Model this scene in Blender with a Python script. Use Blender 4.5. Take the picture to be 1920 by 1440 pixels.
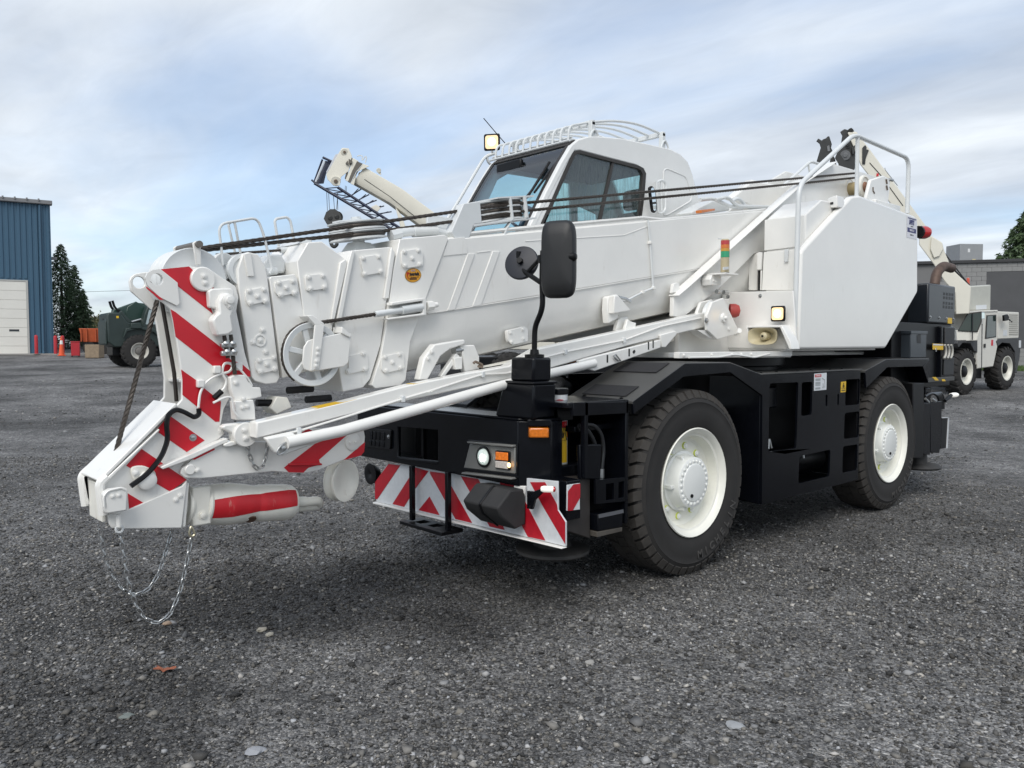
import bpy, bmesh, math, random
import numpy as np
from mathutils import Vector, Matrix, geometry
random.seed(7); rng = np.random.default_rng(7)
for o in list(bpy.data.objects): bpy.data.objects.remove(o)
scene = bpy.context.scene; COL = scene.collection
R = math.radians

# ------------------------------------------------------------------ camera, sky, sun, exposure
FPX, HOR = 1500.0, 645.0                      # focal length and horizon of the photograph, in its pixels
PITCH = math.atan((720 - HOR) / FPX); YAW = R(47.517)
CAM = Vector((4.491, -4.926, 1.701))
cam = bpy.data.cameras.new('camera'); camo = bpy.data.objects.new('camera', cam); COL.objects.link(camo)
cam.sensor_width = 36; cam.lens = FPX / 1920 * 36; cam.clip_start = .05; cam.clip_end = 6000
camo.location = CAM; camo.rotation_euler = (math.pi / 2 - PITCH, 0, YAW); scene.camera = camo

SUN_EL, SUN_AZ = R(46), R(150)                # azimuth clockwise from +y
world = bpy.data.worlds.new('World'); scene.world = world; world.use_nodes = True
wn, wl = world.node_tree.nodes, world.node_tree.links
wn.clear()
def N(t, **k):
    n = wn.new(t)
    for a, b in k.items(): setattr(n, a, b)
    return n
sky = N('ShaderNodeTexSky', sky_type='NISHITA', sun_disc=False)
sky.sun_elevation = SUN_EL; sky.sun_rotation = SUN_AZ; sky.air_density = 1.0; sky.dust_density = .6; sky.ozone_density = 1.6
tc = N('ShaderNodeTexCoord'); sep = N('ShaderNodeSeparateXYZ'); wl.new(tc.outputs['Generated'], sep.inputs[0])
def wmath(op, a, b=None, clamp=False):
    m = N('ShaderNodeMath', operation=op, use_clamp=clamp)
    for i, v in enumerate((a, b)):
        if v is None: continue
        if isinstance(v, (int, float)): m.inputs[i].default_value = v
        else: wl.new(v, m.inputs[i])
    return m.outputs[0]
den = wmath('ADD', wmath('MAXIMUM', sep.outputs[2], 0.0), .10)
ux = wmath('DIVIDE', sep.outputs[0], den); uy = wmath('DIVIDE', sep.outputs[1], den)
cmb = N('ShaderNodeCombineXYZ'); wl.new(ux, cmb.inputs[0]); wl.new(uy, cmb.inputs[1])
mp = N('ShaderNodeMapping'); mp.inputs['Rotation'].default_value = (0, 0, R(-55)); mp.inputs['Scale'].default_value = (.46, 1.0, 1); mp.inputs['Location'].default_value = (1.35, .2, 0)
wl.new(cmb.outputs[0], mp.inputs[0])
n1 = N('ShaderNodeTexNoise'); n1.inputs['Scale'].default_value = .62; n1.inputs['Detail'].default_value = 7; n1.inputs['Roughness'].default_value = .5; n1.inputs['Distortion'].default_value = .5
wl.new(mp.outputs[0], n1.inputs['Vector'])
n2 = N('ShaderNodeTexNoise'); n2.inputs['Scale'].default_value = 1.3; n2.inputs['Detail'].default_value = 8; n2.inputs['Roughness'].default_value = .45; n2.inputs['Distortion'].default_value = .3
wl.new(mp.outputs[0], n2.inputs['Vector'])
mask = N('ShaderNodeMapRange'); mask.interpolation_type = 'SMOOTHSTEP'
mask.inputs[1].default_value = .33; mask.inputs[2].default_value = .54; mask.inputs[3].default_value = .46; mask.inputs[4].default_value = .97
wl.new(n1.outputs[0], mask.inputs[0])
ctone = N('ShaderNodeValToRGB'); wl.new(n2.outputs[0], ctone.inputs[0])
ctone.color_ramp.elements[0].position = .30; ctone.color_ramp.elements[0].color = (3.45, 3.85, 4.45, 1)
ctone.color_ramp.elements[1].position = .66; ctone.color_ramp.elements[1].color = (5.6, 5.95, 6.3, 1)
n3 = N('ShaderNodeTexNoise'); n3.inputs['Scale'].default_value = 4.5; n3.inputs['Detail'].default_value = 8; n3.inputs['Roughness'].default_value = .6; n3.inputs['Distortion'].default_value = .6; wl.new(mp.outputs[0], n3.inputs['Vector'])
fine = N('ShaderNodeMapRange'); fine.inputs[1].default_value = .3; fine.inputs[2].default_value = .7; fine.inputs[3].default_value = .92; fine.inputs[4].default_value = 1.08; wl.new(n3.outputs[0], fine.inputs[0])
ct2 = N('ShaderNodeVectorMath', operation='SCALE'); wl.new(ctone.outputs[0], ct2.inputs[0]); wl.new(fine.outputs[0], ct2.inputs['Scale'])
smul = N('ShaderNodeMix', data_type='RGBA', blend_type='MULTIPLY'); smul.inputs[0].default_value = 1
wl.new(sky.outputs[0], smul.inputs[6]); smul.inputs[7].default_value = (.90, 1.0, 1.08, 1)
mx = N('ShaderNodeMix', data_type='RGBA'); wl.new(mask.outputs[0], mx.inputs[0]); wl.new(smul.outputs[2], mx.inputs[6]); wl.new(ct2.outputs[0], mx.inputs[7])
bg = N('ShaderNodeBackground'); bg.inputs[1].default_value = .10; wl.new(mx.outputs[2], bg.inputs[0])
wo = N('ShaderNodeOutputWorld'); wl.new(bg.outputs[0], wo.inputs[0])

sd = bpy.data.lights.new('sun', 'SUN'); sd.energy = 1.5; sd.angle = R(38); sd.color = (1, .96, .90)
so = bpy.data.objects.new('sun', sd); COL.objects.link(so)
sdir = Vector((math.sin(SUN_AZ) * math.cos(SUN_EL), math.cos(SUN_AZ) * math.cos(SUN_EL), math.sin(SUN_EL)))
so.rotation_euler = (-sdir).to_track_quat('-Z', 'Y').to_euler(); so.location = (0, 0, 30)
scene.render.engine = 'CYCLES'; scene.cycles.transparent_max_bounces = 24
scene.view_settings.view_transform = 'Standard'; scene.view_settings.look = 'None'
scene.view_settings.gamma = 1; scene.view_settings.use_curve_mapping = False
scene.view_settings.exposure = .70

# ------------------------------------------------------------------ helpers taking positions from image pixels: photo pixel + assumed plane -> metres
_d = Vector((-math.sin(YAW) * math.cos(PITCH), math.cos(YAW) * math.cos(PITCH), -math.sin(PITCH)))
_r = Vector((math.cos(YAW), math.sin(YAW), 0)); _u = _r.cross(_d)
DH = Vector((-math.sin(YAW), math.cos(YAW), 0))
def ray(px, py): return _d + _r * ((px - 960) / FPX) - _u * ((py - 720) / FPX)
def at(px, py, x=None, y=None, z=None, d=None):
    q = ray(px, py)
    if x is not None: t = (x - CAM.x) / q.x
    elif y is not None: t = (y - CAM.y) / q.y
    elif z is not None: t = (z - CAM.z) / q.z
    else: t = d
    return CAM + q * t
S0 = .2916667
REG = dict(a=(140, 420, S0), b=(140, 760, S0), c=(560, 200, S0), d=(820, 200, S0), e=(1240, 220, S0), f=(640, 640, S0), g=(1000, 520, S0), h=(1360, 560, S0),
           k=(840, 640, .18051), m=(1000, 700, .25), n=(1680, 560, .21544), w=(1140, 680, .29155), j=(380, 360, .208333), q=(560, 260, .15625),
           L=(0, 360, .25), R=(1660, 380, .26396), u=(1500, 230, .138889), v=(900, 210, .197917), p=(0, 0, 1))
def pts(reg, lst, **k):
    ox, oy, s = REG[reg]
    return [at(ox + s * a, oy + s * b, **k) for a, b in lst]
def pt(reg, a, b, **k): return pts(reg, [(a, b)], **k)[0]

# ------------------------------------------------------------------ materials
MATS = {}
def mat(name, col, rough=.5, metal=0, var=.0, vscale=6, bump=0, bscale=60, grime=0, gcol=(.25, .19, .13), coat=0, spec=.5, emit=None, estr=0):
    if name in MATS: return MATS[name]
    m = bpy.data.materials.new(name); m.use_nodes = True; MATS[name] = m
    nt = m.node_tree; b = nt.nodes['Principled BSDF']
    b.inputs['Base Color'].default_value = (*col, 1); b.inputs['Roughness'].default_value = rough; b.inputs['Metallic'].default_value = metal
    b.inputs['Specular IOR Level'].default_value = spec
    if coat: b.inputs['Coat Weight'].default_value = coat; b.inputs['Coat Roughness'].default_value = .12
    t = nt.nodes.new('ShaderNodeTexCoord')
    if var or grime:
        n = nt.nodes.new('ShaderNodeTexNoise'); n.inputs['Scale'].default_value = vscale; n.inputs['Detail'].default_value = 6; n.inputs['Roughness'].default_value = .6
        nt.links.new(t.outputs['Object'], n.inputs['Vector'])
        rp = nt.nodes.new('ShaderNodeValToRGB'); nt.links.new(n.outputs[0], rp.inputs[0])
        rp.color_ramp.elements[0].position = .3; rp.color_ramp.elements[1].position = .7
        rp.color_ramp.elements[0].color = (*[c * (1 - var) for c in col], 1); rp.color_ramp.elements[1].color = (*[min(1, c * (1 + var)) for c in col], 1)
        out = rp.outputs[0]
        if grime:      # rusty / dusty flecks and streaks with a shape of their own
            mpn = nt.nodes.new('ShaderNodeMapping'); mpn.inputs['Scale'].default_value = (9, 9, 2.2); nt.links.new(t.outputs['Object'], mpn.inputs[0])
            n3 = nt.nodes.new('ShaderNodeTexNoise'); n3.inputs['Scale'].default_value = 2.2; n3.inputs['Detail'].default_value = 9; n3.inputs['Roughness'].default_value = .72
            nt.links.new(mpn.outputs[0], n3.inputs['Vector'])
            mr = nt.nodes.new('ShaderNodeMapRange'); mr.inputs[1].default_value = .60; mr.inputs[2].default_value = .78; mr.inputs[4].default_value = grime
            nt.links.new(n3.outputs[0], mr.inputs[0])
            mxn = nt.nodes.new('ShaderNodeMix'); mxn.data_type = 'RGBA'; nt.links.new(mr.outputs[0], mxn.inputs[0]); nt.links.new(out, mxn.inputs[6]); mxn.inputs[7].default_value = (*gcol, 1)
            out = mxn.outputs[2]
            mr2 = nt.nodes.new('ShaderNodeMapRange'); mr2.inputs[3].default_value = rough - .06; mr2.inputs[4].default_value = min(1, rough + .14); nt.links.new(n.outputs[0], mr2.inputs[0]); nt.links.new(mr2.outputs[0], b.inputs['Roughness'])
        nt.links.new(out, b.inputs['Base Color'])
    if bump:
        n4 = nt.nodes.new('ShaderNodeTexNoise'); n4.inputs['Scale'].default_value = bscale; n4.inputs['Detail'].default_value = 4
        nt.links.new(t.outputs['Object'], n4.inputs['Vector'])
        bp = nt.nodes.new('ShaderNodeBump'); bp.inputs['Strength'].default_value = bump; bp.inputs['Distance'].default_value = .01
        nt.links.new(n4.outputs[0], bp.inputs['Height']); nt.links.new(bp.outputs[0], b.inputs['Normal'])
    if emit:
        b.inputs['Emission Color'].default_value = (*emit, 1); b.inputs['Emission Strength'].default_value = estr
    return m
WHITE = mat('white_paint', (.81, .80, .765), .28, var=.035, vscale=3, grime=.32, gcol=(.40, .35, .28), coat=.4, bump=.035, bscale=6)
WHITE2 = mat('old_white_paint', (.78, .76, .69), .42, var=.05, vscale=9, grime=.9, gcol=(.24, .11, .05), bump=.05, bscale=40)
RED = mat('red_sticker', (.56, .006, .018), .38, var=.08, vscale=5, grime=.08, gcol=(.6, .3, .25), coat=.2)
REDOLD = mat('worn_red_paint', (.48, .010, .018), .42, var=.1, vscale=8, grime=.5, gcol=(.62, .5, .42))
BLACK = mat('black_paint', (.0032, .0038, .0058), .17, var=.18, vscale=5, grime=.25, gcol=(.010, .010, .011), spec=.26, bump=.02, bscale=14)
BLACKM = mat('black_satin', (.0048, .0050, .0060), .38, var=.2, vscale=8, bump=.05, bscale=80, spec=.25)
GREYDK = mat('worn_grey_deck', (.058, .058, .056), .48, var=.2, vscale=4, grime=.4, gcol=(.10, .095, .085), bump=.06, bscale=40)
GRIP = mat('grip_pad', (.020, .020, .022), .9, var=.1, bump=.4, bscale=300)
RUBBER = mat('tyre_rubber', (.026, .0245, .0235), .74, var=.16, vscale=7, grime=.35, gcol=(.058, .052, .045), bump=.08, bscale=50, spec=.35)
RUBB2 = mat('tread_rubber', (.048, .044, .040), .82, var=.2, vscale=12, grime=.5, gcol=(.085, .078, .07), bump=.2, bscale=60, spec=.3)
STEEL = mat('galvanised_steel', (.48, .49, .49), .34, metal=.9, var=.15, vscale=40)
ROPE = mat('greasy_wire_rope', (.060, .050, .042), .5, metal=.35, var=.3, vscale=90)
GLASS_DK = None
BEIGE = mat('beige_paint', (.66, .635, .55), .42, var=.04, vscale=2, grime=.25, gcol=(.34, .28, .2))
GREYW = mat('grey_white_tube', (.66, .68, .68), .38, var=.03, coat=.2)
YELLOW = mat('yellow_sticker', (.72, .45, .02), .45, var=.06)
PRINT = mat('black_print', (.015, .015, .016), .5)
BLUEP = mat('blue_print', (.03, .035, .14), .5)
SILVER = mat('grey_lamp_panel', (.20, .20, .19), .42, metal=.2, var=.06)
AMBER = mat('amber_lens', (.62, .16, .008), .15, coat=.8, var=.2, vscale=60)
REDLENS = mat('red_lens', (.45, .010, .014), .15, coat=.8, var=.1, vscale=40)

# ------------------------------------------------------------------ mesh helpers
class MB:
    def __init__(s): s.v, s.f = [], []
    def add(s, v, f):
        n = len(s.v); s.v += [tuple(p) for p in v]; s.f += [tuple(i + n for i in q) for q in f]; return s
    def box(s, x0, x1, y0, y1, z0, z1):
        v = [(x, y, z) for z in (z0, z1) for y in (y0, y1) for x in (x0, x1)]
        return s.add(v, [(0, 2, 3, 1), (4, 5, 7, 6), (0, 1, 5, 4), (2, 6, 7, 3), (0, 4, 6, 2), (1, 3, 7, 5)])
    def hexa(s, a, b):          # two quads (lists of 4 points), matching order
        v = list(a) + list(b)
        return s.add(v, [(3, 2, 1, 0), (4, 5, 6, 7)] + [(i, (i + 1) % 4, 4 + (i + 1) % 4, 4 + i) for i in range(4)])
    def prism(s, poly, off, holes=()):
        off = Vector(off); poly = [Vector(p) for p in poly]; holes = [[Vector(p) for p in h] for h in holes]
        if not holes:
            n = len(poly)
            return s.add(poly + [p + off for p in poly], [tuple(range(n - 1, -1, -1)), tuple(range(n, 2 * n))] + [(i, (i + 1) % n, n + (i + 1) % n, n + i) for i in range(n)])
        loops = [poly] + holes; flat = [p for l in loops for p in l]; n = len(flat)
        tri = geometry.tessellate_polygon(loops)
        f = [tuple(reversed(t)) for t in tri] + [tuple(i + n for i in t) for t in tri]
        b = 0
        for l in loops:
            m = len(l)
            for i in range(m):
                f.append((b + i, b + (i + 1) % m, n + b + (i + 1) % m, n + b + i))
            b += m
        return s.add(flat + [p + off for p in flat], f)
    def cyl(s, p0, p1, r0, r1=None, n=16):
        p0, p1 = Vector(p0), Vector(p1); r1 = r0 if r1 is None else r1
        ax = (p1 - p0).normalized(); a = ax.orthogonal().normalized(); b = ax.cross(a)
        c = [(a * math.cos(2 * math.pi * i / n) + b * math.sin(2 * math.pi * i / n)) for i in range(n)]
        return s.add([p0 + q * r0 for q in c] + [p1 + q * r1 for q in c], [tuple(range(n - 1, -1, -1)), tuple(range(n, 2 * n))] + [(i, (i + 1) % n, n + (i + 1) % n, n + i) for i in range(n)])
    def tube(s, path, r, n=8, closed=False, caps=True):
        path = [Vector(p) for p in path]; m = len(path); rings = []
        a = None
        for i in range(m):
            if closed: t = path[(i + 1) % m] - path[i - 1]
            else: t = path[min(i + 1, m - 1)] - path[max(i - 1, 0)]
            t.normalize()
            if a is None: a = t.orthogonal().normalized()
            a = (a - t * a.dot(t)).normalized(); b = t.cross(a)
            rr = r[i] if isinstance(r, (list, tuple)) else r
            rings.append([path[i] + (a * math.cos(2 * math.pi * k / n) + b * math.sin(2 * math.pi * k / n)) * rr for k in range(n)])
        v = [p for g in rings for p in g]; f = []
        for i in range(m if closed else m - 1):
            j = (i + 1) % m
            f += [(i * n + k, i * n + (k + 1) % n, j * n + (k + 1) % n, j * n + k) for k in range(n)]
        if caps and not closed: f += [tuple(range(n - 1, -1, -1)), tuple((m - 1) * n + k for k in range(n))]
        return s.add(v, f)
    def rtube(s, path, r, cr=.08, n=8, closed=False): return s.tube(fillet(path, cr), r, n)
    def lathe(s, o, ax, prof, n=32, closed=False):
        o, ax = Vector(o), Vector(ax).normalized(); a = ax.orthogonal().normalized(); b = ax.cross(a); m = len(prof)
        v = [o + ax * h + (a * math.cos(2 * math.pi * i / n) + b * math.sin(2 * math.pi * i / n)) * max(rr, 1e-4) for i in range(n) for rr, h in prof]
        f = [(i * m + k, ((i + 1) % n) * m + k, ((i + 1) % n) * m + k + 1, i * m + k + 1) for i in range(n) for k in range(m - 1)]
        if closed: f += [(i * m + m - 1, ((i + 1) % n) * m + m - 1, ((i + 1) % n) * m, i * m) for i in range(n)]
        return s.add(v, f)
    def loft(s, rings, caps=True):
        n = len(rings[0]); v = [p for r_ in rings for p in r_]; f = []
        for i in range(len(rings) - 1):
            f += [(i * n + k, i * n + (k + 1) % n, (i + 1) * n + (k + 1) % n, (i + 1) * n + k) for k in range(n)]
        if caps: f += [tuple(range(n - 1, -1, -1)), tuple((len(rings) - 1) * n + k for k in range(n))]
        return s.add(v, f)
    def mesh(s, name, smooth=35):
        me = bpy.data.meshes.new(name); me.from_pydata(s.v, [], s.f); me.validate()
        bm = bmesh.new(); bm.from_mesh(me); bmesh.ops.recalc_face_normals(bm, faces=bm.faces); bm.to_mesh(me); bm.free()
        if smooth:
            me.polygons.foreach_set('use_smooth', [True] * len(me.polygons)); me.set_sharp_from_angle(angle=R(smooth))
        return me
def fillet(path, cr, k=5):
    path = [Vector(p) for p in path]; out = [path[0]]
    for i in range(1, len(path) - 1):
        p, a, b = path[i], path[i - 1], path[i + 1]
        da, db = (a - p), (b - p); c = min(cr, da.length * .45, db.length * .45)
        A, B = p + da.normalized() * c, p + db.normalized() * c
        for j in range(k + 1):
            t = j / k; out.append(A * (1 - t) ** 2 + p * 2 * t * (1 - t) + B * t * t)
    out.append(path[-1]); return out
def rect_round(poly, cr, k=4):
    poly = [Vector(p) for p in poly]; out = []; n = len(poly)
    for i in range(n):
        p, a, b = poly[i], poly[i - 1], poly[(i + 1) % n]
        da, db = a - p, b - p; c = min(cr, da.length * .45, db.length * .45)
        A, B = p + da.normalized() * c, p + db.normalized() * c
        for j in range(k + 1):
            t = j / k; out.append(A * (1 - t) ** 2 + p * 2 * t * (1 - t) + B * t * t)
    return out
WM = {}
def link(o, parent=None, world=None):
    COL.objects.link(o); world = world or Matrix.Identity(4)
    if parent is not None:
        o.parent = parent; o.matrix_parent_inverse = WM[parent].inverted()
    o.matrix_basis = world; WM[o] = world.copy(); return o
def tag(o, label=None, cat=None, group=None, kind=None):
    for k, v in (('label', label), ('category', cat), ('group', group), ('kind', kind)):
        if v: o[k] = v
    return o
def thing(name, label, cat, loc=(0, 0, 0), group=None, rz=0):
    o = bpy.data.objects.new(name, None); o.empty_display_size = .2
    link(o, None, Matrix.Translation(Vector(loc)) @ Matrix.Rotation(rz, 4, 'Z')); return tag(o, label, cat, group)
def obj(name, mb, m, parent=None, bevel=0, smooth=35, world=None, seg=2):
    me = mb if isinstance(mb, bpy.types.Mesh) else mb.mesh(name, smooth)
    if not me.materials: me.materials.append(m)
    o = bpy.data.objects.new(name, me); link(o, parent, world)
    if bevel:
        b = o.modifiers.new('edge', 'BEVEL'); b.width = bevel; b.segments = seg; b.limit_method = 'ANGLE'; b.angle_limit = R(40)
    return o
def axis_matrix(loc, ax, scale=1, up=None):
    ax = Vector(ax).normalized(); up = Vector(up) if up is not None else (Vector((0, 0, 1)) if abs(ax.z) < .9 else Vector((1, 0, 0)))
    xa = up.cross(ax).normalized(); ya = ax.cross(xa)
    m = Matrix((xa, ya, ax)).transposed().to_4x4(); return Matrix.Translation(Vector(loc)) @ m @ Matrix.Scale(scale, 4)
_bolt = {}
def bolt(parent, loc, r=.014, ax=(1, 0, 0), m=None, h=.7):
    m = m or WHITE
    if m.name not in _bolt:
        b = MB(); b.cyl((0, 0, -.1), (0, 0, .16), 1.35, n=14); b.cyl((0, 0, .16), (0, 0, h), .95, .95, n=6); b.cyl((0, 0, h), (0, 0, h + .12), .8, .6, n=6)
        me = b.mesh('bolt'); me.materials.append(m); _bolt[m.name] = me
    return obj('bolt', _bolt[m.name], m, parent, world=axis_matrix(loc, ax, r))
def plate_x(poly, x0, x1, holes=()):           # polygon points (any x) -> plate between x0 and x1
    mv = lambda l: [Vector((x0, p.y, p.z)) for p in l]
    return MB().prism(mv(poly), (x1 - x0, 0, 0), [mv(h) for h in holes])
def plate_y(poly, y0, y1, holes=()):
    mv = lambda l: [Vector((p.x, y0, p.z)) for p in l]
    return MB().prism(mv(poly), (0, y1 - y0, 0), [mv(h) for h in holes])
def text(body, size, loc, right, up, m, parent, name='lettering', ext=.0006, sx=1, shear=0, bold=0, align='CENTER'):
    cu = bpy.data.curves.new('t', 'FONT'); cu.body = body; cu.size = size; cu.extrude = ext; cu.align_x = align; cu.align_y = 'CENTER'; cu.shear = shear; cu.offset = bold
    t = bpy.data.objects.new('t', cu); COL.objects.link(t); bpy.context.view_layer.update()
    me = bpy.data.meshes.new_from_object(t.evaluated_get(bpy.context.evaluated_depsgraph_get())); bpy.data.objects.remove(t); bpy.data.curves.remove(cu)
    me.materials.clear(); me.materials.append(m); me.name = name
    right = Vector(right).normalized(); up = Vector(up); nrm = right.cross(up).normalized(); up = nrm.cross(right)
    mt = Matrix.Translation(Vector(loc)) @ Matrix((right, up, nrm)).transposed().to_4x4() @ Matrix.Diagonal((sx, 1, 1, 1))
    o = bpy.data.objects.new(name, me); return link(o, parent, mt)
def rope(path, r, strands=4, pitch=None, seg=14):
    """laid rope: helical strands along a polyline"""
    path = [Vector(p) for p in path]; pitch = pitch or r * 9; out = MB(); L = [0]
    for i in range(1, len(path)): L.append(L[-1] + (path[i] - path[i - 1]).length)
    n = max(3, int(L[-1] / pitch * seg)); 
    if n > 900: n = 900
    P_, T_ = [], []
    k = 0
    for i in range(n + 1):
        s = L[-1] * i / n
        while k < len(path) - 2 and s > L[k + 1]: k += 1
        t = (s - L[k]) / max(1e-9, L[k + 1] - L[k]); P_.append(path[k].lerp(path[k + 1], t)); T_.append((path[k + 1] - path[k]).normalized())
    a = T_[0].orthogonal().normalized(); fr = []
    for i in range(n + 1):
        a = (a - T_[i] * a.dot(T_[i])).normalized(); fr.append((a.copy(), T_[i].cross(a)))
    for q in range(strands):
        pl = []
        for i in range(n + 1):
            th = 2 * math.pi * (L[-1] * i / n / pitch + q / strands); pl.append(P_[i] + (fr[i][0] * math.cos(th) + fr[i][1] * math.sin(th)) * r * .52)
        out.tube(pl, r * .5, n=5)
    return out
def copy_tree(o, parent=None, world=None):
    c = o.copy(); COL.objects.link(c)
    if parent is not None: c.parent = parent; WM[c] = WM[o]
    else: c.matrix_basis = world; WM[c] = world
    for ch in list(o.children): copy_tree(ch, c)
    return c
# ------------------------------------------------------------------ the yard
def rise(s):
    s = np.asarray(s, float); t = np.clip((s - 11) / 9, 0, 1)
    return np.where(s < 20, .031 * 9 * t * t / 2, .031 * (np.minimum(s, 70) - 15.5))
def terrain(x, y):
    s = (np.asarray(x, float) - CAM.x) * DH.x + (np.asarray(y, float) - CAM.y) * DH.y
    return rise(s)
def ground_at(px, s, up=0.0):
    """point on the ground seen at image column px, s metres into the picture"""
    lat = (px - 960) / FPX * s * math.cos(PITCH)
    p = CAM + DH * s + _r * lat; p.z = float(rise(s)) + up; return p
def up_px(p, py):
    """height above p that is seen at image row py"""
    v = p - CAM; s = v.dot(DH); q = ray(960 + FPX * v.dot(_r) / s, py); return CAM.z + (q.z / q.dot(DH)) * s - p.z

def gravel_material():
    m = bpy.data.materials.new('gravel_ground'); m.use_nodes = True; nt = m.node_tree; b = nt.nodes['Principled BSDF']; L = nt.links.new
    def nd(t, **k):
        n = nt.nodes.new(t)
        for a, v in k.items():
            if a in n.inputs: n.inputs[a].default_value = v
            else: setattr(n, a, v)
        return n
    t = nd('ShaderNodeTexCoord')
    v1 = nd('ShaderNodeTexVoronoi', Scale=85.0); L(t.outputs['Object'], v1.inputs['Vector'])
    v2 = nd('ShaderNodeTexVoronoi', Scale=34.0); L(t.outputs['Object'], v2.inputs['Vector'])
    v3 = nd('ShaderNodeTexVoronoi', Scale=11.0); L(t.outputs['Object'], v3.inputs['Vector'])
    hs = nd('ShaderNodeSeparateColor'); L(v1.outputs['Color'], hs.inputs[0])
    r1 = nd('ShaderNodeValToRGB'); L(hs.outputs[0], r1.inputs[0])
    e = r1.color_ramp.elements; e[0].position = 0; e[0].color = (.024, .024, .025, 1); e[1].position = 1; e[1].color = (.42, .41, .395, 1)
    for p, c in ((.35, .085), (.68, .155), (.90, .25)): q = e.new(p); q.color = (c, c * .985, c * .97, 1)
    hs2 = nd('ShaderNodeSeparateColor'); L(v2.outputs['Color'], hs2.inputs[0])
    r2 = nd('ShaderNodeValToRGB'); L(hs2.outputs[0], r2.inputs[0]); e = r2.color_ramp.elements
    e[0].position = 0; e[0].color = (.030, .030, .031, 1); e[1].position = 1; e[1].color = (.30, .29, .27, 1); q = e.new(.6); q.color = (.120, .118, .116, 1); q = e.new(.86); q.color = (.21, .206, .20, 1)
    mxa = nd('ShaderNodeMix', data_type='RGBA'); mxa.inputs[0].default_value = .45; L(r1.outputs[0], mxa.inputs[6]); L(r2.outputs[0], mxa.inputs[7])
    # broad damp and dusty patches
    n1 = nd('ShaderNodeTexNoise', Scale=.38, Detail=6.0, Roughness=.6); L(t.outputs['Object'], n1.inputs['Vector'])
    mr = nd('ShaderNodeMapRange'); mr.inputs[1].default_value = .34; mr.inputs[2].default_value = .66; mr.inputs[3].default_value = .50; mr.inputs[4].default_value = 1.62; L(n1.outputs[0], mr.inputs[0])
    n2 = nd('ShaderNodeTexNoise', Scale=4.0, Detail=8.0, Roughness=.72); L(t.outputs['Object'], n2.inputs['Vector'])
    mr2 = nd('ShaderNodeMapRange'); mr2.inputs[1].default_value = .3; mr2.inputs[2].default_value = .7; mr2.inputs[3].default_value = .55; mr2.inputs[4].default_value = 1.5; L(n2.outputs[0], mr2.inputs[0])
    mu = nd('ShaderNodeMath', operation='MULTIPLY'); L(mr.outputs[0], mu.inputs[0]); L(mr2.outputs[0], mu.inputs[1])
    mxb = nd('ShaderNodeMix', data_type='RGBA', blend_type='MULTIPLY'); mxb.inputs[0].default_value = 1; L(mxa.outputs[2], mxb.inputs[6])
    da = nd('ShaderNodeAttribute'); da.attribute_name = 'damp_shade'; mu2 = nd('ShaderNodeMath', operation='MULTIPLY'); L(mu.outputs[0], mu2.inputs[0]); L(da.outputs['Fac'], mu2.inputs[1])  # darkens for damp and for the painted shade under the crane
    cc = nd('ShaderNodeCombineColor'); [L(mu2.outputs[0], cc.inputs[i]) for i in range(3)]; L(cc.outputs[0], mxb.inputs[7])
    L(mxb.outputs[2], b.inputs['Base Color']); b.inputs['Roughness'].default_value = .8; b.inputs['Specular IOR Level'].default_value = .3
    h = nd('ShaderNodeMath', operation='ADD'); L(v1.outputs['Distance'], h.inputs[0])
    h2 = nd('ShaderNodeMath', operation='MULTIPLY'); L(v2.outputs['Distance'], h2.inputs[0]); h2.inputs[1].default_value = 1.8; L(h2.outputs[0], h.inputs[1])
    bp = nd('ShaderNodeBump', Strength=.9, Distance=.012); bp.invert = True; L(h.outputs[0], bp.inputs['Height']); L(bp.outputs[0], b.inputs['Normal'])
    return m
GRAVEL = gravel_material()
STAINS_AND_SHADE = [(at(px, py, z=0), rx, ry, k) for px, py, rx, ry, k in ((640, 1110, 1.5, .85, .52), (820, 1175, .7, .35, .35), (420, 1010, 1.0, .6, .3), (130, 1330, .9, .5, .38), (60, 800, 3.0, 1.0, .25), (60, 1100, .8, .5, .2), (1000, 1060, 1.2, .8, .35), (1500, 980, 2.2, .9, .3))]  # damp patches, with contact shade under the crane painted into the ground tone
def damp_shade(x, y):
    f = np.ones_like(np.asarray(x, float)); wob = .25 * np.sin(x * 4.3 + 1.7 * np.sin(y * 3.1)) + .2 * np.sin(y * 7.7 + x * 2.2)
    for c, rx, ry, k in STAINS_AND_SHADE:
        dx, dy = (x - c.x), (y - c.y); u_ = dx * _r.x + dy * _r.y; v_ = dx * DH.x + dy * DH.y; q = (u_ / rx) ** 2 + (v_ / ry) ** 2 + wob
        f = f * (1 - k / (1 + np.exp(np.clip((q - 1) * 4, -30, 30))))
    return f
def shade(t, x, y): return t * damp_shade(x, y)[:, None]
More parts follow.
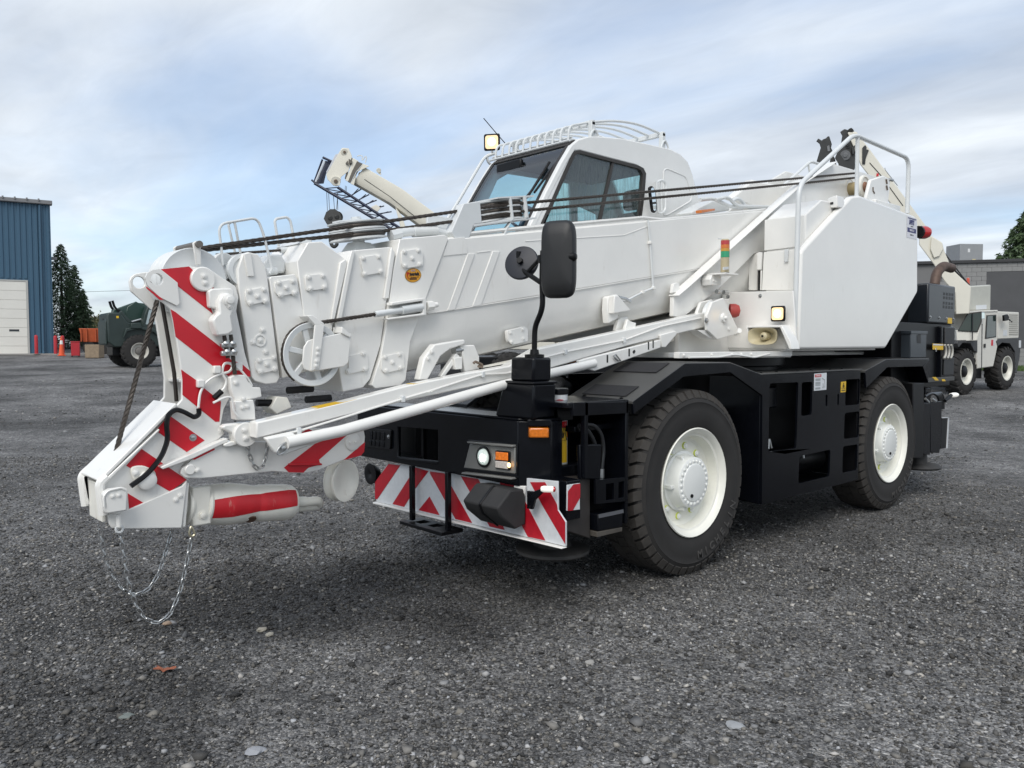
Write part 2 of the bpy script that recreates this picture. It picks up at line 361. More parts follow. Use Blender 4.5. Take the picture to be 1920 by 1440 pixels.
def build_ground():
    far = lambda lo, hi: (-np.geomspace(900, -lo, 16)[:-1], np.geomspace(hi, 900, 16)[1:])
    l, h = far(-44, 44); mid = lambda a, b: np.concatenate([np.arange(-44, a, .9), np.arange(a, b, .12), np.arange(b, 44.1, .9)])
    AX = np.concatenate([l, mid(4, 16), h]) + CAM.x + DH.x * 20; AY = np.concatenate([l, mid(-15, -1), h]) + CAM.y + DH.y * 20
    X, Y = np.meshgrid(AX, AY, indexing='ij'); n, k = len(AX), len(AY); Z = terrain(X, Y)
    S = (X - CAM.x) * DH.x + (Y - CAM.y) * DH.y
    Z = Z + np.where(S > 9.5, (np.sin(X * .9) * np.cos(Y * .7 + 1)) * .012, 0)
    v = np.stack([X, Y, Z], -1).reshape(-1, 3); i = np.arange(n * k).reshape(n, k)
    f = np.stack([i[:-1, :-1], i[1:, :-1], i[1:, 1:], i[:-1, 1:]], -1).reshape(-1, 4)
    me = bpy.data.meshes.new('ground'); me.from_pydata(v.tolist(), [], f.tolist()); me.polygons.foreach_set('use_smooth', [True] * len(me.polygons))
    a_ = me.attributes.new('damp_shade', 'FLOAT', 'POINT'); a_.data.foreach_set('value', damp_shade(v[:, 0], v[:, 1]).astype(np.float32))
    me.materials.append(GRAVEL); return tag(obj('ground', me, GRAVEL), kind='structure')
build_ground()

def stone_material():
    m = bpy.data.materials.new('loose_stone'); m.use_nodes = True; nt = m.node_tree; b = nt.nodes['Principled BSDF']
    a = nt.nodes.new('ShaderNodeAttribute'); a.attribute_name = 'tone'; nt.links.new(a.outputs['Color'], b.inputs['Base Color'])
    b.inputs['Roughness'].default_value = .75; b.inputs['Specular IOR Level'].default_value = .35; return m
STONE = stone_material()
def stones(name, px, py, size, tone, flat=.55, cube=False):
    n = len(px)
    if cube: base = np.array([(x, y, z) for z in (-1, 1) for y in (-1, 1) for x in (-1, 1)], float) * .75; F = np.array([(0, 2, 3, 1), (4, 5, 7, 6), (0, 1, 5, 4), (2, 6, 7, 3), (0, 4, 6, 2), (1, 3, 7, 5)])
    else: base = np.array([(1, 0, 0), (-1, 0, 0), (0, 1, 0), (0, -1, 0), (0, 0, 1), (0, 0, -1)], float); F = np.array([(0, 2, 4), (2, 1, 4), (1, 3, 4), (3, 0, 4), (2, 0, 5), (1, 2, 5), (3, 1, 5), (0, 3, 5)])
    k = len(base); V = base[None] * (1 + rng.uniform(-.33, .33, (n, k, 1))) + rng.uniform(-.25, .25, (n, k, 3))
    V *= np.stack([rng.uniform(.75, 1.3, n), rng.uniform(.7, 1.1, n), rng.uniform(flat - .2, flat + .2, n)], -1)[:, None, :]
    # tumble a little, then turn
    tx = rng.uniform(-.5, .5, n); c, s = np.cos(tx)[:, None], np.sin(tx)[:, None]
    V = np.stack([V[..., 0], V[..., 1] * c - V[..., 2] * s, V[..., 1] * s + V[..., 2] * c], -1)
    th = rng.uniform(0, 2 * np.pi, n); c, s = np.cos(th)[:, None], np.sin(th)[:, None]
    V = np.stack([V[..., 0] * c - V[..., 1] * s, V[..., 0] * s + V[..., 1] * c, V[..., 2]], -1)
    V *= size[:, None, None]; V[..., 0] += px[:, None]; V[..., 1] += py[:, None]; V[..., 2] += (terrain(px, py) + size * .28)[:, None]
    q = F.shape[1]; faces = (F[None] + (np.arange(n) * k)[:, None, None]).reshape(-1)
    me = bpy.data.meshes.new(name); me.vertices.add(n * k); me.vertices.foreach_set('co', V.reshape(-1).astype(np.float32))
    nf = n * len(F); me.loops.add(nf * q); me.loops.foreach_set('vertex_index', faces.astype(np.int32)); me.polygons.add(nf); me.polygons.foreach_set('loop_start', (np.arange(nf) * q).astype(np.int32))
    me.update(calc_edges=True)
    at_ = me.attributes.new('tone', 'FLOAT_COLOR', 'POINT'); at_.data.foreach_set('color', np.repeat(np.concatenate([tone, np.ones((n, 1))], 1), k, axis=0).reshape(-1).astype(np.float32))
    me.materials.append(STONE); return obj(name, me, STONE)
def fan(n, s0, s1, power):
    """random places in front of the camera, denser near it"""
    u = rng.uniform(0, 1, n); s = (s0 ** power + u * (s1 ** power - s0 ** power)) ** (1 / power)
    lat = rng.uniform(-.74, .74, n) * s
    return CAM.x + DH.x * s + _r.x * lat, CAM.y + DH.y * s + _r.y * lat
def tones(n, light=.08):
    g = rng.uniform(.022, .20, n); hi = rng.uniform(0, 1, n) < light; g = np.where(hi, rng.uniform(.22, .42, n), g); w = rng.uniform(-.06, .09, n)
    return np.stack([g * (1.02 + w * .6), g, g * (.97 - w)], -1)
x, y = fan(230000, 2.7, 12, .75)
lane = np.sin(.9 * (x * .8 - y) + 1.2 * np.sin(x * .7 + .5)) + .6 * np.sin(2.3 * x + 1.1 * y + np.sin(y * 2.1)); kp = rng.uniform(0, 1, len(x)) < np.clip(.80 + .32 * lane, .30, 1); x, y = x[kp], y[kp]
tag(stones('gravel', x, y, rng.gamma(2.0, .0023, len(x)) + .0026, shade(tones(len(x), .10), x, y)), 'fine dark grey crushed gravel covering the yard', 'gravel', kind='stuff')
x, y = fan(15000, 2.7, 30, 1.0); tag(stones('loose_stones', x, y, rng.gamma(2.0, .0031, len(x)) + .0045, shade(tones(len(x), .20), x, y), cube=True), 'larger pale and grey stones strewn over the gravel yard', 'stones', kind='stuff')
# single stones and the leaf that one can pick out
def rock(label, px, py, size, col, name='stone', fl=.6):
    p = at(px, py, z=0.0); b = bmesh.new(); bmesh.ops.create_icosphere(b, subdivisions=2, radius=1)
    for v in b.verts: v.co *= 1 + random.uniform(-.22, .18)
    me = bpy.data.meshes.new(name); b.to_mesh(me); b.free()
    o = obj(name, me, mat('stone_%d' % int(px), col, .8, var=.15, vscale=60), world=Matrix.Translation(p + Vector((0, 0, size * fl * .5))) @ Matrix.Rotation(random.uniform(0, 6), 4, 'Z') @ Matrix.Diagonal((size * 1.2, size * .9, size * fl, 1)))
    return tag(o, label, 'stone', 'stones one can pick out on the gravel')
rock('tan stone under the loop of the hanging chain', 314, 1171, .024, (.30, .22, .16))
rock('pale angular stone, upper of the pair under the boom', 491, 1183, .026, (.36, .33, .27))
rock('pale stone, lower of the pair under the boom', 505, 1192, .024, (.34, .32, .27))
rock('large light grey flat stone near the bottom, right of centre', 1378, 1362, .040, (.30, .31, .32), fl=.3)
rock('light grey stone near the bottom edge, left of centre', 480, 1411, .036, (.28, .29, .31), fl=.4)
rock('light stone on the open gravel ahead of the front wheel', 1105, 1245, .024, (.30, .29, .27))
rock('greenish flat stone on the dark gravel at lower left', 237, 1344, .030, (.15, .17, .16), fl=.3)
p = at(309, 1256, z=.012); lf = MB(); lob = []
for i in range(24):
    a = 2 * math.pi * i / 24; rr = .052 * (.55 + .45 * abs(math.cos(2.5 * a))) * (1.25 if abs(math.cos(a)) > .7 else .8); lob.append(Vector((rr * math.cos(a), rr * .62 * math.sin(a), .016 * math.cos(a) ** 2 + .004 * math.sin(5 * a))))
lf.v = [tuple(q) for q in lob] + [(q.x, q.y, q.z + .0012) for q in lob] + [(0, 0, .002), (0, 0, .0032)]; lf.f = [(i, (i + 1) % 24, 48) for i in range(24)] + [(24 + (i + 1) % 24, 24 + i, 49) for i in range(24)] + [(i, 24 + i, 24 + (i + 1) % 24, (i + 1) % 24) for i in range(24)]
tag(obj('fallen_leaf', lf, mat('dry_leaf', (.24, .075, .035), .7, var=.3, vscale=60), world=Matrix.Translation(p) @ Matrix.Rotation(R(40), 4, 'Z')), 'curled orange brown oak leaf lying on the gravel', 'leaf')

# ------------------------------------------------------------------ blue steel building on the left
def frame_box(o, rt, nm, w, dpt, h, z0=0):      # box with corner o (right end of visible wall), wall runs to -rt, depth along nm
    v = []
    for z in (z0, z0 + h):
        for q in (o, o - rt * w, o - rt * w + nm * dpt, o + nm * dpt): v.append(Vector((q.x, q.y, q.z + z)))
    return MB().add(v, [(3, 2, 1, 0), (4, 5, 6, 7), (0, 1, 5, 4), (1, 2, 6, 5), (2, 3, 7, 6), (3, 0, 4, 7)])
sB = 50.0
bc = ground_at(101, sB); bc.z -= .05
wr = (_r * 1.0 + DH * .62).normalized(); wn_ = Vector((-wr.y, wr.x, 0))     # wall direction, inward normal
Hb = up_px(bc, 383)
BLUE = mat('blue_steel_siding', (.044, .104, .165), .45, var=.05, vscale=.8, grime=.12, gcol=(.09, .13, .17))
bld = thing('steel_building', 'blue corrugated steel building with tall white overhead door at left', 'building', bc)
obj('wall', frame_box(bc, wr, wn_, 24, 18, Hb), BLUE, bld)
rib = MB().add([(-.10, 0, 0), (-.055, -.045, 0), (.055, -.045, 0), (.10, 0, 0), (-.10, 0, 1), (-.055, -.045, 1), (.055, -.045, 1), (.10, 0, 1)], [(0, 1, 5, 4), (1, 2, 6, 5), (2, 3, 7, 6), (4, 5, 6, 7), (3, 2, 1, 0)]).mesh('rib', 0); rib.materials.append(BLUE)
Mw = Matrix((wr, wn_, Vector((0, 0, 1)))).transposed().to_4x4()
dz0 = up_px(bc, 530); dxr = (101 - 59) / FPX * sB
for i in range(16):
    xx = .16 + .305 * i; lo = 0 if xx < dxr - .15 else dz0 + .2
    obj('rib', rib, BLUE, bld, world=Matrix.Translation(bc - wr * xx - wn_ * .002 + Vector((0, 0, lo))) @ Mw @ Matrix.Diagonal((1, 1, Hb - lo - .05, 1)))
TRIM = mat('grey_eave_trim', (.20, .20, .205), .5, var=.05)
ev = MB()
q0 = bc + wr * .12 + Vector((0, 0, Hb - .06)); ev.hexa([q0 - wn_ * .26, q0 + wn_ * .3, q0 + wn_ * .3 + Vector((0, 0, .22)), q0 - wn_ * .26 + Vector((0, 0, .26))], [q - wr * 24.3 for q in (q0 - wn_ * .26, q0 + wn_ * .3, q0 + wn_ * .3 + Vector((0, 0, .22)), q0 - wn_ * .26 + Vector((0, 0, .26)))])
eo = obj('eave_gutter', ev, TRIM, bld, bevel=.04)
for i in range(6):
    c = bc - wr * (.6 + i * .62) - wn_ * .28 + Vector((0, 0, Hb + .12)); obj('gutter_strap', MB().cyl(c, c + Vector((0, 0, .13)), .05, n=8), TRIM, eo)
dp = bc - wr * (101 - 84) / FPX * sB - wn_ * .11
obj('downspout', MB().rtube([dp + Vector((0, 0, Hb - .1)), dp + Vector((0, 0, .15)), dp - wn_ * .25 + Vector((0, 0, .05))], .065, .1), BLUE, bld)
DOORW = mat('cream_door', (.72, .705, .65), .5, var=.03, vscale=1)
dr0 = bc - wr * dxr
do = obj('overhead_door', frame_box(dr0 - wn_ * .02, wr, wn_, 4.6, .1, dz0), mat('door_joint', (.45, .43, .37), .6), bld)
npan = 8
for i in range(npan):
    z = dz0 * i / npan; obj('panel', frame_box(dr0 - wn_ * .05, wr, wn_, 4.6, .04, dz0 / npan - .012, z), DOORW, do, bevel=.01)
GLZ = mat('dark_glass', (.02, .024, .028), .08, coat=.5)
for x_ in (.42, 1.5, 2.6): obj('pane', frame_box(dr0 - wr * x_ - wn_ * .058, wr, wn_, .52, .02, .13, up_px(bc, 622)), GLZ, do)
JB = mat('door_jamb', (.42, .42, .40), .5)
obj('door_jamb', frame_box(dr0 + wr * .11 - wn_ * .07, wr, wn_, .11, .08, dz0), JB, bld); obj('door_head', frame_box(dr0 + wr * .11 - wn_ * .07, wr, wn_, 4.8, .08, .09, dz0), JB, bld)
wlp = bc + wn_ * .5 + wr * .02 + Vector((0, 0, up_px(bc, 483))); obj('wall_lamp', MB().box(-.02, .3, -.12, .12, -.09, .09), TRIM, bld, world=Matrix.Translation(wlp) @ Mw)
apr = MB()
for zz in (0, .1): apr.v += [tuple(q + Vector((0, 0, zz))) for q in (bc + wr * 3.4 - wn_ * 1.0, bc + wr * 3.4 + wn_ * 6, bc - wr * 14 + wn_ * 1, bc - wr * 14 - wn_ * 1.0)]
apr.f = [(3, 2, 1, 0), (4, 5, 6, 7), (0, 1, 5, 4), (1, 2, 6, 5), (2, 3, 7, 6), (3, 0, 4, 7)]
tag(obj('concrete_apron', apr, mat('concrete', (.30, .29, .27), .8, var=.1, bump=.1)), kind='structure')

# bollards, cone, red box, orange trailer, block
BOLR = mat('red_bollard', (.42, .02, .03), .5, var=.1, grime=.2)
for px, top, lab in ((68, 628, 'red steel bollard beside the white overhead door'), (104, 629, 'red steel bollard at the corner of the blue building'), (117.5, 629, 'red steel bollard behind the orange traffic cone')):
    p = ground_at(px, 48.6 if px < 110 else 49.5, .05); h = up_px(p, top)
    t = thing('bollard', lab, 'bollard', p, 'red bollards along the building')
    obj('post', MB().lathe(p, (0, 0, 1), [(.10, 0), (.10, h - .1), (.085, h - .04), (.05, h - .008), (0, h)], 16), BOLR, t)
    obj('collar', MB().lathe(p, (0, 0, 1), [(.16, 0), (.16, .02), (.105, .03)], 16), mat('concrete', (.3, .29, .27)), t)
p = ground_at(115, 47.2, .02); h = up_px(p, 631)
t = thing('traffic_cone', 'orange traffic cone with a white band beside red bollards', 'traffic cone', p)
ORG = mat('cone_orange', (.75, .10, .03), .5, var=.05)
obj('base', MB().box(-.19, .19, -.19, .19, 0, .05), ORG, t, bevel=.02, world=Matrix.Translation(p))
obj('cone', MB().lathe(p, (0, 0, 1), [(.16, .05), (.035, h), (.0, h)], 20), ORG, t)
obj('band', MB().lathe(p, (0, 0, 1), [(.16 - .125 * (h * .6 - .05) / (h - .05) + .004, h * .6), (.16 - .125 * (h * .8 - .05) / (h - .05) + .004, h * .8)], 20), mat('cone_white', (.75, .74, .7), .5), t)
p = ground_at(141.5, 46.5); h = up_px(p, 640)
t = thing('storage_box', 'bright red steel box standing on the gravel near the cone', 'box', p)
Mb = Matrix.Translation(p) @ Matrix.Rotation(YAW + R(25), 4, 'Z')
obj('body', MB().box(-.22, .22, -.25, .25, 0.06, h - .05), BOLR, t, bevel=.02, world=Mb); obj('lid', MB().box(-.24, .24, -.27, .27, h - .045, h), BOLR, t, bevel=.015, world=Mb)
for sx in (-.18, .18): obj('foot', MB().box(sx - .03, sx + .03, -.25, .25, 0, .055), BLACKM, t, world=Mb)
p = ground_at(163, 50); h = up_px(p, 616)
ORM = mat('orange_machine', (.40, .075, .02), .5, var=.12, grime=.3)
Mb = Matrix.Translation(p) @ Matrix.Rotation(YAW + R(20), 4, 'Z')
t = thing('orange_trailer', 'orange hopper trailer half hidden behind the dark green telehandler', 'trailer', p)
obj('hopper', MB().hexa([(-.15, -.5, .75), (1.4, -.5, .75), (1.4, .5, .75), (-.15, .5, .75)], [(-.35, -.6, h), (1.5, -.6, h), (1.5, .6, h), (-.35, .6, h)]), ORM, t, bevel=.03, world=Mb)
for xx in (-.25, .05, .55, 1.1): obj('brace', MB().box(xx, xx + .06, -.66, -.57, .78, h - .02), ORM, t, world=Mb)
obj('frame', MB().box(-.2, 1.5, -.45, .45, .45, .74), BLACKM, t, world=Mb)
for xx in (.2, 1.1): obj('wheel', MB().cyl((xx, -.55, .38), (xx, -.3, .38), .38, n=20), RUBBER, t, world=Mb)
p = ground_at(177, 45); tag(obj('concrete_block', MB().box(-.4, .4, -.3, .3, 0, up_px(p, 646)), mat('tan_concrete', (.25, .19, .13), .85, var=.15, bump=.3), bevel=.03, world=Matrix.Translation(p) @ Matrix.Rotation(YAW, 4, 'Z')), 'tan concrete block on the ground behind the green telehandler', 'concrete block')

# ------------------------------------------------------------------ trees
def leaf_mat(name, col, var=.45):
    m = mat(name, col, .6, var=var, vscale=1.1); return m
def tri_cloud(name, C_, A_, B_, m, parent=None):
    """many small leaf faces: centre + two half-axes each (numpy n x 3)"""
    n = len(C_); V = np.stack([C_ - A_ - B_ * .4, C_ + A_ - B_ * .4, C_ + B_], 1).reshape(-1, 3)
    me = bpy.data.meshes.new(name); me.vertices.add(3 * n); me.vertices.foreach_set('co', V.reshape(-1).astype(np.float32)); me.loops.add(3 * n); me.loops.foreach_set('vertex_index', np.arange(3 * n, dtype=np.int32))
    me.polygons.add(n); me.polygons.foreach_set('loop_start', (np.arange(n) * 3).astype(np.int32)); me.update(calc_edges=True); me.materials.append(m); return obj(name, me, m, parent)
def conifer(p, h, w, label, m, nb=150, per=70, leaf=.09, droop=.25, bare=.06, group=None):
    t = thing('spruce_tree', label, 'tree', p, group)
    tr = MB().tube([p, p + Vector((.03, 0, h * .5)), p + Vector((0, .02, h))], [h * .022, h * .013, .01], n=8)
    bark = mat('bark', (.06, .045, .035), .9, var=.3, vscale=20)
    CC, AA, BB = [], [], []
    for i in range(nb):
        f = bare + (1 - bare) * (i / nb) ** .85; z = h * f; az = i * 2.399 + random.uniform(-.3, .3); ln = w * (1 - f) ** .82 * random.uniform(.6, 1.12) + .06 * w
        dv = Vector((math.cos(az), math.sin(az), 0)); st = p + Vector((0, 0, z))
        if i % 4 == 0: tr.tube([st, st + dv * ln * .5 + Vector((0, 0, -droop * ln * .2)), st + dv * ln * .9 + Vector((0, 0, -droop * ln * .55))], [.03 * (1 - f) + .008, .02 * (1 - f) + .006, .004], n=4)
        k = max(8, int(per * (ln / w) ** .8)); s = rng.uniform(.12, 1, k) ** .75; side = rng.normal(0, .16, k) * ln * (1.15 - s * .7); vert = rng.normal(0, .05, k) * ln + .02
        sd_ = np.array([-dv.y, dv.x, 0]); c = np.array(st) + np.outer(s * ln, np.array(dv)) + np.outer(side, sd_); c[:, 2] += -droop * ln * s ** 1.6 + vert + .10 * ln * np.clip(s - .8, 0, 1)
        CC.append(c); a = rng.normal(0, 1, (k, 3)); a /= np.linalg.norm(a, axis=1)[:, None]; AA.append(a * leaf * rng.uniform(.35, .7, (k, 1)))
        b_ = rng.normal(0, .5, (k, 3)) + np.array(dv) * .8; b_[:, 2] -= .4; b_ /= np.linalg.norm(b_, axis=1)[:, None]; BB.append(b_ * leaf * rng.uniform(1.0, 2.0, (k, 1)))
    obj('trunk', tr, bark, t); tri_cloud('crown', np.concatenate(CC), np.concatenate(AA), np.concatenate(BB), m, t); return t
def broadleaf(p, h, w, label, m, n=9000, leaf=.12, group=None, trunk_h=.3):
    t = thing('leafy_tree', label, 'tree', p, group); tr = MB().tube([p, p + Vector((.1, 0, h * .35)), p + Vector((0, .1, h * .75))], [h * .03, h * .02, .03], n=8)
    cl = []
    for i in range(22):
        a, e = random.uniform(0, 6.28), random.uniform(-.5, 1.4); rr = random.uniform(.35, .8)
        c = p + Vector((math.cos(a) * math.cos(e) * w * rr, math.sin(a) * math.cos(e) * w * rr, h * (trunk_h + .35) + math.sin(e) * h * .33 * rr)); cl.append(c)
        tr.tube([p + Vector((0, 0, h * random.uniform(.2, .45))), (p + c) * .5 + Vector((0, 0, h * .22)), c], [h * .012, h * .007, .01], n=4)
    k = n // len(cl); CC = np.concatenate([np.array(c) + rng.normal(0, 1, (k, 3)) * np.array([w * .22, w * .22, h * .09]) for c in cl]); n = len(CC)
    a = rng.normal(0, 1, (n, 3)); a /= np.linalg.norm(a, axis=1)[:, None]; b_ = rng.normal(0, 1, (n, 3)); b_ /= np.linalg.norm(b_, axis=1)[:, None]
    obj('trunk', tr, mat('bark', (.06, .045, .035)), t); tri_cloud('crown', CC, a * leaf * .6, b_ * leaf, m, t); return t
SPR = leaf_mat('spruce_needles', (.055, .090, .042)); PIN = leaf_mat('pine_needles', (.065, .105, .042)); LEAFG = leaf_mat('leaves', (.06, .085, .032)); LEAF2 = leaf_mat('leaves_yellowing', (.10, .10, .04))
p = ground_at(118, 60); conifer(p, up_px(p, 458), 2.45, 'tall dark spruce standing beside the blue building', SPR, nb=240, per=90, leaf=.085, droop=.30)
p = ground_at(143, 61.5); conifer(p, up_px(p, 497), 1.75, 'slimmer dark spruce just right of the tallest one', SPR, nb=170, per=85, leaf=.085, droop=.2)
p = ground_at(158, 60); conifer(p, up_px(p, 545), 1.3, 'short dark spruce nearest the green telehandler', SPR, nb=130, per=80, leaf=.085, droop=.2)
for px, s_, top, w_, lab, mm in ((176, 84, 572, 1.9, 'pale green leafy tree behind the green telehandler, left', LEAF2), (206, 88, 580, 2.4, 'mid green leafy tree behind the green telehandler', LEAFG), (238, 90, 590, 2.4, 'green leafy tree behind the lugs of the boom head', LEAFG)):
    p = ground_at(px, s_); broadleaf(p, up_px(p, top), w_, lab, mm, n=7000, leaf=.16, group='trees beyond the yard', trunk_h=.05)
p = ground_at(1925, 44); conifer(p, up_px(p, 392), 3.6, 'broad pine rising behind the grey block building at right', PIN, nb=230, per=190, leaf=.10, droop=.05, bare=.25)
p = ground_at(1990, 46); conifer(p, up_px(p, 330), 3.2, 'tall pine at the right edge behind the block building', PIN, nb=200, per=170, leaf=.10, droop=.05, bare=.2)
# tree line that closes the yard behind the machines
for i, px in enumerate((420, 700, 930, 1150, 1330)):
    p = ground_at(px, 105 + 6 * (i % 3)); broadleaf(p, 5.2 + .8 * (i % 2), 5.5, 'low distant tree beyond the yard, %s of the five behind the crane' % ('leftmost', 'second from left', 'middle one', 'second from right', 'rightmost')[i], LEAFG, n=4200, leaf=.3, group='trees far behind the crane', trunk_h=.05)
tg = thing('power_line', 'thin dark overhead wire crossing the sky behind the boom head', 'wire', ground_at(150, 96))
w0, w1 = at(150, 547.5, d=95), at(900, 470, d=130); wmb = MB(); wpl = [w0.lerp(w1, i / 12) - Vector((0, 0, 1.5 * math.sin(math.pi * i / 12))) for i in range(13)]; obj('wire', wmb.tube(wpl, .02, n=5), BLACKM, tg)
obj('pole', MB().tube([ground_at(150, 96), w0 + Vector((0, 0, -.2))], [.14, .1], n=8), mat('bark', (.06, .045, .035)), tg)

# ------------------------------------------------------------------ grey block building on the right
gb = ground_at(1795, 37); gb.z -= .3
gr_ = (_r - DH * .30).normalized(); gn = Vector((-gr_.y, gr_.x, 0)); Hg = up_px(gb, 494)
BLK = mat('grey_block', (.235, .235, .232), .85, var=.10, vscale=3, bump=.15); DKP = mat('dark_grey_paint', (.072, .073, .077), .7, var=.08, vscale=2, bump=.1)
gt = thing('block_building', 'grey concrete block building with a dark painted panel at right', 'building', gb)
def gbox(x0, x1, d0, d1, z0, z1):
    v = [gb + gr_ * x + gn * d + Vector((0, 0, z)) for z in (z0, z1) for d in (d0, d1) for x in (x0, x1)]
    return MB().add(v, [(0, 2, 3, 1), (4, 5, 7, 6), (0, 1, 5, 4), (2, 6, 7, 3), (0, 4, 6, 2), (1, 3, 7, 5)])
obj('wall', gbox(-3.6, 14, .05, 12, 0, Hg), mat('block_mortar', (.16, .16, .16), .9), gt)
blk = MB().box(0, .395, 0, .06, 0, .195).mesh('block', 0); blk.materials.append(BLK)
Mg = Matrix((gr_, gn, Vector((0, 0, 1)))).transposed().to_4x4(); cnt = 0; pz0 = up_px(gb, 653); rows = int(Hg / .203)
for r_i in range(rows):
    for c_i in range(26):
        xx = -.9 + c_i * .405 + (.2 if r_i % 2 else 0); zz = Hg - .2 - r_i * .203
        inpanel = (xx > .95 and pz0 - .1 < zz < Hg - .5)
        if inpanel or cnt > 298 or xx > 4.6: continue
        q = gb + gr_ * (xx) + gn * .0 + Vector((0, 0, zz)); obj('block', blk, BLK, gt, world=Matrix.Translation(q) @ Mg); cnt += 1
obj('dark_panel', gbox(1.12, 14, -.008, .045, pz0, Hg - .42), DKP, gt)
obj('coping', gbox(-3.7, 14.1, -.10, 12, Hg, Hg + .14), mat('dark_coping', (.03, .03, .032), .5), gt, bevel=.01)
hv0, hz0 = gb + gr_ * .75 + gn * 3.0, Hg + .14
un = thing('rooftop_unit', 'grey box shaped air unit on the roof of the block building', 'air unit', hv0 + Vector((0, 0, hz0)))
Mh = Matrix.Translation(hv0 + Vector((0, 0, hz0))) @ Mg @ Matrix.Rotation(R(22), 4, 'Z'); hh = up_px(gb + gn * 3.0, 458) - hz0
UG = mat('unit_grey', (.27, .28, .29), .5, var=.05)
obj('body', MB().box(-.1, 1.1, 0, 1.1, .06, hh), UG, un, bevel=.015, world=Mh); obj('curb', MB().box(-.05, 1.05, .05, 1.05, 0, .06), DKP, un, world=Mh)
obj('notice', MB().box(.55, .72, -.006, -.001, .1, .35), mat('unit_sticker', (.6, .52, .3), .6), un, world=Mh); obj('notice', MB().box(.3, .42, -.006, -.001, hh * .62, hh * .78), mat('notice_white', (.65, .66, .66), .6), un, world=Mh)
gs = MB(); gq = [gb - gr_ * 2 - gn * 3.2, gb + gr_ * 14 - gn * 3.2, gb + gr_ * 14 + gn * .2, gb - gr_ * 2 + gn * .2]
gs.v = [(q.x, q.y, float(terrain(q.x, q.y)) + .012) for q in gq]; gs.f = [(0, 1, 2, 3)]
tag(obj('grass_verge', gs, mat('grass_soil', (.035, .05, .018), .9, var=.3)), kind='structure')
n = 16000; gx = rng.uniform(-2, 9, n); gd = rng.uniform(-3.1, 0, n); cx_ = gb.x + gr_.x * gx + gn.x * gd; cy_ = gb.y + gr_.y * gx + gn.y * gd; C_ = np.stack([cx_, cy_, terrain(cx_, cy_) + .03], -1)
a = rng.normal(0, 1, (n, 3)); a[:, 2] = 0; a /= np.linalg.norm(a, axis=1)[:, None]; b_ = rng.normal(0, .35, (n, 3)); b_[:, 2] = 1
tag(tri_cloud('grass', C_, a * .012, b_ * rng.uniform(.05, .13, (n, 1)), mat('grass_blades', (.07, .12, .03), .7, var=.3, vscale=2)), 'strip of short green grass before the block building', 'grass', kind='stuff')
# ------------------------------------------------------------------ the white crane: carrier
HW = 1.10; YF = -1.50                                  # half width, front face
crane = thing('mobile_crane', 'white two axle mobile crane with black carrier and red striped boom head', 'crane', (0, 1.6, 0))
def part(name, mb, m, parent=crane, **k): return obj(name, mb, m, parent, **k)
V = Vector

# main frame and decks
fr = MB(); fr.box(-.62, .62, -1.28, 4.9, .55, 1.12); part('main_frame', fr, BLACKM, bevel=.01)
for yy in (0, 3.44): part('axle', MB().cyl((-.8, yy, .685), (.8, yy, .685), .14, n=16).box(-.22, .22, yy - .22, yy + .22, .45, .92), BLACKM, bevel=.02)
deck = MB(); deck.box(-1.08, .98, YF + .34, -.70, 1.13, 1.17); deck.box(-1.08, .60, -.70, 4.3, 1.13, 1.16); part('front_deck', deck, BLACK, bevel=.006)
part('slew_ring', MB().cyl((-.05, 1.75, 1.16), (-.05, 1.75, 1.50), .72, n=48).cyl((-.05, 1.75, 1.5), (-.05, 1.75, 1.58), .78, n=48), BLACKM, bevel=.006)

# front bumper: front plate with a step opening, chamfered corner
zt, zb = 1.215, .80
def fy(reg, l, y=YF): return pts(reg, l, y=y)
opening = [V((p.x, YF, p.z)) for p in fy('p', [(746, 800), (821, 806), (821, 864), (746, 856)])]
xl, xr = -1.10, at(971, 790, y=YF).x
ztl = at(810, 771, y=YF).z
front_poly = [V((xl, YF, zb)), V((xr, YF, zb)), V((xr, YF, zt)), V((xl, YF, zt))]
bum = MB().prism(front_poly, (0, .03, 0), [opening])
cy1 = YF + .15; cx1 = at(1034, 850, y=cy1).x                              # chamfer end
bum.hexa([V((xr, YF, zb)), V((cx1, cy1, zb)), V((cx1, cy1, zt)), V((xr, YF, zt))], [V((xr - .03, YF + .03, zb)), V((cx1 - .03, cy1, zb)), V((cx1 - .03, cy1, zt)), V((xr - .03, YF + .03, zt))])
bum.box(cx1 - .03, cx1, cy1, cy1 + .10, zb, zt)
bum.prism([V((xl, YF + .01, zt)), V((xr - .01, YF + .01, zt)), V((cx1 - .01, cy1, zt)), V((cx1 - .01, cy1 + .1, zt)), V((xl, cy1 + .1, zt))], (0, 0, .016))
bum.prism([V((xl, YF + .01, zb)), V((xr - .01, YF + .01, zb)), V((cx1 - .01, cy1, zb)), V((cx1 - .01, cy1 + .1, zb)), V((xl, cy1 + .1, zb))], (0, 0, .02))
bumper = part('front_bumper', bum, BLACK, bevel=.006)
rec = MB(); o0, o1, o2, o3 = opening; rec.box(o0.x - .5, o1.x + .02, YF + .25, YF + .27, o3.z - .05, o1.z + .05); rec.box(o0.x - .45, o1.x + .02, YF + .03, YF + .25, o2.z - .06, o2.z - .04); part('step_recess', rec, BLACKM, bumper)
part('recess_post', MB().box((o0.x + o1.x) / 2 - .12, (o0.x + o1.x) / 2 - .09, YF + .12, YF + .15, o2.z - .05, o1.z + .05), BLACKM, bumper)
lip = MB().prism([V((p.x, YF - .004, p.z)) for p in fy('p', [(746, 858), (821, 866), (821, 871), (746, 862)])], (0, .06, 0)); part('step_lip', lip, BLACK, bumper, bevel=.003)
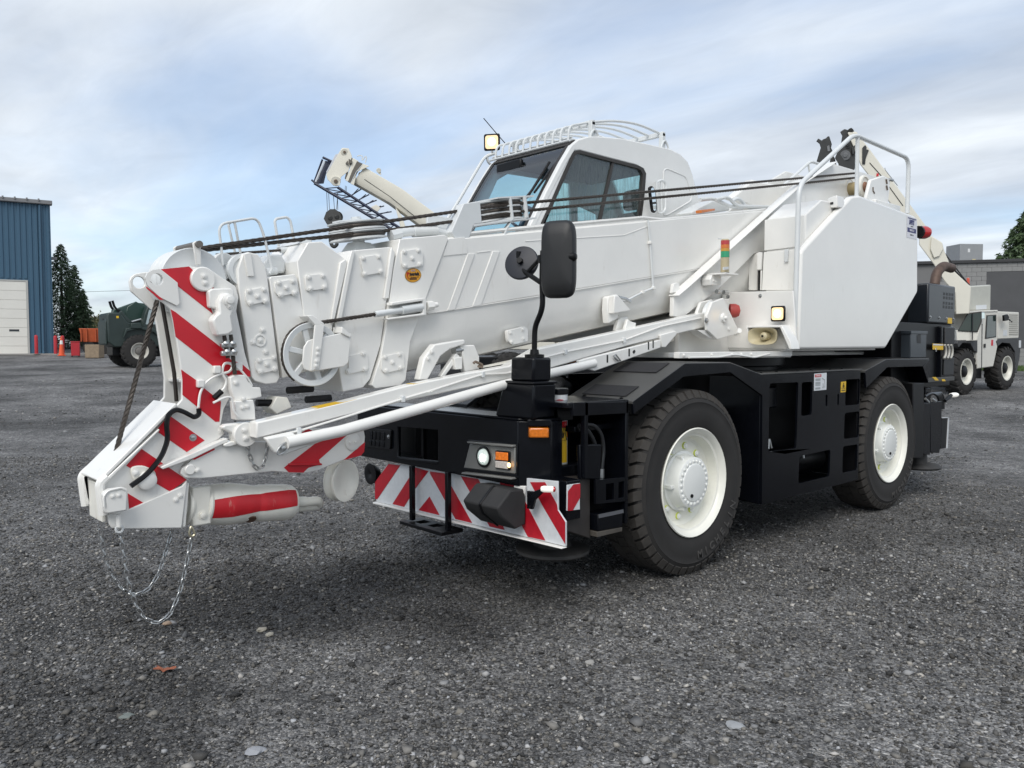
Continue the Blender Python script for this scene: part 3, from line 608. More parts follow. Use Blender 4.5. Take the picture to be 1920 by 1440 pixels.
# embossed number plate holder at the far end
q = rect_round(fy('p', [(690, 802), (736, 806), (735, 842), (688, 837)]), .02); part('plate_holder', plate_y(q, YF - .018, YF), BLACKM, bumper, bevel=.003)
qq = [V((p.x, YF - .0185, p.z)) for p in fy('p', [(697, 808), (731, 811), (730, 838), (695, 833)])]
for i, fx in enumerate((.1, .3, .52, .78)):
    c = qq[0].lerp(qq[1], fx) * .75 + qq[3].lerp(qq[2], fx) * .25; part('embossed_bar', MB().box(c.x - .018, c.x + .018, YF - .024, YF - .018, c.z - .035, c.z + .03), BLACK, bumper, bevel=.002)
    c = qq[0].lerp(qq[1], fx) * .15 + qq[3].lerp(qq[2], fx) * .85; part('embossed_bar', MB().box(c.x - .022, c.x + .016, YF - .024, YF - .018, c.z - .02, c.z + .02), BLACK, bumper, bevel=.002)
bolt(bumper, fy('p', [(728.5, 818.5)], YF - .02)[0], .011, (0, -1, 0), STEEL)

# headlamp panel
hp = fy('f', [(840, 655), (1130, 680), (1130, 850), (800, 812)]); hl = part('headlamp_panel', plate_y(hp, YF - .02, YF + .001), SILVER, bevel=.006)
rimp = fy('f', [(822, 632), (1140, 656), (1140, 878), (778, 832)]); part('panel_surround', MB().prism([V((p.x, YF - .012, p.z)) for p in rimp], (0, .013, 0), [[V((p.x, YF - .012, p.z)) for p in fy('f', [(836, 652), (1132, 677), (1132, 853), (796, 814)])]]), BLACK, hl, bevel=.003)
part('panel_lip', plate_y(fy('f', [(812, 836), (1128, 872), (1128, 885), (805, 848)]), YF - .05, YF), SILVER, hl, bevel=.004)
part('panel_hood', plate_y(fy('f', [(838, 640), (1132, 664), (1132, 678), (842, 652)]), YF - .045, YF), SILVER, hl, bevel=.004)
LAMP = mat('headlamp_glass', (.55, .6, .58), .08, coat=1, emit=(.85, 1.0, .92), estr=.25)
lc = pt('f', 918, 742, y=YF - .02)
part('lamp_ring', MB().lathe(lc, (0, -1, 0), [(.070, -.01), (.070, .010), (.060, .012), (.054, .004)], 32), BLACKM, hl)
part('headlamp', MB().lathe(lc + V((0, -.004, 0)), (0, -1, 0), [(.054, 0), (.050, .012), (.036, .022), (.018, .026), (0, .028)], 32), LAMP, hl)
part('headlamp_bulb', MB().lathe(lc + V((.014, -.024, -.003)), (0, -1, 0), [(.024, 0), (.022, .008), (.016, .012), (0, .013)], 24), mat('lamp_lit', (1, 1, .95), .2, emit=(1, 1, .93), estr=14), hl)
iq = fy('f', [(1012, 698), (1105, 706), (1105, 826), (1012, 814)]); part('lamp_frame', plate_y(rect_round(iq, .012), YF - .032, YF - .019), BLACKM, hl, bevel=.003)
part('turn_signal', plate_y(fy('f', [(1020, 706), (1098, 713), (1098, 764), (1018, 758)]), YF - .040, YF - .0325), mat('amber_lit', (.65, .16, .01), .15, coat=.8, emit=(1, .22, .02), estr=.12, var=.3, vscale=70), hl, bevel=.004)
part('position_lamp', plate_y(fy('f', [(1018, 764), (1098, 771), (1098, 819), (1018, 808)]), YF - .040, YF - .0325), mat('clear_lens', (.6, .55, .5), .12, coat=.9, var=.2, vscale=60), hl, bevel=.004)
part('position_bulb', MB().lathe(pt('f', 1078, 796, y=YF - .041), (0, -1, 0), [(.016, 0), (.012, .004), (0, .006)], 16), mat('warm_lit', (1, .6, .3), .3, emit=(1, .55, .2), estr=3), hl)
# side marker on the chamfer
cn = V((-(cy1 - YF), (cx1 - xr), 0)).normalized(); cn = V(((cy1 - YF), -(cx1 - xr), 0)).normalized(); ct = V((cx1 - xr, cy1 - YF, 0)).normalized()
mcen = V((xr, YF, 0)).lerp(V((cx1, cy1, 0)), .62); mcen.z = at(1012, 810, y=YF + .1).z
sm = MB()
for s_ in (0, 1): pass
sm.hexa([mcen + ct * a + V((0, 0, b)) for a, b in ((-.068, -.038), (.068, -.038), (.068, .038), (-.068, .038))], [mcen + cn * .045 + ct * a + V((0, 0, b)) for a, b in ((-.056, -.030), (.062, -.030), (.062, .030), (-.056, .030))])
part('side_marker', sm, AMBER, bumper, bevel=.008)
part('marker_hood', MB().hexa([mcen + ct * a + V((0, 0, b)) for a, b in ((-.07, .041), (.08, .041), (.08, .085), (-.07, .085))], [mcen + cn * .05 + ct * a + V((0, 0, b)) for a, b in ((-.07, .041), (.08, .041), (.08, .085), (-.07, .085))]), BLACK, bumper, bevel=.006)

# red and white chevron board below the bumper
YB = -1.46
REFW = mat('reflective_white', (.62, .64, .66), .35, var=.06, vscale=30, coat=.2); REFR = mat('reflective_red', (.42, .010, .022), .32, var=.12, vscale=30, coat=.3)
bp_ = fy('f', [(225, 1028), (1440, 1318), (1440, 1160), (1390, 1085), (1388, 900), (300, 785), (218, 905)], YB)
board = part('chevron_board', plate_y(bp_, YB, YB + .015), REFW, bevel=.002)
part('board_lip', MB().prism([V((p.x, YB - .035, p.z)) for p in fy('f', [(225, 1030), (1440, 1322), (1440, 1330), (225, 1040)], YB)], (0, .05, 0)), WHITE, board, bevel=.003)
for poly in ([(305, 787), (380, 797), (232, 1015), (218, 1012), (218, 905)], [(440, 800), (562, 834), (472, 952), (405, 1064), (330, 1046), (440, 872)], [(572, 836), (662, 848), (842, 1168), (735, 1142), (572, 850)],
             [(770, 866), (880, 884), (1020, 1130), (1050, 1212), (955, 1190)], [(1010, 890), (1115, 898), (1312, 1280), (1200, 1256), (1110, 1085)], [(1215, 905), (1310, 905), (1388, 1050), (1392, 1085), (1440, 1160), (1440, 1302), (1300, 1065)], [(568, 998), (632, 1117), (498, 1085)]):
    part('red_stripe', plate_y(fy('f', poly, YB), YB - .003, YB - .0005), REFR, board)
for px, y0, y1 in ((455, 800, 1148), (686, 840, 1215)):
    a, b = pt('f', px, y0, y=YF - .02), pt('f', px, y1, y=YF - .02); part('step_post', MB().box(a.x - .017, a.x + .017, YF - .037, YF - .003, b.z, a.z), BLACK, board, bevel=.004)
a, b = pt('f', 418, 1150, y=YF - .03), pt('f', 690, 1200, y=YF - .03)
part('front_step', MB().prism([V((a.x, YF - .09, a.z - .02)), V((b.x, YF - .09, a.z - .02)), V((b.x, YF + .10, a.z - .02)), V((a.x, YF + .10, a.z - .02))], (0, 0, .025), [[V((x_, YF - .03, a.z - .02)), V((x_ + .09, YF - .03, a.z - .02)), V((x_ + .09, YF + .06, a.z - .02)), V((x_, YF + .06, a.z - .02))] for x_ in (a.x + .10, a.x + .26)]), BLACKM, board, bevel=.003)
# rubber wheel chock strapped to the board
k0, k1 = pt('f', 800, 930, y=YF - .1), pt('f', 1110, 1000, y=YF - .1)
chx0, chx1 = k0.x + .10, k1.x - .03; cz1, cz0 = at(890, 905, y=YF - .06).z, at(950, 993, y=YF - .1).z
ch = part('wheel_chock', MB().prism([V((chx0, YF + .03, cz1)), V((chx0, YF - .10, cz1 + .01)), V((chx0, YF - .21, cz1 - .09)), V((chx0, YF - .18, cz1 - .15)), V((chx0, YF - .06, cz0)), V((chx0, YF + .03, cz0 + .02))], (chx1 - chx0, 0, 0)), mat('chock_rubber', (.022, .022, .023), .75, var=.15, bump=.1, bscale=40), bevel=.012)
xm = (chx0 + chx1) / 2 - .01; part('chock_rib', MB().prism([V((xm, YF - .10, cz1 + .018)), V((xm, YF - .215, cz1 - .087)), V((xm, YF - .188, cz1 - .155)), V((xm, YF - .06, cz0 - .01)), V((xm, YF - .05, cz0 + .1)), V((xm, YF - .05, cz1))], (.022, 0, 0)), BLACKM, ch, bevel=.004)
# corner bracket with a small strobe
bb = pts('f', [(1115, 925), (1185, 930), (1170, 1055), (1150, 1055), (1145, 990), (1118, 965)], y=YB - .02); part('white_bracket', plate_y(bb, YB - .03, YB - .01), WHITE, bevel=.004)
bb = pts('f', [(1195, 960), (1235, 965), (1290, 945), (1300, 965), (1245, 1020), (1230, 1080), (1195, 1075)], y=YB - .07); sb = part('strobe_bracket', plate_y(bb, YB - .075, YB - .055), BLACK, bevel=.004)
for zz in (975, 1065): bolt(sb, pt('f', 1212, zz, y=YB - .076), .008, (0, -1, 0), BLACKM)
stc = pt('f', 1328, 950, y=YB - .08); part('strobe_lens', MB().lathe(stc, (.8, .6, 0), [(0, -.045), (.014, -.042), (.020, -.025), (.020, .025), (.014, .042), (0, .045)], 16), mat('strobe_clear', (.8, .8, .76), .1, coat=1, emit=(1, .95, .85), estr=.25), sb)
part('strobe_tip', MB().lathe(stc + V((.8, .6, 0)) * .044, (.8, .6, 0), [(.017, -.010), (.016, 0.0), (0, .005)], 14), REDLENS, sb)
# round horn under the far end of the bumper
part('signal_horn', MB().lathe(pt('f', 205, 850, y=YF + .06), (0, -1, 0), [(.05, -.04), (.075, 0), (.085, .03), (.03, .035), (.0, .02)], 24), BLACKM)

# front left outrigger: jack, cover, box with hoses
jy = -1.16; jx = at(1047, 800, y=jy).x
jz0, jz1 = at(1047, 868, x=jx).z, at(1047, 728, x=jx).z
jk = part('outrigger_jack', MB().cyl((jx, jy, jz0 - .1), (jx, jy, jz1 - .04), .06, n=32), REFW)
part('jack_cap', MB().cyl((jx, jy, jz1 - .04), (jx, jy, jz1), .064, n=32), BLACK, jk, bevel=.005)
for za, zc in ((.30, .42), (.66, .75)):
    zz0 = jz0 + (jz1 - jz0) * za; zz1 = jz0 + (jz1 - jz0) * zc
    mb_ = MB(); ring0 = [V((jx + .0612 * math.cos(t), jy + .0612 * math.sin(t), zz0 + .055 * math.sin(t + 2.2))) for t in np.linspace(0, 2 * math.pi, 28, endpoint=False)]; ring1 = [V((p.x, p.y, p.z + (zz1 - zz0))) for p in ring0]
    mb_.loft([ring0, ring1], caps=False); part('red_band', mb_, REFR, jk)
part('jack_guard', MB().box(jx - .02, jx + .012, jy - .105, jy - .065, jz0 - .02, at(1040, 758, x=jx).z), BLACK, jk, bevel=.004); part('guard_band', MB().box(jx - .07, jx + .068, jy - .075, jy + .07, at(1040, 788, x=jx).z, at(1040, 760, x=jx).z), BLACK, jk, bevel=.004)
yst = MB(); ang0, ang1 = -1.25, -.25
for nm, z0_, z1_, mm in (('caution_sticker', .02, .48, YELLOW), ('sticker_head', .49, .57, REDLENS)):
    g = MB(); zz0 = jz0 + (jz1 - jz0) * z0_; zz1 = jz0 + (jz1 - jz0) * z1_
    r0 = [(jx + .0625 * math.cos(t), jy + .0625 * math.sin(t)) for t in np.linspace(-.75, .30, 8)]
    g.v = [(x_, y_, zz0) for x_, y_ in r0] + [(x_, y_, zz1) for x_, y_ in r0]; g.f = [(i, i + 1, 9 + i, 8 + i) for i in range(7)]; part(nm, g, mm, jk)
zc_ = jz0 + (jz1 - jz0) * .38; tq = V((math.cos(-.2), math.sin(-.2), 0)); rt_ = V((-tq.y, tq.x, 0)); b0 = V((jx, jy, zc_)) + tq * .064
part('warning_mark', MB().tube([b0 + rt_ * -.022 + V((0, 0, -.03)), b0 + rt_ * .022 + V((0, 0, -.03)), b0 + V((0, 0, .06))], .0035, n=4, closed=True).tube([b0 + rt_ * -.008 + V((0, 0, -.015)), b0 + V((0, 0, .02))], .005, n=4), PRINT, jk)
part('jack_housing', MB().box(jx - .12, jx + .10, jy - .12, jy + .12, .70, jz0), BLACK, bevel=.015)
part('jack_leg', MB().box(jx - .10, jx + .08, jy - .15, jy + .1, .47, .71), BLACK, bevel=.02)
padc = at(1036, 1036, y=jy + .05); part('jack_foot', MB().cyl((padc.x, padc.y, padc.z + .1), (padc.x, padc.y, .72), .06, n=24), BLACKM)
part('outrigger_pad', MB().lathe(padc, (0, 0, 1), [(0, 0), (.23, 0), (.25, .015), (.25, .035), (.22, .045), (.13, .055), (.10, .10), (.09, .16), (0, .16)], 40), mat('dusty_black_steel', (.030, .029, .028), .6, var=.3, vscale=12, grime=.5, gcol=(.08, .07, .06)), bevel=0)
rp = [V((HW + .005, p.y, p.z)) for p in pts('m', [(258, 838), (350, 824), (350, 1022), (255, 1032)], x=HW + .005)]
rf = part('reflector_plate', MB().prism(rp, (-.012, 0, 0)), REFW, bevel=.002)
rs = [V((HW + .0065, p.y, p.z)) for p in pts('m', [(258, 885), (300, 832), (350, 826), (350, 930), (295, 1028), (256, 1031)], x=HW + .005)]; part('red_stripe', MB().prism(rs, (.001, 0, 0)), REFR, rf)
part('reflector_arm', MB().box(HW - .16, HW - .008, rp[0].y + .005, rp[1].y + .02, rp[2].z - .06, rp[0].z + .02), BLACK, bevel=.006)
# outrigger box in front of the front wheel: posts, roof, back wall, hoses
bx = lambda l: [V((HW, p.y, p.z)) for p in pts('m', l, x=HW)]
y0_, y1_ = bx([(262, 300), (716, 300)])[0].y, bx([(262, 300), (716, 300)])[1].y
zr_ = bx([(500, 212)])[0].z; ob = part('outrigger_box', MB().box(.62, .66, y0_, y1_, .55, zr_ - .03).box(.66, HW, y1_ - .03, y1_, .50, zr_).box(.62, HW - .005, y0_, y1_ - .03, zr_ - .03, zr_ + .004), BLACK, bevel=.006)
pa = bx([(388, 215), (412, 215), (412, 790), (388, 790)]); part('box_post', MB().prism(pa, (-.04, 0, 0)), BLACK, ob, bevel=.003)
pa = bx([(300, 220), (716, 210), (712, 300), (412, 318), (300, 322)]); part('box_header', MB().prism(pa, (-.03, 0, 0)), BLACK, ob, bevel=.004)
pa = bx([(355, 800), (470, 790), (470, 1250), (250, 1180), (250, 1060), (350, 1030)]); part('beam_end', MB().prism([V((HW - .05, p.y, p.z)) for p in pa], (-.22, 0, 0)), mat('scuffed_black', (.028, .024, .022), .6, var=.3, grime=.5, gcol=(.07, .055, .045)), ob, bevel=.006)
pa = bx([(375, 540), (540, 535), (530, 800), (380, 800)]); part('beam_cheek', MB().prism([V((HW - .03, p.y, p.z)) for p in pa], (-.03, 0, 0)), BLACK, ob, bevel=.006)
pa = bx([(470, 800), (690, 780), (690, 960), (470, 980)]); ho = [bx([(545, 830), (605, 822), (605, 945), (545, 955)]), bx([(640, 815), (682, 808), (680, 930), (638, 938)])]
part('hose_plate', MB().prism(pa, (-.02, 0, 0), ho), BLACK, ob, bevel=.003)
pa = bx([(485, 1060), (672, 1020), (672, 1150), (485, 1185)]); part('foot_step', MB().prism(pa, (-.12, 0, 0)), BLACK, ob, bevel=.006)
pa = bx([(487, 1058), (672, 1020), (674, 1046), (489, 1086)]); part('step_edge', MB().prism([p + V((.004, 0, 0)) for p in pa], (-.003, 0, 0)), mat('worn_steel_edge', (.16, .165, .18), .4, metal=.5), ob)
pa = bx([(478, 1190), (668, 1155), (668, 1185), (478, 1230)]); part('step_tread', MB().prism(pa, (-.2, 0, 0)), mat('dirty_steel', (.07, .062, .052), .7, var=.3), ob, bevel=.003)
for l in ([(400, 395), (470, 430), (520, 520), (543, 640), (545, 770)], [(430, 392), (510, 390), (570, 450), (590, 560), (572, 760)]):
    hz = [V((HW - .07, p.y, p.z)) for p in pts('m', l, x=HW)]; part('hydraulic_hose', MB().tube(fillet(hz, .12), .014, n=10), mat('hose_rubber', (.015, .016, .018), .28, coat=.3), ob)
    part('hose_fitting', MB().cyl(hz[-1] + V((0, 0, .03)), hz[-1] - V((0, 0, .03)), .018, n=6), STEEL, ob)
for l in ((610, 453), (660, 600), (600, 770)): bolt(ob, V((.662, pt('m', *l, x=HW - .3).y, pt('m', *l, x=HW - .3).z)), .014, (1, 0, 0), STEEL)

# fenders
def fender(edge_top, edge_bot, win, pads, nm='fender'):
    T_ = [V((HW, p.y, p.z)) for p in edge_top]; B_ = [V((HW, p.y, p.z)) for p in edge_bot]
    f = MB()
    for i in range(len(T_) - 1):       # top sheet
        a, b = T_[i], T_[i + 1]; dz = V((0, 0, -.022)); f.hexa([a, b, b + V((-win, 0, 0)), a + V((-win, 0, 0))], [a + dz, b + dz, b + dz + V((-win, 0, 0)), a + dz + V((-win, 0, 0))])
    o = part(nm, f, GREYDK, bevel=.004)
    part('fender_skirt', MB().prism(T_ + B_[::-1], (-.02, 0, 0)).v and MB().prism([p + V((.002, 0, -.004)) for p in T_] + [p + V((.002, 0, 0)) for p in B_[::-1]], (-.022, 0, 0)), BLACK, o, bevel=.004)
    for (i, t0, t1, x0, x1) in pads:
        a, b = T_[i].lerp(T_[i + 1], t0), T_[i].lerp(T_[i + 1], t1); n_ = V((0, -(b - a).z, (b - a).y)).normalized() * .004
        q = [a + V((-x0, 0, 0)) + n_, b + V((-x0, 0, 0)) + n_, b + V((-x1, 0, 0)) + n_, a + V((-x1, 0, 0)) + n_]; part('grip_pad', MB().prism(q, n_), GRIP, o)
    return o
e1 = pts('g', [(640, 795), (975, 550), (1265, 545), (1475, 625)], x=HW); e2 = pts('g', [(645, 880), (965, 640), (1265, 612), (1475, 762)], x=HW)
ff = fender(e1, e2, .60, [(0, .08, .33, .10, .50), (0, .70, .97, .12, .52)])
for x_ in (.12, .46): bolt(ff, e1[0].lerp(e1[1], .04) + V((-x_, 0, .0)), .012, (0, -.4, .9), BLACKM)
part('fender_apron', MB().prism([V((.55, -.75, 1.12)), V((.55, .9, 1.12)), V((.55, .9, .60)), V((.55, .8, .60)), V((.55, -.75, .60))], (.03, 0, 0)), BLACKM)
e1 = pts('h', [(900, 462), (1035, 388), (1310, 384)], x=HW); e2 = pts('h', [(905, 575), (1040, 442), (1268, 438)], x=HW); e2[2] = pt('h', 1268, 436, x=HW)
rfn = fender(e1, e2, .60, [(1, .12, .7, .15, .42)])
tl = [V((HW, p.y, p.z)) for p in pts('h', [(1268, 436), (1310, 386), (1304, 542)], x=HW)]; part('fender_tail', MB().prism([p + V((.003, 0, 0)) for p in tl], (-.55, 0, 0)), BLACK, rfn, bevel=.004)

# side panel with openings
sx = lambda l: [V((HW, p.y, p.z)) for p in pts('h', l, x=HW)]
outer = sx([(240, 492), (900, 462), (870, 1165), (235, 1330)])
outer[1].y = outer[2].y = 2.70; outer[2].z = outer[3].z = .395
hol = [rect_round(sx(l), .03) for l in ([(285, 545), (470, 537), (457, 962), (277, 986)], [(492, 538), (560, 534), (556, 745), (488, 756)], [(476, 1012), (676, 970), (670, 1142), (470, 1190)], [(775, 520), (866, 515), (861, 680), (770, 687)], [(768, 735), (862, 724), (857, 890), (762, 902)], [(757, 950), (851, 936), (846, 1102), (752, 1120)],
                                       [(645, 617), (657, 616), (656, 690), (644, 692)], [(721, 612), (731, 611), (730, 682), (720, 684)])]
panel = part('side_panel', MB().prism(outer, (-.02, 0, 0), [[p for p in h] for h in hol]), BLACK, bevel=.003)
part('panel_return', MB().prism([V((HW - .02, outer[0].y, outer[0].z)), V((HW - .02, outer[0].y, .395)), V((.60, outer[0].y, .45)), V((.60, outer[0].y, outer[0].z))], (0, .02, 0)), BLACK, panel, bevel=.003)
part('panel_bottom', MB().box(.62, HW - .02, outer[0].y + .02, 2.68, .40, .42), BLACKM, panel)
part('side_deck', MB().box(.60, HW - .002, outer[0].y, 2.75, outer[0].z + .001, outer[0].z + .014), GREYDK, panel, bevel=.004)
for i in range(6): bolt(panel, V((HW - .06 - .03 * (i % 2), 1.0 + .3 * i, outer[0].z + .014)), .012, (0, 0, 1), BLACKM)
bk = part('valve_box', MB().box(.78, .98, *sorted((sx([(325, 570), (420, 560)])[0].y, sx([(325, 570), (420, 560)])[1].y)), sx([(325, 715)])[0].z, sx([(325, 575)])[0].z), BLACK, bevel=.012)
part('valve_cable', MB().tube(fillet([V((.98, sx([(345, 715)])[0].y, sx([(345, 715)])[0].z)), V((1.0, sx([(345, 745)])[0].y, sx([(345, 745)])[0].z)), V((.95, sx([(340, 775)])[0].y, sx([(340, 775)])[0].z))], .03), .008, n=6), STEEL, bk)
part('air_tank', MB().lathe((.80, 1.10, .62), (0, 1, 0), [(0, 0), (.10, .02), (.12, .06), (.12, 1.3), (.10, 1.34), (0, 1.36)], 24), BLACKM)
for (l, ang) in (((300, 985), .5), ((360, 960), .2), ((380, 955), -.2), ((490, 1120), 0), ((585, 1020), .05)):
    c = sx([l])[0]; part('hose_end', MB().tube([V((.98, c.y, c.z - .02)), V((.97, c.y + ang * .1, c.z + .06))], .010, n=8), STEEL, panel)
part('mid_frame', MB().box(.60, .64, .95, 2.75, .42, 1.4), BLACKM, panel)
# safety stickers
s1 = sx([(570, 482), (650, 476), (648, 585), (568, 592)]); st_ = part('safety_sticker', MB().prism([p + V((.0015, 0, 0)) for p in s1], (.001, 0, 0)), mat('sticker_white', (.66, .68, .70), .4))
def on(q, u_, v_): return q[0].lerp(q[1], u_).lerp(q[3].lerp(q[2], u_), v_) + V((.0028, 0, 0))
def sub(q, u0, v0, u1, v1, m, par, nm, t=.0006): return part(nm, MB().prism([on(q, u0, v0), on(q, u1, v0), on(q, u1, v1), on(q, u0, v1)], (t, 0, 0)), m, par)
sub(s1, .06, .06, .56, .22, mat('danger_red', (.55, .06, .06), .4), st_, 'danger_bar'); GP = mat('grey_print', (.33, .35, .36), .5)
for v0, v1 in ((.30, .44), (.50, .66), (.68, .73), (.82, .94)): sub(s1, .10, v0, .50, v1, GP, st_, 'text_block')
part('pictogram', MB().tube([on(s1, .62, .30), on(s1, .82, .40), on(s1, .86, .82), on(s1, .64, .84)], .004, n=4).tube([on(s1, .70, .6), on(s1, .72, .82)], .005, n=4), GP, st_)
text('DANGER', .020, on(s1, .31, .14) + V((.001, 0, 0)), (0, 1, -.0), (0, 0, 1), mat('sticker_white', (.66, .68, .7)), st_)
s2 = sx([(742, 535), (775, 531), (772, 600), (740, 603)]); st2 = part('hazard_sticker', MB().prism([p + V((.0015, 0, 0)) for p in s2], (.001, 0, 0)), YELLOW)
part('hazard_triangle', MB().tube([on(s2, .5, .12), on(s2, .82, .66), on(s2, .18, .66)], .003, n=4, closed=True).tube([on(s2, .5, .3), on(s2, .5, .58)], .006, n=4).tube([on(s2, .15, .82), on(s2, .85, .82)], .004, n=4), PRINT, st2)

# wheels
def tyre_mesh(Rr=.685, w=.39):
    t = MB(); h = w / 2
    prof = [(.335, -h + .05), (.345, -h + .015), (.40, -h + .004), (.47, -h - .008), (.54, -h - .012), (.585, -h - .006), (.592, -h - .010), (.60, -h - .004), (.625, -h + .004), (.645, -h + .018), (.652, -h + .045), (.655, 0), (.652, h - .045), (.645, h - .018), (.625, h - .004), (.60, h + .004), (.592, h + .010), (.585, h + .006), (.54, h + .012), (.48, h + .010), (.43, h + .002), (.405, h - .010), (.395, h - .02), (.385, h - .05)]
    t.lathe((0, 0, 0), (1, 0, 0), prof, 72); t.cyl((-h + .06, 0, 0), (-h + .10, 0, 0), .336, n=48)
    return t.mesh('tyre', 40)
def tread_mesh(Rr=.685, w=.39, n=46):
    t = MB(); h = w / 2
    for i in range(n):
        for row, (x0, x1, off, sk) in enumerate(((.105, h + .001, 0, .10), (.022, .098, .35, -.06), (-.060, .016, .0, .06), (-.136, -.066, .45, -.06), (-h - .001, -.143, .15, -.10))):
            a0 = 2 * math.pi * (i + off) / n; da = 2 * math.pi / n * (.75 if row in (0, 4) else .86)
            sgn = 1 if row == 0 else -1
            def P_(r_, a, x): return V((x, r_ * math.sin(a), r_ * math.cos(a)))
            s0, s1_ = (0, sk * .5) if row in (0, 2) else (sk * .5, 0)
            jag = .02 * random.uniform(-1, 1)
            if row in (0, 4):
                xi, xo = (x0, x1) if row == 0 else (x1, x0)
                top = [P_(Rr, a0, xi), P_(Rr, a0 + da, xi), P_(Rr - .006, a0 + da + sk * .35, xo - sgn * .03), P_(Rr - .006, a0 + sk * .35, xo - sgn * .03)]
                mid = [P_(.625, a0 + da + sk * .45, xo), P_(.625, a0 + sk * .45, xo)]
                bot = [P_(.645, a0, xi), P_(.645, a0 + da, xi), P_(.60, a0 + da + sk * .45, xo - sgn * .012), P_(.60, a0 + sk * .45, xo - sgn * .012)]
                v = top + mid + bot
                t.add(v, [(0, 1, 2, 3), (3, 2, 4, 5), (5, 4, 8, 9), (0, 3, 5, 9, 6), (1, 7, 8, 4, 2), (0, 6, 7, 1), (6, 9, 8, 7)])
            else:
                t.add([P_(Rr, a0 + jag, x0), P_(Rr, a0 + da, x0), P_(Rr, a0 + da + sk * .3, x1), P_(Rr, a0 + sk * .3 + jag, x1), P_(.645, a0 + jag, x0), P_(.645, a0 + da, x0), P_(.645, a0 + da + sk * .3, x1), P_(.645, a0 + sk * .3 + jag, x1)],
                      [(0, 1, 2, 3), (7, 6, 5, 4), (0, 4, 5, 1), (1, 5, 6, 2), (2, 6, 7, 3), (3, 7, 4, 0)])
    return t.mesh('tread', 30)
RIMW = mat('cream_wheel_paint', (.80, .79, .715), .38, var=.03, vscale=10, grime=.25, gcol=(.32, .16, .08), coat=.2); HUBW = mat('hub_paint', (.80, .81, .78), .32, var=.02, coat=.3)
TYM, TRM = tyre_mesh(), tread_mesh()
h_ = .195
rimp_ = [(.380, -.12), (.383, h_ - .03), (.395, h_ - .012), (.405, h_ + .002), (.398, h_ + .009), (.386, h_ - .000), (.368, h_ - .014), (.360, h_ - .030), (.345, h_ - .036), (.338, h_ - .075), (.328, h_ - .11), (.305, h_ - .125), (.20, h_ - .125), (.0, h_ - .125)]
RIM = MB().lathe((0, 0, 0), (1, 0, 0), rimp_, 56).mesh('wheel', 30)
hz_ = h_ - .125
HUB = MB().lathe((0, 0, 0), (1, 0, 0), [(.225, hz_), (.225, hz_ + .015), (.205, hz_ + .020), (.188, hz_ + .07), (.188, hz_ + .095), (.185, hz_ + .112), (.176, hz_ + .116), (.142, hz_ + .117), (.136, hz_ + .124), (.12, hz_ + .127), (0, hz_ + .128)], 48).mesh('hub', 30)
FLUO = mat('fluorescent_mark', (.55, .62, .10), .5)
nutm = MB().cyl((0, 0, -.004), (0, 0, .010), .026, n=16).mesh('nut_mark'); nutm.materials.append(FLUO)
def wheel(x, y, side, rot=0, lettering=False):
    Wm = Matrix.Translation((x, y, .685)) @ (Matrix.Identity(4) if side > 0 else Matrix.Rotation(math.pi, 4, 'Z')) @ Matrix.Rotation(rot, 4, 'X')
    w = obj('wheel', RIM, RIMW, crane, world=Wm); obj('tyre', TYM, RUBBER, w, world=Wm); obj('tread', TRM, RUBB2, w, world=Wm); obj('hub', HUB, HUBW, w, world=Wm)
    for i in range(24):
        a = 2 * math.pi * i / 24; bolt(w, Wm @ V((hz_ + .115, .159 * math.sin(a), .158 * math.cos(a))), .0125, (side, 0, 0), HUBW)
    for i in range(10):
        a = 2 * math.pi * (i + .3) / 10; c = V((hz_ + .002, .262 * math.sin(a), .262 * math.cos(a)))
        obj('nut_mark', nutm, FLUO, w, world=Wm @ axis_matrix(c, (1, 0, 0))); bolt(w, Wm @ (c + V((.01, 0, 0))), .017, (side, 0, 0), HUBW)
    for i in range(5):
        a = 2 * math.pi * i / 5 + .9; c = V((hz_ + .04, .196 * math.sin(a), .194 * math.cos(a))); obj('hub_lug', MB().box(-.03, .035, -.014, .014, -.012, .022), HUBW, w, world=Wm @ Matrix.Translation(c) @ Matrix.Rotation(-a, 4, 'X'), bevel=.004)
    obj('drain_plug', MB().cyl((0, 0, 0), (0, 0, .008), .014, n=10), BLACKM, w, world=Wm @ axis_matrix(V((hz_ + .128, -.05, -.09)), (1, 0, 0)))
    if lettering:
        for i, chh in enumerate('MICHELIN'):
            a = R(178) - R(8.4) * (i + .5) ; rr = .545
            c = V((h_ + .0125, rr * math.sin(a), rr * math.cos(a))); up_ = V((0, -math.sin(a), -math.cos(a)))
            text(chh, .085, V((x, y, .685)) + c, V((0, -math.cos(a), math.sin(a))), up_, mat('letter_rubber', (.060, .057, .054), .7), w, 'raised_letter', ext=.003, bold=.001)
    return w
wf = wheel(HW - .195, 0, 1, .05, True); wheel(HW - .195, 3.44, 1, .3, True); wheel(-HW + .195, 0, -1, .1); wheel(-HW + .195, 3.44, -1, .2)

# far side fenders, plain
for y0f in (-.75, 2.70):
    part('far_fender', MB().prism([V((-.62, y0f, 1.20)), V((-.62, y0f + .45, 1.44)), V((-.62, y0f + 1.1, 1.44)), V((-.62, y0f + 1.6, 1.20)), V((-.62, y0f + 1.6, 1.17)), V((-.62, y0f + 1.1, 1.41)), V((-.62, y0f + .45, 1.41)), V((-.62, y0f, 1.17))], (-.48, 0, 0)), BLACK, bevel=.004)
part('far_panel', MB().box(-HW, -HW + .02, .95, 2.7, .4, 1.4), BLACK, bevel=.003)
part('panel_end', MB().box(.62, HW - .022, 2.685, 2.70, .42, 1.42), BLACKM, panel)
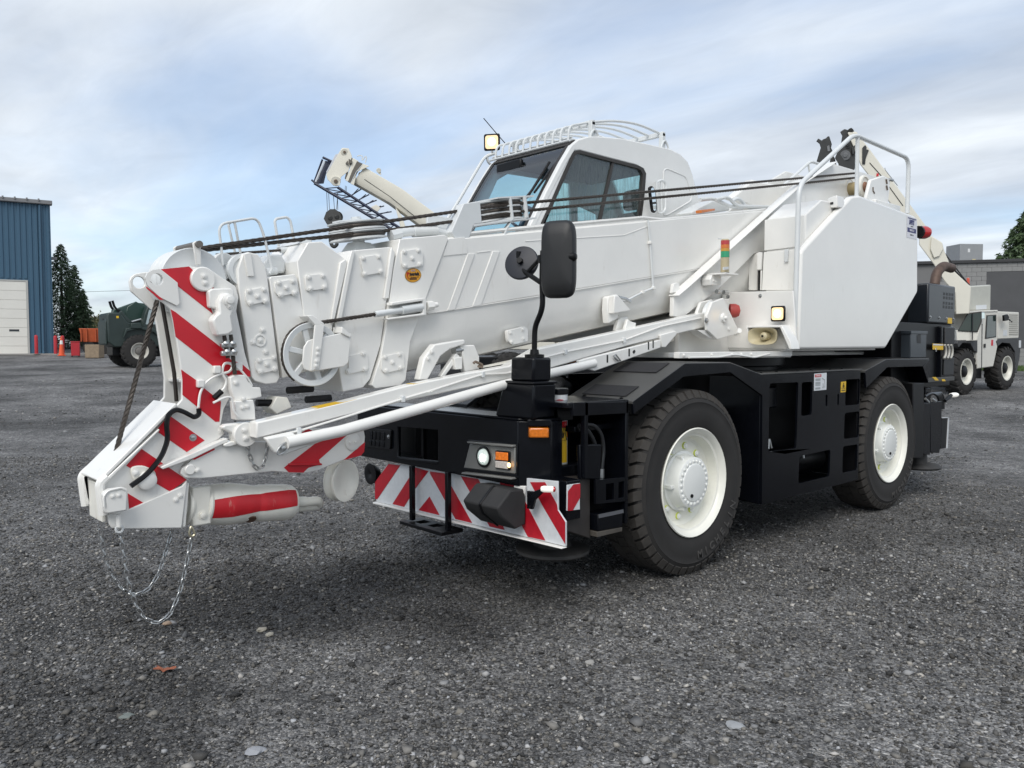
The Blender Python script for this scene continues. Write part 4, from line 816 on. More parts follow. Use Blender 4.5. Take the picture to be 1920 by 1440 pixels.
# ------------------------------------------------------------------ the white crane: boom
def dep(p): return (p - CAM).dot(_d)
def rpx(p, n): return n / FPX * dep(p)
XB, XF = .44, .0                                      # near and far side of the boom
def px_(l, x): return pts('p', l, x=x)
def line(p, q): return lambda y: p.z + (q.z - p.z) * (y - p.y) / (q.y - p.y)
ztop = line(*px_([(840, 445), (1435, 392)], XB)); zweld = line(*px_([(802, 588), (1316, 503)], XB)); zbot = line(*px_([(768, 700), (1261, 588)], XB - .08))
ybf = px_([(768, 600)], XB)[0].y; rings = []
for yy in np.linspace(ybf, 2.75, 8):
    t_, w_, b_ = ztop(yy), zweld(yy), zbot(yy); k = w_ - b_
    side = [(XB - .02, t_), (XB, t_ - .02), (XB, w_ + .004), (XB - .006, w_), (XB - .012, w_ - k * .35), (XB - .035, w_ - k * .68), (XB - .09, b_ + k * .06), (XB - .16, b_)]
    rings.append([V((x, yy, z)) for x, z in side] + [V((XB + XF - x, yy, z)) for x, z in reversed(side)])
boom = part('boom', MB().loft(rings), WHITE, bevel=0, smooth=30)
BUP = V((0, ztop(1) - ztop(0), 1)); BDIR = V((0, 1, ztop(1) - ztop(0))).normalized(); BNRM = V((0, -BDIR.z, BDIR.y))
# weld seams and patches on the side
def seam(l, reg='p', r=.004, x=XB + .001, nm='weld_seam', par=boom): return part(nm, MB().tube(pts(reg, l, x=x), r, n=5), WHITE, par)
seam([(802, 588), (1000, 557), (1316, 504)]); seam([(985, 452), (1170, 441), (1215, 424)], r=.003)
for l in ([(1085, 945), (955, 1310), (1000, 1305), (1130, 945)], [(1245, 930), (1115, 1285), (1170, 1275), (1290, 930)]):
    part('stiffener_strip', MB().prism([V((XB, p.y, p.z)) for p in pts('c', l, x=XB)], (.006, 0, 0)), WHITE, boom, bevel=.002)
seam([(930, 960), (1080, 945)], 'c', .003); seam([(1145, 938), (1230, 928)], 'c', .003)
part('front_patch', MB().prism([V((XB, p.y, p.z)) for p in pts('c', [(960, 850), (1065, 838), (1080, 900), (1080, 945), (928, 960)], x=XB)], (.005, 0, 0)), WHITE, boom, bevel=.002)
part('top_rail', MB().tube(px_([(850, 441), (957, 430), (1205, 408), (1240, 412), (1435, 393)], XB - .02), .014, n=8), WHITE, boom)
pp = px_([(1215, 412), (1219, 455), (1222, 500), (1225, 540), (1205, 548), (1170, 566), (1158, 560)], XB + .014); part('conduit', MB().tube(fillet(pp, .03), .009, n=8), GREYW, boom)
for i in (1, 3, 4): part('conduit_clamp', MB().box(XB, XB + .03, pp[i].y - .015, pp[i].y + .015, pp[i].z - .012, pp[i].z + .012), WHITE, boom, bevel=.003)
# collars of the telescopic sections
def collar(l, x0, x1, plates=(), nm='boom_collar', off=(0, 0)):
    P_ = px_(l, x1); c = part(nm, plate_x(P_, x0, x1), WHITE, bevel=.005)
    for (reg, q, bl) in plates:
        Q = rect_round([V((x1, p.y, p.z)) for p in pts(reg, q, x=x1)], .012, 2); part('bolt_plate', MB().prism(Q, (.012, 0, 0)), WHITE, c, bevel=.0015)
        for b in bl: bolt(c, V((x1 + .012, 0, 0)) + V((0, *pt(reg, *b, x=x1 + .012).yz)), .0125)
    return c
A = lambda l: [(140 + S0 * a, 420 + S0 * b) for a, b in l]
J = lambda l: [(380 + .208333 * a, 360 + .208333 * b) for a, b in l]
C5 = collar([(749.6, 448), (834, 440), (841, 448), (801, 554), (770, 640), (761, 713), (751, 723), (704, 729), (697, 722), (714, 669), (723, 620), (738, 506)], XF, XB + .012, [('c', [(655, 930), (770, 912), (795, 935), (792, 1025), (680, 1040), (658, 1015)], [(680, 933), (770, 925), (730, 975), (683, 1022), (778, 1013)]), ('f', [(252, 100), (395, 68), (400, 175), (275, 205), (252, 185)], [(280, 102), (373, 83), (328, 135), (288, 187), (380, 168)])])
C4 = collar([(656, 470), (731, 463), (738, 474), (714, 646), (694, 711), (681, 727), (643, 735), (639, 712), (636, 691), (628.5, 605), (650, 492)], XF + .02, XB - .004, [('c', [(388, 968), (515, 950), (540, 1065), (415, 1088)], [(415, 975), (515, 965), (425, 1075), (528, 1058)]), ('f', [(40, 95), (160, 65), (170, 180), (42, 210)], [(140, 80), (150, 178), (45, 193)])])
# pressed channel edges of this collar
for l in ([(656, 470), (663, 470), (637, 605), (628.5, 605), (650, 492)], [(731, 463), (738, 474), (726, 560), (718, 560)]): part('collar_flange', plate_x(px_(l, XB), XB - .004, XB + .018), WHITE, C4, bevel=.005)
C3 = collar(A([(1500, 118), (1590, 112), (1740, 225), (1745, 262), (1660, 640), (1640, 900), (1600, 950), (1530, 940), (1480, 640), (1430, 240)]), XF + .03, XB - .002, [('a', [(1475, 332), (1605, 318), (1622, 415), (1485, 432)], [(1505, 343), (1595, 333), (1515, 415), (1605, 405)])])
part('collar_flange', plate_x(px_(A([(1740, 225), (1745, 262), (1660, 640), (1640, 640), (1700, 250)]), XB), XB - .004, XB + .012), WHITE, C3, bevel=.005)
C2 = collar(A([(1252, 350), (1262, 338), (1415, 322), (1432, 350), (1530, 900), (1500, 950), (1340, 990)]), XF + .04, XB - .006, [('a', [(1280, 375), (1415, 352), (1432, 440), (1312, 468), (1285, 445)], [(1312, 378), (1402, 368), (1360, 410), (1325, 455), (1412, 443)])])
C1 = collar(A([(1080, 195), (1115, 180), (1180, 195), (1225, 270), (1240, 340), (1320, 985), (1300, 1022), (1230, 1030), (1160, 1010), (1140, 985), (1055, 420), (1050, 290)]), XF + .04, XB - .003, [('a', [(1092, 428), (1220, 405), (1245, 495), (1120, 522), (1098, 500)], [(1122, 430), (1217, 422), (1175, 465), (1130, 508), (1227, 495)]), ('a', [(1158, 880), (1285, 855), (1305, 935), (1190, 962), (1160, 940)], [(1187, 878), (1280, 860), (1235, 902), (1195, 947), (1288, 930)])])
for b in ((1120, 238), (1130, 288), (1132, 318), (1208, 682), (1148, 762), (1193, 748), (1228, 822)): bolt(C1, V((XB - .002, *pt('a', *b, x=XB).yz)), .0125)
part('cover_strip', MB().prism([V((XB - .003, p.y, p.z)) for p in pts('a', [(1082, 195), (1128, 183), (1152, 335), (1112, 338)], x=XB)], (.012, 0, 0)), WHITE, C1, bevel=.003)
part('boss_ring', MB().lathe(V((XB - .003, *pt('a', 1193, 748, x=XB).yz)), (1, 0, 0), [(.033, 0), (.033, .006), (.026, .006), (.026, 0)], 24), WHITE, C1)
# inner box that the collars ride on
a0, a1 = px_(A([(1100, 600)]), XB)[0], px_([(800, 600)], XB)[0]
part('inner_section', MB().loft([[V((x, yy, z)) for x, z in ((XB - .06, ztop(yy) - .17), (XB - .06, zbot(yy) + .16), (XF + .06, zbot(yy) + .16), (XF + .06, ztop(yy) - .17))] for yy in (a0.y, a1.y)]), mat('dusty_white', (.50, .49, .45), .5, var=.1, grime=.3), bevel=.01)
sc = pt('a', 1082, 300, x=XB - .05); part('collar_sheave', MB().lathe(V((XB - .06, sc.y, sc.z)), (1, 0, 0), [(.0, 0), (rpx(sc, 31), 0), (rpx(sc, 31), .010), (rpx(sc, 27), .018), (rpx(sc, 31), .026), (rpx(sc, 31), .036), (rpx(sc, 24), .038), (rpx(sc, 22), .030), (0, .030)], 40), GREYW, C1)
# ---- boom head
XN, XR = XB, XB - .27                                 # near cheek, far cheek
B_ = lambda l: [(140 + S0 * a, 760 + S0 * b) for a, b in l]
cheek = A([(458, 350), (470, 320), (495, 300), (545, 290), (740, 272), (870, 290), (950, 345), (1035, 400), (1055, 470), (1040, 560), (1070, 700), (1095, 830), (1130, 950), (1130, 985), (1000, 985), (1000, 1110), (960, 1190), (940, 1290)]) + B_([(965, 180), (930, 215), (740, 335), (690, 390), (720, 480), (610, 555), (345, 670), (190, 690), (150, 560), (150, 500), (175, 470), (530, 150)]) + A([(690, 1130), (692, 1000), (665, 800), (640, 640), (615, 545), (470, 415)])
CK = px_(cheek, XN); hole_c = pt('a', 523, 357, x=XN); hole = [V((XN, hole_c.y + .030 * math.cos(t), hole_c.z + .030 * math.sin(t))) for t in np.linspace(0, 2 * math.pi, 18, endpoint=False)]
head = part('boom_head', MB().prism([V((XN - .022, p.y, p.z)) for p in CK], (.022, 0, 0), [[V((XN - .022, p.y, p.z)) for p in hole]]), WHITE, bevel=.004)
part('far_cheek', MB().prism([V((XR, p.y, p.z)) for p in CK], (.022, 0, 0), [[V((XR, p.y, p.z)) for p in hole]]), WHITE, head, bevel=.004)
lug = px_(A([(448, 345), (462, 315), (490, 298), (545, 290), (655, 378), (668, 510), (650, 525), (540, 470), (462, 395)]), XN); part('lug_doubler', MB().prism([V((XN, p.y, p.z)) for p in lug], (.014, 0, 0), [[V((XN, p.y, p.z)) for p in hole]]), WHITE, head, bevel=.004)
part('lug_pin_bore', MB().tube([V((XN - .02, hole_c.y, hole_c.z)), V((XN + .012, hole_c.y, hole_c.z))], .031, n=18, caps=False), mat('bore_grey', (.30, .31, .31), .5), head)
# lower jaw: front flange, cross plates, back plate
fe = px_(B_([(530, 150)]) + A([(690, 1130)]), XN); f0, f1 = px_(B_([(160, 495)]), XN)[0], px_(A([(655, 1165)]), XN)[0]
def cross(p, q, x0=XR, x1=XN, th=.018, nm='cross_plate', m=WHITE, par=head, ov=.0):
    n_ = V((0, -(q - p).z, (q - p).y)).normalized() * th; P0 = [V((x0 - ov, p.y, p.z)), V((x1 + ov, p.y, p.z)), V((x1 + ov, q.y, q.z)), V((x0 - ov, q.y, q.z))]; return part(nm, MB().prism(P0, n_), m, par, bevel=.005)
cross(f0, f1, ov=.022, nm='front_flange')
fa, fb = px_(A([(610, 560), (690, 1000)]), XN); cross(V((0, fa.y + .16, fa.z)), V((0, fb.y + .10, fb.z)), XR + .022, XN - .022, nm='inner_web')
cross(V((0, fb.y + .02, fb.z - .02)), V((0, fb.y + .30, fb.z + .02)), XR + .022, XN - .022, nm='inner_web')
part('jaw_rib', MB().prism([V((XN, p.y, p.z)) for p in px_(B_([(530, 390), (955, 205), (965, 225), (740, 335), (545, 405)]), XN)], (.05, 0, 0)), WHITE, head, bevel=.004)
part('jaw_edge', MB().prism([V((XN, p.y, p.z)) for p in px_(B_([(150, 505), (530, 148), (538, 158), (185, 505), (200, 690), (185, 690)]), XN)], (.025, 0, 0)), WHITE, head, bevel=.004)
part('jaw_edge', MB().prism([V((XR + .022, p.y, p.z)) for p in px_(B_([(150, 505), (530, 148), (538, 158), (185, 505), (200, 690), (185, 690)]), XN)], (-.05, 0, 0)), WHITE, head, bevel=.004)
# stripes
def stripe(l, m=RED, x=XN, par=head, th=.0012): return part('red_stripe', MB().prism([V((x + .0008, p.y, p.z)) for p in px_(l, x)], (th, 0, 0)), m, par)
for l in (A([(548, 291), (735, 273), (768, 305), (752, 350), (770, 400), (815, 420), (880, 398), (895, 412), (860, 425), (873, 535), (888, 578), (660, 398)]),
          A([(616, 548), (650, 568), (965, 812), (1000, 870), (1075, 900), (1128, 946), (1128, 983), (1060, 970), (1000, 985), (900, 922), (648, 725), (632, 620)]),
          A([(683, 935), (790, 1010), (800, 1030), (940, 1142), (935, 1200), (930, 1270), (905, 1272), (860, 1235), (692, 1098), (692, 1000)]),
          B_([(605, 62), (835, 225), (720, 300), (532, 170), (532, 150)]), B_([(430, 280), (720, 478), (612, 554), (330, 388)]), B_([(340, 565), (445, 628), (350, 668)])): stripe(l)
stripe(A([(458, 400), (468, 408), (572, 488), (545, 488), (460, 412)]), x=XN + .0142)
# head details
bc_ = pt('a', 818, 355, x=XN); part('sheave_pin_cap', MB().lathe(V((XN, bc_.y, bc_.z)), (1, 0, 0), [(.062, 0), (.062, .016), (.056, .021), (0, .021)], 32), WHITE, head)
for b in ((820, 337), (828, 380)): bolt(head, V((XN + .021, *pt('a', *b, x=XN).yz)), .013)
hs = pt('a', 735, 372, x=XR + .16); rs_ = rpx(hs, 61)
for k in range(3):
    x0 = XR + .04 + k * .068; part('head_sheave', MB().lathe(V((x0, hs.y, hs.z)), (1, 0, 0), [(.0, .0), (rs_ * .55, .0), (rs_ * .8, .006), (rs_ * .98, .0), (rs_, .004), (rs_ * .9, .030), (rs_, .056), (rs_ * .98, .060), (rs_ * .8, .054), (rs_ * .55, .060), (0, .060)], 48), GREYW, head)
tb0, tb1 = pt('a', 785, 133, x=XN - .01), pt('a', 650, 152, x=XR + .03); tb1 = V((XR - .02, tb0.y, tb0.z)); part('rope_keeper', MB().cyl(V((XN + .03, tb0.y, tb0.z)), tb1, .017, n=14), mat('worn_pin', (.20, .18, .16), .45, metal=.6), head)
for x_ in (XN - .004, XR): st0, st1 = pt('a', 780, 120, x=XN), pt('a', 795, 262, x=XN); part('keeper_strap', MB().prism([V((x_, p.y, p.z)) for p in pts('a', [(755, 122), (780, 108), (808, 125), (812, 262), (778, 265)], x=XN)], (.012, 0, 0)), WHITE, head, bevel=.004)
# wedge socket
def hx(reg, l, x0, th, m=WHITE, nm='plate', par=head, bevel=.006): return part(nm, MB().prism([V((x0, p.y, p.z)) for p in pts(reg, l, x=x0 + th)], (th, 0, 0)), m, par, bevel=bevel)
ws = hx('a', [(862, 430), (885, 415), (1005, 412), (1025, 430), (1035, 500), (1030, 530), (910, 545), (870, 535)], XN, .045, nm='socket_clevis', bevel=.007)
hx('a', [(925, 500), (950, 450), (990, 440), (1025, 470), (1030, 540), (1010, 590), (1025, 690), (985, 715), (920, 720), (885, 620), (905, 590), (930, 570)], XN + .012, .07, nm='wedge_socket', bevel=.010)
part('socket_pin', MB().lathe(V((XN + .08, *pt('a', 990, 490, x=XN + .08).yz)), (1, 0, 0), [(.030, 0), (.030, .01), (.018, .014), (.018, .024), (0, .026)], 20), WHITE, head)
bolt(head, V((XN + .085, *pt('a', 995, 525, x=XN + .08).yz)), .013)
for l in ([(960, 715), (985, 860)], [(1003, 712), (1030, 965)]): P_ = pts('a', l, x=XN + .05); part('wire_rope', rope(P_, .011), ROPE, head)
for zz in (770, 822):
    for dx in (-22, 22): c = pt('a', 988 + dx + (zz - 770) * .15, zz, x=XN + .05); part('rope_clip', MB().lathe(c, (1, 0, 0), [(.012, -.03), (.014, -.005), (.016, .02), (.011, .026), (0, .03)], 12), STEEL, head)
    c = pt('a', 990, zz + 10, x=XN + .06); part('clip_saddle', MB().box(c.x - .02, c.x + .012, c.y - .04, c.y + .04, c.z - .012, c.z + .012), STEEL, head, bevel=.006)
# bracket between cheek and jib root
jb = hx('a', [(1000, 985), (1030, 970), (1095, 970), (1115, 1010), (1150, 1050), (1195, 1050), (1205, 1110), (1150, 1125), (1030, 1140), (1005, 1060)], XN, .05, nm='jib_bracket', bevel=.005)
hx('a', [(1030, 1140), (1150, 1130), (1160, 1180), (1165, 1260), (1040, 1260)], XN + .01, .07, nm='bracket_block', bevel=.005)
for b in ((1078, 1180), (1108, 1172), (1085, 1125)): bolt(jb, V((XN + .08, *pt('a', *b, x=XN + .08).yz)), .011)
bolt(jb, V((XN + .05, *pt('a', 1035, 1020, x=XN + .05).yz)), .012)
hx('a', [(1075, 1385), (1000, 1340), (945, 1310), (970, 1290), (1060, 1280), (1160, 1270), (1175, 1330), (1150, 1390)], XN + .01, .05, nm='root_cover', bevel=.008); hx('b', [(960, 250), (1010, 230), (1080, 240), (1000, 268), (965, 268)], XN, .06, nm='root_foot', bevel=.006)
rc = pt('a', 1090, 1352, x=XN + .06); part('jib_root_pin', MB().lathe(rc, (1, 0, 0), [(.062, -.05), (.064, .02), (.060, .026), (0, .026)], 32), WHITE, head)
for b in ((1090, 1325), (1097, 1377)): bolt(head, V((XN + .086, *pt('a', *b, x=XN + .085).yz)), .013)
bolt(head, V((XN, *pt('a', 935, 1330, x=XN).yz)), .012)
# white cable loom and black hose
def wire(reg, l, x, r, m, nm='cable', par=head, cr=.05): return part(nm, MB().tube(fillet(pts(reg, l, x=x), cr), r, n=6), m, par)
wire('a', [(795, 1180), (805, 1080), (850, 1010), (930, 965), (1000, 950), (1020, 900), (960, 890), (945, 960), (980, 1010), (960, 1060), (925, 1090)], XN + .02, .007, WHITE)
wire('a', [(890, 1150), (960, 1115), (1010, 1110), (1020, 1200), (1050, 1240)], XN + .09, .006, WHITE); wire('a', [(1000, 900), (1060, 930), (1120, 1000), (1140, 1040)], XN + .03, .006, WHITE)
part('cable_plug', MB().tube(pts('a', [(895, 1120), (945, 1075)], x=XN + .03), .015, n=8), BLACKM, head)
wire('b', [(360, 520), (470, 440), (560, 330), (600, 220), (590, 130), (600, 60), (650, 25), (700, 40), (770, 78), (800, 60), (798, 20)], XN + .035, .0125, BLACKM, 'black_hose', cr=.09)
for l in ((905, 935), (1045, 915), (800, 1025)): c = pt('a', *l, x=XN); part('cable_clip', MB().box(XN, XN + .03, c.y - .018, c.y + .018, c.z - .02, c.z + .02), WHITE, head, bevel=.005)
# pear shaped cover, limit switch, lower bracket
pl = part('pear_cover', MB().prism(rect_round([V((XN, p.y, p.z)) for p in pts('b', [(345, 395), (430, 380), (515, 420), (520, 480), (480, 535), (420, 535), (370, 480)], x=XN)], .04), (.018, 0, 0)), WHITE2, head, bevel=.006)
part('cover_boss', MB().lathe(V((XN + .018, *pt('b', 455, 480, x=XN).yz)), (1, 0, 0), [(.045, 0), (.045, .012), (.036, .018), (0, .018)], 28), WHITE, head); bolt(head, V((XN + .018, *pt('b', 385, 430, x=XN).yz)), .014)
bolt(head, V((XN, *pt('b', 760, 207, x=XN).yz)), .014, m=STEEL)
sw = hx('b', [(190, 575), (235, 545), (320, 535), (345, 560), (340, 680), (215, 700), (205, 690)], XN + .03, .07, nm='switch_box', bevel=.009)
for b in ((243, 585), (282, 578)): bolt(sw, V((XN + .10, *pt('b', *b, x=XN + .10).yz)), .009)
part('switch_stem', MB().tube(pts('b', [(280, 700), (285, 780)], x=XN + .06), .012, n=8), WHITE, head); wire('b', [(190, 650), (185, 585), (215, 550), (300, 530), (330, 545)], XN + .1, .006, WHITE)
lb = hx('b', [(222, 760), (215, 700), (350, 668), (690, 520), (725, 482), (712, 600), (690, 790), (290, 796), (240, 790)], XN - .01, .02, nm='lower_bracket', bevel=.005)
part('lower_bracket_far', MB().prism([V((XR, p.y, p.z)) for p in px_(B_([(222, 760), (215, 700), (350, 668), (690, 520), (725, 482), (712, 600), (690, 790), (290, 796), (240, 790)]), XN)], (-.02, 0, 0)), WHITE, head, bevel=.005)
P_ = px_(B_([(712, 500), (690, 785)]), XN); cross(P_[0], P_[1], XR, XN, .02, 'end_plate')
for b in ((645, 605), (672, 578)): bolt(lb, V((XN + .01, *pt('b', *b, x=XN).yz)), .011)
# front nose rollers at the lowest tip
for x_ in (XN + .012, XR - .01): c0, c1 = px_(B_([(160, 500), (180, 700)]), XN); part('nose_bar', MB().tube(fillet([V((x_, c0.y + .03, c0.z + .03)), V((x_, c0.y - .005, c0.z)), V((x_, c1.y, c1.z))], .03), .022, n=10), WHITE, head)
c0, c1 = px_(B_([(165, 520), (190, 760)]), XN); part('nose_plate', MB().box(XR + .03, XN - .03, c0.y + .012, c0.y + .03, c1.z, c0.z), WHITE2, head, bevel=.004)
# tail arm with red stripes
XA = XN + .012
ARM = px_(B_([(682, 440), (690, 405), (720, 385), (760, 345), (900, 262), (960, 240), (1280, 232), (1400, 200), (1560, 180), (1860, 160), (1868, 200), (1860, 300), (1560, 420), (1480, 435), (1370, 432), (1270, 425), (830, 470), (710, 468)]), XA + .02)
arm = part('tail_arm', plate_x(ARM, XA, XA + .02), WHITE, bevel=.005); part('tail_arm_far', plate_x(ARM, XR + .04, XR + .06), WHITE, arm, bevel=.005)
for l in (B_([(1345, 400), (1375, 430), (1470, 432), (1500, 402), (1578, 380), (1570, 350), (1745, 195), (1640, 190), (1540, 250)]), B_([(1728, 352), (1866, 235), (1860, 298), (1840, 322)]), B_([(748, 345), (895, 268), (900, 285), (770, 350)]), B_([(1385, 215), (1500, 150), (1570, 182), (1480, 190)])): stripe(l, x=XA + .02, par=arm)
for nm, l, r1 in (('arm_pin', (738, 412), 34), ('arm_sheave_pin', (1785, 235), 55)):
    c = pt('b', *l, x=XA + .02); part(nm, MB().lathe(V((XA + .02, c.y, c.z)), (1, 0, 0), [(rpx(c, r1 * S0), 0), (rpx(c, r1 * S0), .010), (rpx(c, r1 * S0 * .85), .014), (0, .014)], 28), WHITE, arm)
for l in ((788, 415), (1770, 240), (1800, 235)): bolt(arm, V((XA + .034, *pt('b', *l, x=XA + .03).yz)), .010)
part('arm_lip', plate_x(px_(B_([(1370, 372), (1575, 370), (1578, 382), (1372, 385)]), XA + .02), XA + .02, XA + .045), RED, arm, bevel=.003)
dsc = pt('b', 1695, 482, x=.36); part('tail_sheave', MB().lathe(V((.34, dsc.y, dsc.z)), (.93, .37, 0), [(0, 0), (rpx(dsc, 39), 0), (rpx(dsc, 39), .012), (rpx(dsc, 33), .035), (rpx(dsc, 39), .058), (rpx(dsc, 39), .07), (rpx(dsc, 30), .07), (rpx(dsc, 26), .062), (0, .062)], 40), WHITE2, arm)
# hook ball and swivel
hc0, hc1 = pt('b', 715, 640, x=.31), pt('b', 1400, 622, x=.31); ax_ = (hc1 - hc0); Lh = ax_.length; ax_.normalize(); hr = rpx(hc0.lerp(hc1, .5), 37)
ball = part('hook_ball', MB().lathe(hc0, ax_, [(0, .12 * Lh), (hr * .78, .13 * Lh), (hr * .95, .17 * Lh), (hr * 1.02, .26 * Lh), (hr * 1.06, .36 * Lh), (hr * .98, .52 * Lh), (hr * .89, .61 * Lh), (hr * .895, .615 * Lh), (hr * .95, .66 * Lh), (hr * .955, .9 * Lh), (hr * .88, .975 * Lh), (hr * .78, 1.0 * Lh), (0, 1.0 * Lh)], 44), WHITE2)
g = MB(); tang = [(-.15, .60)]  # red band painted along the flank
th0, th1 = [], []
a_ = V((0, 0, 1)); a_ = (a_ - ax_ * a_.dot(ax_)).normalized(); b2 = ax_.cross(a_)
def onball(f, th, k=1.018):
    prf = [(.17, .95), (.26, 1.02), (.36, 1.06), (.52, .98), (.61, .89), (.66, .95), (.9, .955), (.975, .88)]
    for (f0_, r0_), (f1_, r1_) in zip(prf, prf[1:]):
        if f <= f1_: rr = r0_ + (r1_ - r0_) * (f - f0_) / (f1_ - f0_); break
    return hc0 + ax_ * (f * Lh) + (a_ * math.cos(th) + b2 * math.sin(th)) * hr * rr * k
sgn = 1 if b2.x > 0 else -1; vv, ff = [], []; NF, NT = 60, 14
for i in range(NF):
    f = .18 + .79 * i / (NF - 1); lo, hi = 1.62 - .42 * (f - .18) / .79, 1.62 - .42 * (f - .18) / .79
    for j_ in range(NT):
        th = (1.20 - .55 * (f - .18) / .79) + (.98) * j_ / (NT - 1); vv.append(onball(f, sgn * th))
ff = [(i * NT + j_, i * NT + j_ + 1, (i + 1) * NT + j_ + 1, (i + 1) * NT + j_) for i in range(NF - 1) for j_ in range(NT - 1)]
part('red_band', MB().add(vv, ff), REDOLD, ball)
col = part('swivel_collar', MB().lathe(hc0, ax_, [(0, -.02), (hr * .62, -.02), (hr * .62, .05 * Lh), (hr * .58, .08 * Lh), (hr * .58, .15 * Lh), (0, .15 * Lh)], 28), WHITE2, ball)
for f in (.0, .165): part('swivel_flange', MB().lathe(hc0 + ax_ * (f * Lh), ax_, [(hr * .4, -.012), (hr * .96, -.012), (hr * 1.0, 0), (hr * .96, .012), (hr * .4, .012)], 36), WHITE2, ball, bevel=.002)
part('swivel_yoke', MB().box(-.012, .05, 0, .16 * Lh, -.10, .10), WHITE2, ball, world=Matrix.Translation(hc0 + V((hr * .42, 0, 0))), bevel=.01)
bolt(ball, hc0 + V((hr * .42 + .05, .08 * Lh, -.045)), .018, m=WHITE2)
hk = [hc1 - ax_ * .05, hc1 + ax_ * .10, hc1 + ax_ * .165 + V((0, 0, .005)), hc1 + ax_ * .19 + V((-.03, 0, -.02)), hc1 + ax_ * .165 + V((-.045, 0, -.035)), hc1 + ax_ * .06 + V((-.05, 0, -.04))]
part('hook', MB().tube(fillet(hk, .06), [.030] * 3 + [.026] * (len(fillet(hk, .06)) - 3), n=14), WHITE2, ball)
part('recess_disc', MB().cyl(onball(.55, sgn * 2.45, .90), onball(.55, sgn * 2.45, 1.02), .03, n=16), mat('rust_recess_shade', (.10, .055, .035), .8), ball)  # dark rusty disc, the shade of a recess painted as colour
# rope from the lug to the tip, dark slot rope
part('hoist_rope', rope([pt('a', 530, 490, x=.30), pt('b', 245, 375, x=.30)], .0125), ROPE, head); part('slot_strip', MB().tube(pts('a', [(560, 500), (640, 960), (655, 1140)], x=.34), .011, n=6), mat('slot_rubber', (.02, .015, .012), .6), head)
# ---- guide pulley on the side of the collars
XP = XB + .03; pc = pt('a', 1522, 838, x=XP + .02); pr = rpx(pc, 60)
pul = part('guide_pulley', MB().lathe(V((XP, pc.y, pc.z)), (1, 0, 0), [(pr * .82, .004), (pr * .98, 0), (pr, .004), (pr * .93, .020), (pr, .036), (pr * .98, .040), (pr * .82, .036), (pr * .80, .020)], 56, closed=True), GREYW, smooth=40)
part('pulley_hub', MB().lathe(V((XP, pc.y, pc.z)), (1, 0, 0), [(0, -.01), (pr * .28, -.01), (pr * .28, .05), (0, .05)], 28), GREYW, pul, bevel=.004)
for i in range(6):
    a = i * math.pi / 3 + .3; part('spoke', MB().box(-.008, .012, -.016, .016, pr * .25, pr * .84), GREYW, pul, world=Matrix.Translation(V((XP + .02, pc.y, pc.z))) @ Matrix.Rotation(a, 4, 'X'), bevel=.004)
gp = hx('a', [(1475, 790), (1500, 750), (1530, 740), (1720, 700), (1780, 705), (1760, 890), (1735, 915), (1520, 950), (1480, 935), (1465, 890)], XP + .055, .012, nm='pulley_guard', bevel=.004)
hx('a', [(1545, 650), (1605, 640), (1600, 700), (1570, 930), (1520, 945)], XP + .068, .012, nm='guard_strap', par=gp, bevel=.003); hx('a', [(1495, 590), (1530, 585), (1608, 640), (1548, 652)], XP - .02, .10, nm='strap_top', par=gp, bevel=.003)
hx('a', [(1720, 660), (1780, 715), (1770, 730), (1715, 700)], XB + .01, .10, nm='guard_ear', par=gp, bevel=.003)
for b in ((1563, 803), (1560, 835), (1553, 882), (1550, 912)): bolt(gp, V((XP + .080, *pt('a', *b, x=XP + .08).yz)), .010)
rp0 = [V((XP + .02, pc.y + pr * .97 * math.sin(t), pc.z + pr * .97 * math.cos(t))) for t in np.linspace(-2.5, .12, 22)]
part('guide_rope', rope(rp0 + [pt('c', 490, 1335, x=XP + .02)], .0115), ROPE, pul)
e0, e1, e2_ = pt('c', 490, 1335, x=XP + .02), pt('c', 660, 1308, x=XP + .02), pt('c', 790, 1288, x=XP + .02); part('rope_ferrule', MB().cyl(e0, e1, .019, n=16).cyl(e1, e2_, .027, n=16), GREYW, pul)
an = hx('c', [(600, 1258), (810, 1228), (822, 1240), (822, 1340), (575, 1372), (570, 1360), (800, 1328), (800, 1248), (600, 1278)], XB + .014, .06, nm='rope_anchor', bevel=.004)
part('anchor_nut', MB().cyl(pt('c', 820, 1283, x=XP + .02), pt('c', 862, 1277, x=XP + .02), .03, n=6).cyl(pt('c', 860, 1277, x=XP + .02), pt('c', 890, 1273, x=XP + .02), .017, n=12), WHITE, an)
